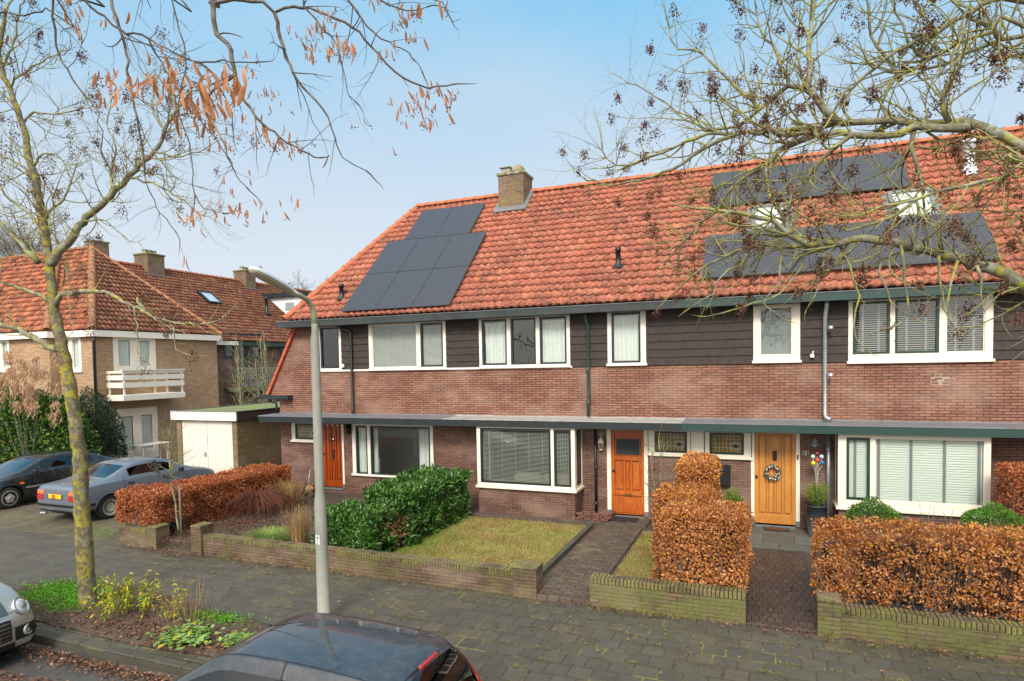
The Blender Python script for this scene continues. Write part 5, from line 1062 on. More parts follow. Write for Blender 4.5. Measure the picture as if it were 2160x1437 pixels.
# ground cover in the tree pit and drive edge
P=np.concatenate([np.stack([rng.normal(x,sx,n),rng.normal(y,sy,n),np.full(n,.05)+rng.random(n)*.05],1) for x,y,sx,sy,n in ((-11.35,7.05,.35,.22,2600),(-10.55,6.75,.28,.2,2400),(-11.5,6.6,.25,.15,700),(-7.75,7.0,.3,.1,900),(-6.3,6.6,.25,.15,300),(-6.0,6.25,.3,.1,260),(-14.5,9.9,.6,.2,260))])
v,f=leaves(P,.032,.022,rng.normal(size=(len(P),3))*[1,1,.3]+[0,0,.3]); npmesh('ground_cover',v,f,leafmat('chickweed',['4c8a1c','5fa024','7ab030','3e7418'],.5,.3),kind='stuff')
def leafyplant(name,label,cat,c,stems,H,L,W,mat,spread,lean=.35,per=16,droop=.0):
    o=thing(name,label,cat,c); mb=MB(); P=[];D=[]
    for k in range(stems):
        a=random.uniform(0,2*PI); s_=random.uniform(0,spread); b=Vector((c[0]+math.cos(a)*s_,c[1]+math.sin(a)*s_,c[2])); h=H*random.uniform(.6,1.05); e=b+Vector((math.cos(a)*h*lean*random.random()+random.gauss(0,.04),math.sin(a)*h*lean*random.random()+random.gauss(0,.04),h)); mb.tube([b,b.lerp(e,.5)+Vector((random.gauss(0,.01),0,0)),e],[.005,.004,.002],4,False)
        for q in range(per): f_=random.uniform(.15,1); P.append(b.lerp(e,f_)); w=random.uniform(0,2*PI); D.append((math.cos(w),math.sin(w),random.uniform(-.6,.5)-droop))
    mb.build('stems',M['straw'],o); v,f=leaves(P,rng.uniform(.6,1.2,len(P))*L,W,D,np.array([[0,0,1.]])+rng.normal(0,.4,(len(P),3))); npmesh('foliage',v,f,mat,o); return o
yg=leafmat('yellow_green_leaf',['5c8420','8aa024','c0b42c','4c7420','d8c030','7c9430'],.5,.3)
leafyplant('tall_herb','upright yellow-green leafy herb clump at the foot of the street tree','plant',(-9.25,6.62,.05),30,.62,.085,.03,yg,.42,.3,26,.5)
leafyplant('tall_herb','thinner leaning yellow-green herb clump beside bare brown stems','plant',(-8.35,6.75,.05),9,.6,.08,.026,yg,.12,.8,18,.3)
leafyplant('dry_weed','bare brown dead weed stems in the tree pit','plant',(-8.05,6.75,.05),30,.62,.03,.01,M['maple'],.45,.5,10)
hs=leafmat('broad_pale_leaf',['5c8040','7a9c54','8fae62','6a8c48','b8b03c'],.5,.25)
for lab,c,n,s_ in (('broad low patch of pale green rosettes near the kerb','-7.55,6.3',420,.36),('small pale green leafy patch beside the broad patch','-6.75,6.45',170,.2)):
    x,y=map(float,c.split(',')); o=thing('leafy_rosette',lab,'plant',(x,y,.05),group='pale leafy plants in the tree pit'); P=np.stack([rng.normal(x,s_*.55,n),rng.normal(y,s_*.38,n),.07+rng.random(n)*.09],1); a=rng.uniform(0,2*PI,n); v,f=leaves(P,rng.uniform(.07,.13,n),rng.uniform(.05,.08,n),np.stack([np.cos(a),np.sin(a),rng.uniform(-.3,.4,n)],1),np.array([[0,0,1.]])+rng.normal(0,.3,(n,3)),fold=.15); npmesh('leaves',v,f,hs,o)
import bmesh
# ---------------------------------------------------------------- street lamp
lp=thing('street_lamp','weathered grey street lamp with a clear domed head standing on the pavement','street lamp',(-6.2,7.58,0))
mb=MB(); mb.lathe([(.092,0),(.09,1.0),(.088,1.78),(.082,1.86),(.068,1.96),(.066,4.22),(.06,4.29),(.046,4.36),(.043,4.5)],(-6.2,7.58,0),24); mb.build('post',plain('weathered_post','85857b',.75,var=.16,sc=3.5,bump=.1),lp)
mb=MB(); mb.tube([(-6.2,7.58,4.45),(-6.2,7.575,4.62),(-6.2,7.54,4.75),(-6.2,7.44,4.84),(-6.2,7.28,4.89),(-6.2,7.12,4.92)],[.042,.041,.04,.038,.036,.034],14); mb.build('arm',plain('weathered_arm','8d8c70',.75,var=.25,sc=6),lp)
hd=[( .0,.04,.03),(.12,.065,.04),(.3,.095,.05),(.6,.105,.052),(.78,.085,.045),(.86,.035,.025)]
A_=Vector((-6.2,7.18,4.90)); dv=Vector((0,-.96,.28)).normalized(); up_=Vector((0,.28,.96)).normalized(); sd_=Vector((1,0,0))
def shell(sign,k,z0=0):
    m_=MB(); vs=[]
    for (s,w,h) in hd:
        for j in range(9): a=PI*j/8; vs.append(A_+dv*s+sd_*(math.cos(a)*w)+up_*(sign*math.sin(a)*h*k+z0))
    m_.smooth=True; m_.add(vs,[(i*9+j,i*9+j+1,(i+1)*9+j+1,(i+1)*9+j) for i in range(len(hd)-1) for j in range(8)]+[tuple(range(9)),tuple(range(45,54))]); return m_
lh=shell(-1,.9).build('lamp_head',plain('lamp_housing','b8b29a',.4,metal=.2,var=.15),lp); shell(1,1.5,.004).build('lamp_dome',plain('cloudy_dome','b9bfc4',.25,coat=.5,var=.08),lp)
mb=MB(); 
for s in (.14,.7): mb.tube([A_+dv*s+up_*.085+sd_*.03,A_+dv*s+up_*.11,A_+dv*s+up_*.085-sd_*.03],.006,6)
mb.build('clip',M['black'],lh)
mb=MB(); mb.bbox(-6.235,-6.165,7.492,7.497,1.20,1.34,.001); p=onY(686-23,1180,7.5); o=mb.build('number_sticker',plain('white_sticker','d5d5d0',.5,var=.04),lp)
text('sticker_text','462',.03,(-6.2,7.489,1.30),M['black'],o)
# ---------------------------------------------------------------- cars
def paint(name,c,rough=.25,metal=.5,dust=0):
    t=NT(name); p=t.pos(); n=t.noise(p,9,6,.7); col=t.mix(t.math('MULTIPLY',t.ramp(n,[(.45,0.0),(.7,1.0)]),dust),lin(c),lin('7d7a6c'))
    t.bsdf(col,t.math('ADD',rough,t.math('MULTIPLY',n,.1)),metal,coat=.8); return t.m
def car(name,label,loc,rz,st,glassx,wheels,mats,wr=.30,ra=.345,scar=True,hatch=False):
    root=thing('parked_car',label,'car',loc,rz); S=[]
    for (x,zb,wm,zl,wl,zr,wr_) in st:
        gh=(zr-zl)>.25
        L=[(0,zb),(wm*.9,zb),(wm,zb+.13),(wm*1.005,zb*.35+zl*.65),(wl,zl)]
        L+= [(wl-.025,zl+.035),(wr_+.045,zr-.065),(wr_,zr-.018),(wr_*.55,zr+.012),(0,zr+.02)] if gh else [(wl-.03,zl+(zr-zl)*.35),(wr_+.06,zl+(zr-zl)*.75),(wr_,zr-.006),(wr_*.55,zr+.008),(0,zr+.012)]
        S.append([(x,y,z) for y,z in L])
    nv=10; ring=lambda i:[Vector(p) for p in S[i]]+[Vector((p[0],-p[1],p[2])) for p in S[i][-2:0:-1]]
    n=18; vs=[]; 
    for i in range(len(S)): vs+=ring(i)
    fs=[];mi=[]
    ws,rg,sg=glassx['front'],glassx['rear'],glassx['side']
    for i in range(len(S)-1):
        for j in range(n):
            a=i*n+j;b=i*n+(j+1)%n; fs.append((a,b,b+n,a+n)); jj=j if j<9 else 17-j
            k=0
            if i==ws and jj in(7,8): k=1
            if i==rg and jj in(7,8): k=2
            if i in sg and jj==5: k=3
            mi.append(k)
    fs.append(tuple(range(n))[::-1]); mi.append(0); e=(len(S)-1)*n; fs.append(tuple(range(e,e+n))); mi.append(0)
    me=bpy.data.meshes.new('tmp'); me.from_pydata(vs,[],fs)
    me.polygons.foreach_set('material_index',mi)
    for _ in range(4): me.materials.append(M['black'])
    me.update(); ca=me.attributes.new('crease_edge','FLOAT','EDGE'); cv=[]
    for e_ in me.edges:
        a,b=e_.vertices; ja,jb=a%n,b%n; ia,ib=a//n,b//n; w=0.0
        if ja==jb and ja in (4,14): w=.45
        if ja==jb and ja in (7,11): w=.35
        if ja==jb and ja in (1,17): w=.5
        if ia==ib and ia in mats.get('cr',(1,len(st)-2)): w=max(w,.35)
        cv.append(w)
    ca.data.foreach_set('value',cv)
    ob=bpy.data.objects.new('tmp',me); C.objects.link(ob); md=ob.modifiers.new('s','SUBSURF'); md.levels=3; md.render_levels=3
    dg=bpy.context.evaluated_depsgraph_get(); me2=bpy.data.meshes.new_from_object(ob.evaluated_get(dg)); bpy.data.objects.remove(ob)
    bm=bmesh.new(); bm.from_mesh(me2); bmesh.ops.recalc_face_normals(bm,faces=bm.faces)
    full=bm.copy()
    for wx in wheels:
        dele=[]
        for f in bm.faces:
            c=f.calc_center_median()
            if abs(c.y)>.5 and (c.x-wx)**2+(c.z-wr)**2<ra*ra: dele.append(f)
        dv_={v for f in dele for v in f.verts}; bmesh.ops.delete(bm,geom=dele,context='FACES')
        for v in bm.verts:
            if v.is_valid and v.is_boundary and abs(v.co.y)>.45:
                d=Vector((v.co.x-wx,0,v.co.z-wr)); 
                if .0<d.length<ra*1.35 and v.co.z<1.0 and all(f.material_index==0 for f in v.link_faces): d=d.normalized()*ra; v.co.x=wx+d.x; v.co.z=wr+d.z
    def part(idx,nm,mat,par,rim=False,sd=0):
        b=bm.copy(); bmesh.ops.delete(b,geom=[f for f in b.faces if f.material_index!=idx or f.calc_center_median().y*sd<0],context='FACES'); bmesh.ops.delete(b,geom=[v for v in b.verts if not v.link_faces],context='VERTS')
        m_=bpy.data.meshes.new(nm)
        if rim:
            for f in b.faces: f.material_index=0
            r_=bmesh.ops.inset_region(b,faces=b.faces[:],thickness=mats.get('rimw',.022),depth=-.003)
            for f in r_['faces']: f.material_index=1
        else:
            for f in b.faces: f.material_index=0
        for f in b.faces: f.smooth=True
        b.to_mesh(m_); b.free(); m_.materials.clear()
        for q in (mat if isinstance(mat,list) else [mat]): m_.materials.append(q)
        o=fin(m_,nm,par,{}); o.matrix_parent_inverse=Matrix.Identity(4); return o
    body=part(0,'body',mats['body'],root)
    part(1,'windscreen',[M['carglass'],M['black']],root,True); part(2,'rear_window',[M['carglass'],M['black']],root,True); part(3,'side_window',[M['carglass'],mats.get('trim',M['black'])],root,True,1); part(3,'side_window',[M['carglass'],mats.get('trim',M['black'])],root,True,-1)
    def patch(nm,lo,hi,mat,par=None,off=.004,inset=0,bulge=0):
        b=full.copy()
        for ax in range(3):
            for s,v in ((-1,lo[ax]),(1,hi[ax])):
                if v is None: continue
                no=Vector((0,0,0)); no[ax]=s; co=Vector((0,0,0)); co[ax]=v
                bmesh.ops.bisect_plane(b,geom=b.verts[:]+b.edges[:]+b.faces[:],plane_co=co,plane_no=no,clear_outer=True)
        for f in b.faces: f.smooth=True; f.material_index=0
        b.normal_update()
        for v in b.verts: v.co=v.co+v.normal*off
        if not b.faces: b.free(); return None
        if bulge: bmesh.ops.inset_region(b,faces=b.faces[:],thickness=.012,depth=bulge)
        m_=bpy.data.meshes.new(nm); b.to_mesh(m_); b.free(); m_.materials.clear(); m_.materials.append(mat); o=fin(m_,nm,par or root,{}); o.matrix_parent_inverse=Matrix.Identity(4); return o
    for wx in wheels:
        for s in (-1,1):
            yw=s*(max(q[2] for q in st)-.02); 
            mb=MB(); pr=[(wr-.115,-.085),(wr-.02,-.095),(wr,-.07),(wr+.004,0),(wr,.07),(wr-.02,.095),(wr-.115,.085)]; mb.lathe(pr,(wx,yw-s*.11,wr),28,'y'); w=mb.build('wheel',M['rubber'],root); w.matrix_parent_inverse=Matrix.Identity(4)
            mb=MB(); rr=wr-.105; mb.lathe([(rr+.012,.0),(rr,.02),(rr-.02,.0),(.06,.012),(.05,.02),(.001,.02)],(wx,yw-s*.03 if s>0 else yw+.01,wr),24,'y')
            ns=mats.get('spokes',7)
            r_=mb.build('rim',mats.get('rim',M['rim']),w); r_.matrix_parent_inverse=Matrix.Identity(4)
            mb=MB()
            for k in range(ns):
                a=2*PI*(k+.5)/ns; T=Matrix.Translation((wx,yw+s*-.008,wr))@Matrix.Rotation(a,4,'Y'); mb.box(-.016 if ns>9 else -.03,.016 if ns>9 else .03,-.006 if s>0 else 0,.0 if s>0 else .006,rr*.55,rr*.86,T)
            h_=mb.build('rim_slots',M['black'],w); h_.matrix_parent_inverse=Matrix.Identity(4); 
            mb=MB(); vs2=[]; 
            for k in range(21):
                a=PI*k/20*1.15-.23; 
                for yy in (yw-s*.012,yw-s*.28): vs2.append(Vector((wx+math.cos(a)*ra,yy,wr+math.sin(a)*ra)))
            mb.smooth=True; mb.add(vs2,[(2*k,2*k+1,2*k+3,2*k+2) for k in range(20)]); mb.quad((wx-ra,yw-s*.28,wr-.1),(wx+ra,yw-s*.28,wr-.1),(wx+ra,yw-s*.28,wr+ra),(wx-ra,yw-s*.28,wr+ra)); l_=mb.build('wheel_arch',M['black'],root); l_.matrix_parent_inverse=Matrix.Identity(4)
    x0,x1=st[0][0],st[-1][0]; wm=max(q[2] for q in st)
    mb=MB(); mb.box(x0+.25,x1-.25,-wm*.7,wm*.7,.2,.3); mb.build('underbody',M['black'],root).matrix_parent_inverse=Matrix.Identity(4)
    for (sx,sy) in mats.get('seats',((.15,.36),(.15,-.36),(-.7,.36),(-.7,-.36))):
        mb=MB(); mb.bbox(sx-.08,sx+.08,sy-.22,sy+.22,.45,1.02,.06); mb.bbox(sx-.05,sx+.06,sy-.12,sy+.12,1.03,1.2,.04); mb.bbox(sx,sx+.5,sy-.23,sy+.23,.35,.5,.05); mb.build('seat',plain('car_seat','2c3034',.9,var=.15),root).matrix_parent_inverse=Matrix.Identity(4)
    mb=MB(); c_=Vector((.62,.36,.86)); mb.tube([c_+Vector((math.sin(a)*.06,math.cos(a)*.17,math.sin(a)*.16)) for a in np.linspace(0,2*PI,17)],.014,6,False); mb.build('steering_wheel',plain('wheel_grey','5c6468',.5,var=.1),root).matrix_parent_inverse=Matrix.Identity(4)
    for s in (-1,1):
        mx_=mats['mirror']; mb=MB(); mb.bbox(mx_[0]-.06,mx_[0]+.05,s*(mx_[1]+.05),s*(mx_[1]+.19),mx_[2]-.06,mx_[2]+.06,.025); mb.build('wing_mirror',mats.get('mirmat',M['black']),root).matrix_parent_inverse=Matrix.Identity(4)
    def bx(nm,lo,hi,mat,b=.006,par=None):
        m2=MB(); m2.bbox(lo[0],hi[0],lo[1],hi[1],lo[2],hi[2],b); o=m2.build(nm,mat,par or root); o.matrix_parent_inverse=Matrix.Identity(4); return o
    from mathutils.bvhtree import BVHTree
    bv=BVHTree.FromBMesh(full)
    def hit(o_,d_): h=bv.ray_cast(Vector(o_),Vector(d_).normalized()); return h[0]
    bx.hit=hit
    return root,patch,bx
# --- small dark hatchback in the foreground, heading left
H1=[(-1.72,.38,.64,.60,.60,.68,.46),(-1.69,.28,.74,.84,.72,.93,.60),(-1.44,.22,.79,.90,.77,1.40,.50),(-1.15,.20,.805,.91,.78,1.445,.52),(-.40,.18,.815,.90,.79,1.475,.53),(.20,.18,.815,.88,.785,1.455,.52),(.45,.18,.815,.86,.78,1.42,.505),(1.16,.20,.81,.83,.75,.92,.64),(1.42,.22,.79,.76,.70,.82,.55),(1.62,.25,.70,.66,.60,.68,.45),(1.71,.32,.58,.55,.50,.57,.35)]
c1,patch,bx=car('c','dark grey small hatchback parked at the kerb in the foreground, seen from above','c' and (-4.2,4.72,-.12),PI,H1,dict(front=6,rear=1,side=[2,3,4,5,6]),(-1.12,1.18),dict(body=paint('dark_grey_paint','33373d',.3,.2,.22),mirror=(.75,.76,.95),trim=M['black']))
c1.scale=(1,1,.968)
for s in (-1,1):
    lo=(-1.62,.57,.84) if s>0 else (-1.62,-.84,.84); hi=(-1.40,.84,1.30) if s>0 else (-1.40,-.57,1.30)
    o=patch('tail_light',(-1.72,min(s*.56,s*.9),.80),(-1.425,max(s*.56,s*.9),1.26),M['red'],off=.012)
    patch('roof_seam',(-1.42,min(s*.500,s*.508),1.2),(.55,max(s*.500,s*.508),1.6),M['black'],off=.002)
    patch('door_gap',(-.36,min(s*.5,s*.9),.3),(-.345,max(s*.5,s*.9),1.5),M['black'],off=.002); patch('b_pillar_trim',(-.42,min(s*.6,s*.9),.93),(-.30,max(s*.6,s*.9),1.40),M['black'],off=.004)
patch('tailgate_edge',(-1.47,-.56,1.36),(-1.40,.56,1.5),M['black'],off=.004)
bx('brake_light',(-1.475,-.15,1.392),(-1.44,.15,1.425),M['red'])
mb=MB(); mb.tube([(.30,0,1.475),(-.28,0,1.62)],.004,6); mb.lathe([(.02,0),(.014,.02)],(.32,0,1.465),8); mb.build('aerial',M['black'],c1).matrix_parent_inverse=Matrix.Identity(4)
mb=MB(); mb.tube([(1.12,-.45,.955),(.98,.1,1.03)],.008,5); mb.tube([(1.14,.1,.95),(1.0,.5,1.0)],.008,5); mb.build('wipers',M['black'],c1).matrix_parent_inverse=Matrix.Identity(4)
bx('dashboard',(.5,-.66,.78),(1.0,.66,.92),M['black'],.05)
# --- blue grey saloon on the drive, rear towards the street
H2=[(-2.20,.42,.70,.58,.66,.62,.52),(-2.15,.30,.81,.84,.78,.92,.66),(-1.98,.26,.84,.93,.80,.985,.68),(-1.34,.24,.855,.95,.81,1.02,.66),(-.72,.22,.86,.95,.81,1.345,.57),(-.30,.22,.86,.94,.81,1.385,.58),(.12,.22,.86,.94,.81,1.385,.58),(.50,.22,.86,.92,.81,1.34,.565),(1.15,.22,.855,.90,.79,.975,.68),(1.75,.24,.845,.84,.75,.90,.64),(2.10,.28,.79,.72,.70,.76,.54),(2.21,.36,.69,.60,.60,.62,.46)]
c2,patch,bx=car('c','blue-grey saloon with yellow number plate parked rear first beside the beech hedge','c' and (-16.72,12.5,0),PI/2,H2,dict(front=7,rear=3,side=[4,5,6]),(-1.36,1.36),dict(body=paint('blue_grey_paint','6a7482',.34,.4,.35),mirror=(.75,.8,.98),spokes=15,rim=plain('silver_wheel','9c9a94',.5,.3,var=.1)),wr=.31,ra=.36)
patch('tail_panel',(-2.3,-.5,.62),(-2.08,.5,.86),plain('grey_tail_panel','5a5c60',.4,var=.1),off=.003)
for s in (-1,1):
    patch('tail_light',(-2.3,min(s*.48,s*.9),.60),(-2.02,max(s*.48,s*.9),.74),M['red'],off=.012); patch('indicator',(-2.3,min(s*.48,s*.9),.745),(-2.02,max(s*.48,s*.9),.84),plain('amber_lens2','c8642c',.2,coat=1,var=.1),off=.012)
    patch('bumper_strip',(-2.3,min(s*.2,s*.95),.44),(-1.75,max(s*.2,s*.95),.5),M['black'],off=.012)
    patch('door_gap',(.10,min(s*.6,s*.95),.3),(.115,max(s*.6,s*.95),1.36),M['black'],off=.002); patch('door_gap',(-.95,min(s*.6,s*.95),.72),(-.938,max(s*.6,s*.95),1.05),M['black'],off=.002)
    patch('side_strip',(-.98,min(s*.6,s*.95),.5),(.98,max(s*.6,s*.95),.55),M['black'],off=.01); patch('b_pillar',(.03,min(s*.55,s*.95),.97),(.15,max(s*.55,s*.95),1.31),M['black'],off=.004)
    bx('door_handle',(-.85,min(s*.835,s*.865),.84),(-.68,max(s*.835,s*.865),.87),M['black']); bx('door_handle',(.2,min(s*.835,s*.865),.84),(.37,max(s*.835,s*.865),.87),M['black'])
patch('bumper_strip',(-2.3,-.2,.44),(-1.75,.2,.5),M['black'],off=.012); patch('lower_bumper',(-2.3,-.9,.2),(-1.75,.9,.34),M['black'],off=.006)
pl=bx('number_plate',(-2.235,-.26,.655),(-2.218,.26,.765),M['yel'],.003); bx('blue_band',(-2.238,.22,.658),(-2.2355,.258,.762),plain('plate_blue','1c3c8c',.4,var=.02),.001,pl)
bx('red_field',(-2.238,-.05,.66),(-2.2355,.08,.76),plain('plate_red','d0501c',.4,var=.1),.001,pl); mb=MB(); mb.tube([(-2.15,.4,.27),(-2.28,.4,.26)],.025,8); mb.tube([(-2.15,.5,.27),(-2.28,.5,.26)],.025,8); mb.build('exhaust',M['rim'],c2).matrix_parent_inverse=Matrix.Identity(4)
# --- black fastback, nose towards the street
H3=[(-2.25,.42,.66,.62,.62,.68,.48),(-2.18,.30,.78,.86,.74,.93,.62),(-1.75,.26,.83,.93,.79,1.02,.62),(-1.05,.24,.845,.95,.80,1.33,.56),(-.45,.22,.85,.94,.80,1.38,.58),(.05,.22,.85,.93,.80,1.385,.58),(.42,.22,.85,.91,.80,1.33,.565),(1.15,.22,.845,.89,.78,.95,.70),(1.75,.24,.83,.80,.74,.85,.64),(2.12,.28,.77,.68,.68,.72,.52),(2.24,.36,.68,.56,.60,.58,.46)]
c3,patch,bx=car('c','black fastback with silver window trim parked nose first at the dark shrubbery','c' and (-20.72,12.42,0),-PI/2,H3,dict(front=6,rear=2,side=[3,4,5]),(-1.36,1.38),dict(body=paint('black_paint','0e1014',.25,.2,.2),mirror=(.75,.8,.97),trim=M['chrome'],rimw=.035,spokes=5,rim=plain('dull_alloy','a5a298',.5,.3,var=.1)),wr=.31,ra=.36)
for s in (-1,1):
    patch('indicator',(1.0,min(s*.6,s*.95),.66),(1.12,max(s*.6,s*.95),.71),M['orange'],off=.01); patch('side_strip',(-.98,min(s*.6,s*.95),.52),(.98,max(s*.6,s*.95),.57),M['rim'],off=.01)
    patch('door_gap',(.72,min(s*.6,s*.95),.3),(.732,max(s*.6,s*.95),.93),M['black'],off=.002); patch('headlight',(1.9,min(s*.35,s*.85),.55),(2.3,max(s*.35,s*.85),.68),M['carglass'],off=.01)
# --- pale green-silver small car at the left edge, nose to the right
H4=[(-1.90,.40,.68,.62,.64,.70,.5),(-1.84,.28,.80,.90,.78,.98,.64),(-1.55,.22,.85,.95,.82,1.36,.60),(-.9,.20,.86,.95,.82,1.41,.62),(-.2,.2,.86,.95,.82,1.42,.62),(.30,.20,.86,.94,.82,1.38,.60),(.95,.22,.86,.92,.80,1.02,.70),(1.40,.22,.86,.88,.78,.98,.68),(1.72,.22,.84,.80,.72,.88,.60),(1.88,.22,.76,.66,.64,.72,.5),(1.95,.28,.64,.52,.56,.56,.42)]
c4,patch,bx=car('c','pale silver small car with round chrome-ringed headlight at the left edge','c' and (-11.36,4.74,-.12),0,H4,dict(front=5,rear=1,side=[2,3,4]),(-1.28,1.26),dict(body=paint('champagne_paint','a3a29a',.2,.6,0),mirror=(.6,.8,1.0),rim=M['rim']),wr=.31,ra=.355)
patch('grille',(1.5,-.42,.36),(2.1,.42,.64),M['black'],off=.006); patch('lower_grille',(1.5,-.46,.24),(2.1,.46,.33),M['black'],off=.006); patch('bumper_lip',(1.2,-.95,.2),(2.1,.95,.245),M['black'],off=.012)
for k in range(5): patch('grille_bar',(1.5,-.40,.385+k*.052),(2.1,.40,.393+k*.052),M['chrome'],off=.014)
patch('grille_surround',(1.5,-.43,.64),(2.1,.43,.655),M['chrome'],off=.012); patch('bonnet_seam',(1.5,-.8,.715),(2.1,.8,.722),M['black'],off=.002)
for s in (-1,1):
    patch('bonnet_stripe',(1.0,min(s*.3,s*.42),.70),(1.93,max(s*.3,s*.42),1.1),plain('dark_stripe','3c3f44',.3,var=.05,coat=1),off=.003)
    nn=Vector((.80,s*.40,.42)).normalized(); c=bx.hit(Vector((1.72,s*.56,.70))+nn*1.0,-nn) or Vector((1.74,s*.60,.70)); c=c-nn*.0; Q=nn.to_track_quat('Z','Y').to_matrix().to_4x4(); T=Matrix.Translation(c)@Q
    for nm,pr,mt in (('headlight_ring',[(.105,-.04),(.135,.0),(.132,.018),(.112,.022),(.108,.0)],M['chrome']),('headlight',[(.109,-.02),(.105,.016),(.08,.03),(.001,.038)],plain('headlight_lens','b8bcbe',.08,coat=1,var=.3,sc=30)),('headlight_core',[(.05,.034),(.045,.045),(.001,.048)],M['rim'])):
        m2=MB(); m2.lathe(pr,(0,0,0),24); m2.v=[T@v for v in m2.v]; m2.build(nm,mt,c4).matrix_parent_inverse=Matrix.Identity(4)
    nn=Vector((.9,s*.4,.1)).normalized(); c=bx.hit(Vector((1.8,s*.58,.42))+nn,-nn) or Vector((1.86,s*.56,.42)); T=Matrix.Translation(c)@nn.to_track_quat('Z','Y').to_matrix().to_4x4(); m2=MB(); m2.lathe([(.075,-.03),(.075,.01),(.055,.015),(.05,0),(.03,.01),(.001,.01)],(0,0,0),20); m2.v=[T@v for v in m2.v]; m2.build('fog_light',M['rim'],c4).matrix_parent_inverse=Matrix.Identity(4)
    patch('fog_surround',(1.3,min(s*.46,s*.82),.34),(2.1,max(s*.46,s*.82),.52),M['black'],off=.007)
bx('number_plate',(1.955,-.26,.40),(1.975,.26,.51),M['yel'],.003)
# ---------------------------------------------------------------- trees
def smooth_path(pts,rad,step):
    pts=[Vector(p) for p in pts]; out=[];rr=[]
    P=[pts[0]*2-pts[1]]+pts+[pts[-1]*2-pts[-2]]
    for i in range(len(pts)-1):
        a,b,c,d=P[i],P[i+1],P[i+2],P[i+3]; n=max(1,int((c-b).length/step))
        for k in range(n):
            t=k/n; q=.5*((2*b)+(c-a)*t+(2*a-5*b+4*c-d)*t*t+(3*b-3*c+d-a)*t**3); out.append(q)
    out.append(pts[-1]); L=[0]
    for a,b in zip(out,out[1:]): L.append(L[-1]+(b-a).length)
    T=L[-1]; return out,[rad[0]+(rad[1]-rad[0])*(l/T)**.8 for l in L],L
class Tree:
    def __init__(s,seed): s.rd=random.Random(seed); s.wood=MB(); s.tw=MB(); s.trunk=MB(); s.tips=[]; s.nodes=[]
    def limb(s,pts,r0,r1,kids=6,klen=(.4,1.0),up=.5,step=.09,n=10,trunk=False,wob=.012,kr=.0,side=None,skip=0):
        P,Rr,L=smooth_path(pts,(r0,r1),step); rd=s.rd; T=L[-1]
        Q=[p+Vector((rd.gauss(0,wob),rd.gauss(0,wob),rd.gauss(0,wob)))*(1 if 0<i<len(P)-1 else 0) for i,p in enumerate(P)]
        Rr=[r*(1+.12*mnoise.noise(q*6)) for r,q in zip(Rr,Q)]
        (s.trunk if trunk else s.wood).tube(Q,Rr,n)
        cnt=int(T*kids)
        for k in range(cnt):
            f=rd.uniform(skip,1)**.85; i=min(int(f*(len(Q)-1)),len(Q)-2); t=(Q[i+1]-Q[i]).normalized(); o=Vector((rd.gauss(0,1),rd.gauss(0,1)*.7,rd.gauss(0,1))); o=(o-t*o.dot(t)).normalized()
            d=(t*rd.uniform(.3,1)+o*rd.uniform(.5,1.1)).normalized(); ln=rd.uniform(*klen)*(1-.35*f); s.twig(Q[i],d,ln,min(Rr[i]*.55,.004+ln*.009),1,up)
        s.twig(Q[-1],(Q[-1]-Q[-2]).normalized(),klen[0],max(r1*.9,.004),1,up); return Q
    def twig(s,p,d,ln,r,lev,up):
        rd=s.rd; n=max(4,int(ln/.06)); pts=[p]; rs=[r]; st=ln/n; p=p.copy(); d=d.copy()
        wv=Vector((rd.gauss(0,.13),rd.gauss(0,.13),rd.gauss(0,.08)))
        for i in range(n):
            f=i/n; d=(d+wv*.6+Vector((rd.gauss(0,s.wig),rd.gauss(0,s.wig),rd.gauss(0,s.wig)))+Vector((0,0,1))*up*.42*(f**.7)*s.grav).normalized(); p=p+d*st; pts.append(p.copy()); rs.append(r*(1-.72*(i+1)/n))
            if lev<s.maxlev and i>0 and rd.random()<s.br[lev]:
                o=Vector((rd.gauss(0,1),rd.gauss(0,1),rd.gauss(0,1))); o=(o-d*o.dot(d)).normalized(); s.twig(p,(d*.7+o*.8).normalized(),ln*rd.uniform(.25,.55),rs[-1]*.75,lev+1,up)
            s.nodes.append((p.copy(),lev))
        s.tw.tube(pts,rs,4 if r<.006 else 5,False); s.tips.append((pts[-1],d.copy(),lev))
def px(l,Y,dY=0):   # photograph measurements, each with a depth of its own
    n=len(l); return [onY(p[0],p[1],(p[2] if len(p)>2 else Y+dY*i/(n-1))) for i,p in enumerate(l)]
def clusters(tree,centres,rad,n,L,W,mat,name,par,hang=0):
    P=[];D=[]
    for c in centres:
        k=int(n*tree.rd.uniform(.5,1.3)); r_=rad*tree.rd.uniform(.6,1.2)
        q=rng.normal(size=(k,3))*[r_*.6,r_*.6,r_*.85]+np.array(c)-np.array([0,0,hang*r_]); P.append(q); D.append(rng.normal(size=(k,3))-np.array([0,0,hang]))
    P=np.concatenate(P);D=np.concatenate(D); v,f=leaves(P,rng.uniform(.6,1.2,len(P))*L,W,D); npmesh(name,v,f,M[mat],par)
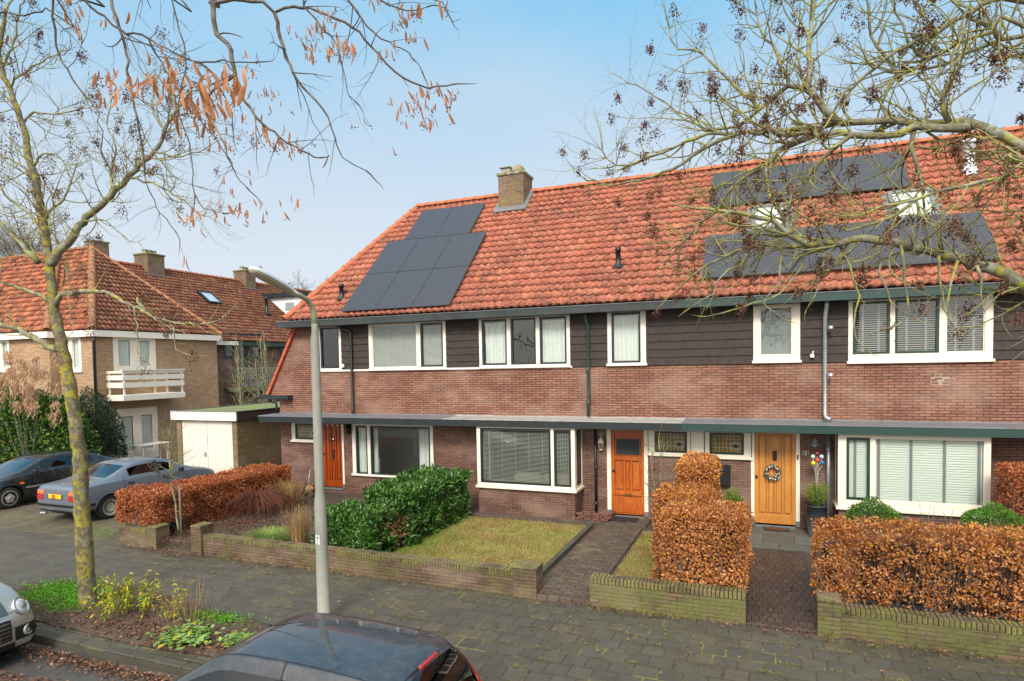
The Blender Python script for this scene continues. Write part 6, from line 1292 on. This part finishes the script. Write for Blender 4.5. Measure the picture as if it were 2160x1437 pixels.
# --- big ash whose trunk stands just right of the view
T=Tree(11); T.wig=.10; T.maxlev=3; T.grav=1; T.br={1:.42,2:.24}
tr=thing('ash_tree','large lichen-covered ash reaching in from the right in front of the solar roof','tree',(2.75,6.35,0))
T.limb([(2.75,6.35,-.1),(2.74,6.35,1),(2.68,6.33,2.2),(2.72,6.3,3.4),(2.78,6.28,4.4),(2.85,6.3,5.6),(2.8,6.4,7.2),(2.7,6.4,9)],.24,.09,0,trunk=True,n=16,step=.2)
E=[(2.72,6.3,3.5),(2.35,6.05,3.95)]; 
K=dict(kids=18,klen=(.32,.9))
T.limb([Vector(E[0]),Vector(E[1])]+px([(2160,604),(2090,570),(2024,550),(1957,530),(1890,516),(1823,508),(1770,510),(1712,512),(1667,494),(1627,472),(1592,458),(1540,445),(1490,440)],5.7,-.5),.074,.012,**K,up=.35,skip=.15)
T.limb(px([(1770,510),(1712,514),(1650,520),(1590,515),(1530,540),(1490,560),(1440,600)],5.5,.3),.03,.007,**K,up=.1)
T.limb([Vector((2.78,6.28,4.3)),Vector((2.4,6.0,4.75))]+px([(2160,312),(2117,285),(2068,267),(2001,258),(1930,263),(1868,254),(1814,258),(1734,267),(1654,276),(1570,280),(1512,280),(1467,292),(1400,320),(1347,343),(1298,345),(1271,320),(1267,289)],5.6,.4),.054,.006,**K,up=.45,skip=.12)
T.limb(px([(2046,267),(1930,272),(1868,285),(1800,281),(1700,283),(1600,278),(1500,305),(1440,345),(1380,375),(1330,384),(1290,388),(1240,380),(1205,350)],5.5,.7),.032,.006,kids=6,klen=(.25,.6),up=.5,skip=.1)
def U(l,Y,dY,r0,r1,kids=18,klen=(.3,.85),up=.5,trunkpt=None): T.limb(([Vector(trunkpt)] if trunkpt else [])+px(l,Y,dY),r0,r1,kids,klen,up)
U([(2160,9),(2046,27),(1979,67),(1912,98),(1846,147),(1780,200),(1757,240)],5.9,-.3,.034,.01,trunkpt=(2.82,6.3,5.6))
U([(2160,49),(2090,62),(2024,93),(1957,125),(1890,169),(1859,222)],5.6,.2,.03,.01,trunkpt=(2.82,6.3,5.3))
U([(2160,80),(2110,85),(2037,111),(1957,142),(1900,150),(1840,160)],6.0,.1,.035,.008,trunkpt=(2.8,6.3,5.1))
U([(1765,258),(1739,231),(1703,187),(1663,183),(1627,205),(1600,232),(1560,262),(1500,275)],5.75,.2,.034,.01)
U([(1703,187),(1708,111),(1716,22),(1712,-40)],5.8,.2,.028,.01)
U([(2160,334),(2113,370),(2046,392),(1980,405),(1934,420),(1868,441),(1800,455)],5.4,-.3,.03,.008,trunkpt=(2.75,6.25,4.2))
U([(1734,280),(1667,307),(1600,352),(1556,387),(1512,441),(1470,480),(1430,520),(1400,560)],5.8,.4,.03,.006,up=.2)
U([(1600,232),(1538,169),(1503,129),(1467,107),(1431,102),(1414,80),(1407,40)],5.9,.2,.018,.005)
U([(1930,263),(1920,310),(1935,350),(1945,400),(1950,440)],5.6,0,.02,.008)
U([(1667,494),(1640,440),(1620,380),(1625,320)],5.35,.2,.022,.007)
U([(1512,280),(1450,250),(1400,215),(1360,190),(1312,165)],6,.2,.014,.004)
U([(1663,183),(1640,120),(1600,60),(1590,-10)],5.9,.2,.018,.006)
U([(1900,170),(1850,100),(1830,30),(1825,-30)],5.8,.1,.018,.006)
U([(2001,258),(1990,180),(2020,100),(2040,20)],5.6,0,.022,.007); U([(2110,85),(2060,40),(2000,-20)],5.9,0,.02,.008); U([(1957,125),(1900,60),(1880,0)],5.8,0,.016,.006)
U([(1800,281),(1740,330),(1690,400),(1650,470),(1600,520)],5.5,.1,.022,.006,up=.2); U([(1934,420),(1860,470),(1790,480),(1730,470)],5.4,0,.015,.005); U([(1556,387),(1500,400),(1450,395)],6,0,.01,.004)
T.grav=.55; H_=dict(kids=5,klen=(.15,.32))
for l in ([(1900,516),(1905,560),(1915,620),(1900,680),(1850,700)],[(1770,512),(1790,560),(1810,620),(1795,690),(1830,740)],[(1700,515),(1690,560),(1640,620),(1560,655),(1490,668)],[(2020,550),(2010,600),(2000,640),(2005,690),(2045,690)],[(1980,540),(1985,620),(2000,680),(2035,665)],[(1600,520),(1540,570),(1500,620),(1455,650)],[(1850,512),(1860,580),(1880,640),(1930,670)],[(2060,560),(2075,620),(2083,650),(2100,630)],[(1740,512),(1730,600),(1700,655)],[(1650,520),(1640,600),(1610,640),(1655,672)]):
    T.limb(px(l,5.5,-.1),.012,.004,kids=5,klen=(.12,.3),up=.3)
T.trunk.build('trunk',M['bark1'],tr); T.wood.build('limbs',M['bark2'],tr); T.tw.build('twigs',M['ashtwig'],tr)
ct=[t_[0] for t_ in T.tips if t_[2]==1]; ct=[c for c in ct if T.rd.random()<.20]+[t_[0] for t_ in T.tips if t_[2]>1 and T.rd.random()<.05]; clusters(T,ct,.042,75,.024,.014,'seed','seed_clusters',tr,.8)
# --- street ash on the left
T=Tree(23); T.wig=.10; T.maxlev=3; T.grav=1; T.br={1:.4,2:.22}
tr=thing('ash_tree','slim street ash with yellow lichen on its leaning trunk at the left','tree',(-10.15,6.7,0)); Y=6.7
T.limb([(-10.15,6.7,-.15)]+px([(187,1270),(180,1180),(172,1050),(168,960),(157,880),(145,800),(133,740),(122,690),(113,650),(108,600),(104,560),(97,500),(90,465),(83,431),(75,376),(63,341),(52,278),(38,237),(21,188),(3,146),(0,100),(10,40)],Y),.142,.03,kids=1.5,klen=(.5,1.1),trunk=True,n=18,step=.08,skip=.45,wob=.006)
mbk=T.trunk
def U(l,r0,r1,dY=0,kids=11,klen=(.4,1.15),up=.45): T.limb(px(l,Y,dY),r0,r1,kids,klen,up,n=9)
U([(104,560),(125,530),(150,500),(174,466),(223,425),(244,400),(289,358),(324,320),(348,278),(369,237),(385,215)],.075,.02,.5)
U([(117,645),(130,622),(166,617),(210,615),(240,625),(282,646),(326,668),(376,682),(420,685),(449,680),(475,665)],.045,.008,.4,6,(.3,.7))
U([(290,628),(310,660),(350,690),(385,700)],.016,.006,0,6,(.2,.5),.3); U([(365,690),(375,735),(400,750),(430,750)],.009,.004,0,5,(.1,.3),.3); U([(282,646),(290,700),(290,740),(315,765)],.011,.004,0,5,(.1,.3),.2)
U([(133,600),(140,560),(145,650),(155,700),(135,725)],.014,.005,-.2,6,(.2,.5)); U([(125,740),(100,730),(60,705),(20,690),(-25,680)],.06,.03,-.3,5); U([(105,640),(90,625),(60,615),(20,600),(-20,590)],.035,.015,-.2,6); U([(80,552),(76,549),(40,509),(11,480),(-20,455)],.05,.02,-.2,6)
U([(75,376),(45,350),(10,330),(-15,320)],.025,.01); U([(70,351),(83,331),(104,324),(129,334),(150,376)],.022,.006,.2); U([(52,257),(70,237),(122,240),(167,230),(209,226)],.02,.006,.3); U([(21,188),(40,160),(90,130),(150,100)],.02,.006)
U([(244,400),(233,369),(244,313),(226,261),(235,215)],.02,.006,.1); U([(278,376),(331,390),(376,418),(418,449),(462,470)],.02,.005,.3); U([(174,466),(223,466),(255,495),(300,520)],.016,.005,.2,6,(.2,.6)); U([(324,320),(370,330),(420,320),(455,300)],.016,.005,.2); U([(90,465),(130,420),(150,380),(165,330)],.03,.008,.3); U([(97,500),(60,450),(20,420),(-10,380)],.03,.01,-.2)
U([(348,278),(320,230),(330,180),(345,130)],.018,.005,.2); U([(3,146),(30,90),(40,30),(60,-20)],.02,.01); U([(38,237),(10,200),(-15,190)],.02,.01)
T.trunk.build('trunk',M['bark1'],tr); T.wood.build('limbs',M['bark2'],tr); T.tw.build('twigs',M['ashtwig'],tr)
ct=[t_[0] for t_ in T.tips if t_[2]==1 and T.rd.random()<.2]+[t_[0] for t_ in T.tips if t_[2]>1 and T.rd.random()<.03]; clusters(T,ct,.07,60,.036,.02,'seed','seed_clusters',tr,.7)
# --- linden whose branches hang into the top of the view from beside the camera
T=Tree(37); T.wig=.16; T.maxlev=3; T.grav=-.35; T.br={1:.34,2:.22}
tr=thing('linden_tree','linden boughs with dry orange-brown bracts hanging in from above the camera','tree',(-3.3,1.3,0))
T.limb([(-3.4,.2,-.15),(-3.42,.2,2),(-3.4,.22,4),(-3.3,.3,6.2),(-3.1,.5,8)],.2,.12,0,trunk=True,n=14,step=.3)
def U(l,Y,dY,r0,r1,kids=10,klen=(.12,.5),up=.3,tp=None): return T.limb(([Vector(tp)] if tp else [])+px(l,Y,dY),r0,r1,kids,klen,up,step=.04,wob=.004,n=8)
TPa=(-3.3,.3,6.2)
ends=[]
ends+=U([(380,-50),(442,6),(490,0),(531,1),(556,8),(578,26),(600,17),(636,14),(673,24),(706,39),(742,58),(770,81),(798,114),(831,150),(867,173),(906,186),(956,178)],2.5,.3,.022,.0035,7,tp=TPa)
ends+=U([(449,6),(451,42),(456,75),(478,90),(492,125),(496,159),(511,200),(539,245),(578,281),(622,309),(675,333)],2.45,.1,.014,.003)
ends+=U([(579,28),(592,83),(611,139),(639,184),(667,211),(692,250),(711,306),(722,331),(747,345),(772,360)],2.5,.1,.010,.002,6)
ends+=U([(496,159),(428,214),(464,281),(491,359),(520,395)],2.45,0,.007,.002,6)
ends+=U([(160,-40),(181,3),(223,38),(257,66),(313,80),(365,111),(418,130),(487,129),(536,132)],2.1,.1,.012,.003,9,tp=TPa)
ends+=U([(350,-40),(362,0),(379,63),(393,115),(390,157),(379,195),(379,244),(397,303),(404,348),(411,410)],2.1,0,.009,.002,8,tp=(-3.0,.7,6.6))
ends+=U([(225,-20),(240,21),(257,80),(271,146),(278,195),(289,250),(303,313),(306,369),(324,424),(369,487)],2.2,0,.008,.002,8)
ends+=U([(112,-20),(111,20),(115,80),(139,146),(181,205),(206,240),(215,300)],2.0,0,.006,.002,8); ends+=U([(122,0),(97,17),(59,31),(0,28),(-30,25)],2.0,0,.006,.003,8,tp=(-3.1,.6,6.5))
ends+=U([(720,-20),(760,40),(790,75),(820,90),(870,120),(890,150)],2.7,0,.006,.002,7); ends+=U([(640,-20),(642,14),(700,80),(722,140),(735,200),(750,215)],2.6,0,.006,.002,7); ends+=U([(780,-15),(820,10),(860,22),(900,15)],2.6,0,.005,.002,9); ends+=U([(870,-30),(900,-5),(935,5),(940,20)],2.6,0,.005,.002,6)
ends+=U([(411,410),(430,440),(470,450)],2.15,0,.003,.0015,9,(.08,.25)); ends+=U([(313,80),(350,150),(400,220),(450,290),(480,330)],2.2,0,.005,.002,9); ends+=U([(418,130),(450,160),(480,215),(490,260)],2.2,0,.005,.002,9)
T.trunk.build('trunk',M['bark3'],tr); T.wood.build('limbs',M['bark3'],tr); T.tw.build('twigs',M['twig'],tr)
P=[];D=[];LL=[]; BP=[];BR=[]
def bract(c,L):
    d=np.array([random.gauss(.12,.28),random.gauss(0,.3),-1]); P.append(c); D.append(d); LL.append(L)
    if random.random()<.55:
        e=Vector(c)+Vector(d).normalized()*L*.45; f_=e+Vector((random.gauss(0,.01),random.gauss(0,.01),-L*.45)); T2.tube([e,e.lerp(f_,.5)+Vector((.003,0,0)),f_],.0007,3,False)
        for _ in range(random.randint(1,3)): BP.append(f_+Vector((random.gauss(0,.008),random.gauss(0,.008),random.gauss(0,.006))))
T2=MB()
for (x,y,s_,n,Y_,L) in ((250,190,26,14,2.0,.085),(310,170,10,6,2.0,.10),(372,170,22,12,2.0,.09),(430,200,40,34,2.0,.10),(470,170,30,22,2.1,.085),(355,130,22,8,2.0,.08),(415,265,30,10,2.1,.07),(235,165,20,8,2.1,.07),(175,80,10,4,2.1,.05),(160,55,15,5,2.1,.06),(235,40,15,5,2.1,.06),(150,0,12,4,2.0,.06),(20,85,14,3,2.0,.06),(395,460,16,7,2.2,.065),(460,440,30,10,2.2,.06),(525,455,20,7,2.3,.055),(605,440,14,5,2.5,.06),(555,280,28,12,2.5,.06),(590,300,24,16,2.5,.055),(620,310,18,10,2.5,.05),(560,210,25,8,2.5,.055),(500,300,20,8,2.4,.05),(680,70,18,16,2.6,.06),(690,105,22,16,2.6,.06),(700,40,14,8,2.6,.05),(735,100,18,12,2.6,.06),(830,110,22,8,2.7,.055),(880,225,30,26,2.8,.06),(925,205,26,18,2.8,.055),(860,20,26,14,2.6,.055),(840,45,15,8,2.6,.055),(885,80,14,5,2.6,.055),(940,12,6,3,2.6,.08),(545,140,25,5,2.4,.06),(620,80,20,4,2.5,.045),(585,210,20,6,2.5,.05),(660,115,10,5,2.6,.06),(900,270,18,10,2.8,.05),(780,-2,30,6,2.6,.05)):
    for _ in range(n): p=onY(x+random.gauss(0,s_),y-12+random.gauss(0,s_*.7),Y_+random.gauss(0,.06)); bract(tuple(p),L*random.uniform(.6,1.15))
for p,d,l in T.tips:
    if random.random()<.10: bract(tuple(p),random.uniform(.035,.07))
P=np.array(P);D=np.array(D);LL=np.array(LL)
# each bract: a narrow tongue of three quads, slightly twisted and folded
n=len(P); d=nrm(D); N=nrm(rng.normal(size=(n,3))); S=nrm(np.cross(d,N)); N=np.cross(S,d); LL=LL*1.0; W=(LL*rng.uniform(.17,.26,n))[:,None]; Lc=LL[:,None]; cv=rng.normal(0,.12,n)[:,None]
pts=[]
for f_,w_ in ((0,.1),(.22,.75),(.55,1),(.85,.7),(1,.08)):
    c=P+d*Lc*f_+N*Lc*cv*math.sin(f_*PI); pts+= [c+S*W*.5*w_+N*W*.25*w_,c,c-S*W*.5*w_+N*W*.25*w_]
v=np.stack(pts,1).reshape(-1,3); i0=np.arange(n)[:,None]*15; q=[]
for a in range(4):
    for b in (0,1): q.append([a*3+b,a*3+b+1,a*3+b+4,a*3+b+3])
f=(i0[:,:,None]+np.array(q)[None]).reshape(-1,4); npmesh('bracts',v,f,M['bract'],tr,smooth=True)
for p in BP: T2.lathe([(.001,-.0035),(.0028,-.0018),(.0035,0),(.0028,.002),(.001,.0036)],p,6)
T2.build('nutlets',plain('linden_nut','6a5a44',.8,var=.2),tr)
# --- young trees, bare shrubs
def small(name,label,cat,base,H,r,kids,klen,mat,seed,grav=.5,spread=.0,group=None,lean=(0,0),stems=1,br=.25,skip=.25,wig=.1):
    T=Tree(seed); T.wig=wig; T.maxlev=3; T.grav=grav; T.br={1:br,2:br*.6}; o=thing(name,label,cat,base,group=group); b=Vector(base); rd=T.rd
    for k in range(stems):
        a=rd.uniform(0,2*PI); l=Vector((math.cos(a)*spread+lean[0],math.sin(a)*spread+lean[1],H*rd.uniform(.8,1.0))); T.limb([b-Vector((0,0,.1)),b+l*.33+Vector((rd.gauss(0,.03),rd.gauss(0,.03),0)),b+l*.66+Vector((rd.gauss(0,.04),rd.gauss(0,.04),0)),b+l],r,r*.3,kids,klen,.6,step=.15,n=7,skip=skip,trunk=True)
    T.trunk.build('trunk',mat,o); T.tw.build('twigs',mat,o); return o
p=onZ(377,1105,.1); p=onY(377,1112,9.95); o=small('young_tree','young bare tree with a support stake in front of the left beech hedge','tree',(p.x,9.95,p.z),onY(360,890,9.95).z-p.z,.026,17,(.45,1.15),M['bark2'],5,lean=(-.12,-.02),skip=.42); mb=MB(); mb.tube([(p.x+.1,9.93,p.z-.3),(p.x+.08,9.94,p.z+.95)],.022,8); mb.build('stake',M['barkgrey'],o)
x=onY(1392,1000,13.3); small('bare_shrub','small pale bare shrub against the wall between the worn door and the beech column','shrub',(x.x,13.3,.1),2.1,.022,12,(.35,.8),M['bark2'],8,.3,.1,stems=2,lean=(-.05,0))
for i,(a,H) in enumerate((((350+190,760),4.6),((480,740),5.2))):
    pass
for lab,(xx,yy,zz),H,sd in (('slim greenish bare tree behind the garage, left of the rear balcony',(0,0,0),4.3,41),('slim pale bare tree behind the garage close to the orange verge',(0,0,0),4.5,42)):
    p=onY(515 if sd==41 else 560,850,21.5); small('bare_tree',lab,'tree',(p.x,21.5,.0),5.2,.05,7,(.6,1.4),M['bark2'],sd,.8,.35,group=None,stems=3)
for k,(xx,yy) in enumerate(((2.9,12.2),(1.95,12.3))):
    pass
small('twiggy_shrub','loose twiggy shrub with dark leaves left of the right box ball','shrub',(2.72,12.4,.1),1.25,.012,14,(.1,.3),M['barkgrey'],51,.4,.25,stems=5)
# evergreens and tassel shrub on the left
def bigshrub(name,label,cat,c,r,mat,n,L,W,**k): return blob(name,label,cat,c,r,mat,n,L,W,shell=.55,**k)
p=onY(40,930,14.5); bigshrub('evergreen_shrub','large glossy evergreen shrub behind the black car','shrub',(p.x-.3,14.9,.75),(3.3,1.6,3.05),'ever',19000,.17,.075)
p=onY(190,880,16.2); bigshrub('yew','dark feathery yew against the corner of the yellow house','shrub',(p.x-.5,16.6,.8),(1.3,1.0,2.6),'yew',9000,.13,.035)
p=onY(50,790,13.5); o=thing('tassel_shrub','pale beige drooping seed tassels above the evergreen at the left edge','shrub',(p.x,13.5,0)); P=[];D=[]; mb=MB()
for k in range(46):
    c=onY(random.gauss(45,48),random.gauss(790,32),13.4+random.gauss(0,.2)); (k%6==0) and mb.tube([(p.x+random.gauss(0,.1),13.5,0),(p.x+(c.x-p.x)*.5,13.5,c.z*.8),(c.x,c.y,c.z)],[.007,.005,.003],4,False)
    for q in range(90): P.append((c.x+random.gauss(0,.08),c.y+random.gauss(0,.06),c.z-abs(random.gauss(0,.2)))); D.append((random.gauss(0,.3),random.gauss(0,.3),-1))
v,f=leaves(P,.15,.03,D); npmesh('tassels',v,f,leafmat('pale_tassel',['c9a88a','b8906c','d8bca0'],.8,.3),o); mb.build('stems',M['barkgrey'],o)
# distant bare trees
for lab,px_,py,Yd,H,sd,r_ in (('distant round bare tree seen between the two roofs',655,640,62,13.0,61,.28),('distant bare tree behind the yellow house at the far left',60,560,45,16.5,62,.3)):
    b=onY(px_,py,Yd); T=Tree(sd); T.wig=.1; T.maxlev=3; T.grav=.6; T.br={1:.5,2:.45}; o=thing('distant_tree',lab,'tree',(b.x,Yd,0),group=None); zt=onY(px_,570 if sd==61 else 400,Yd).z
    T.limb([(b.x,Yd,-.2),(b.x,Yd,zt*.5),(b.x+.2,Yd,zt*.78)],r_,.12,0,trunk=True,step=1)
    for k in range(26):
        a=T.rd.uniform(0,2*PI); h0=zt*T.rd.uniform(.42,.72); ln=zt*T.rd.uniform(.15,.24); e=Vector((b.x+math.cos(a)*ln,Yd+math.sin(a)*ln,min(zt*.97,h0+ln*T.rd.uniform(.5,1.3)))); s0=Vector((b.x,Yd,h0)); T.limb([s0,s0.lerp(e,.5)+Vector((0,0,ln*.1)),e],.1,.03,3.6,(.9,2.4),.6,step=.5,n=5,wob=.05)
    T.trunk.build('trunk',M['barkgrey'],o); T.wood.build('limbs',M['barkgrey'],o); T.tw.build('twigs',M['barkgrey'],o)
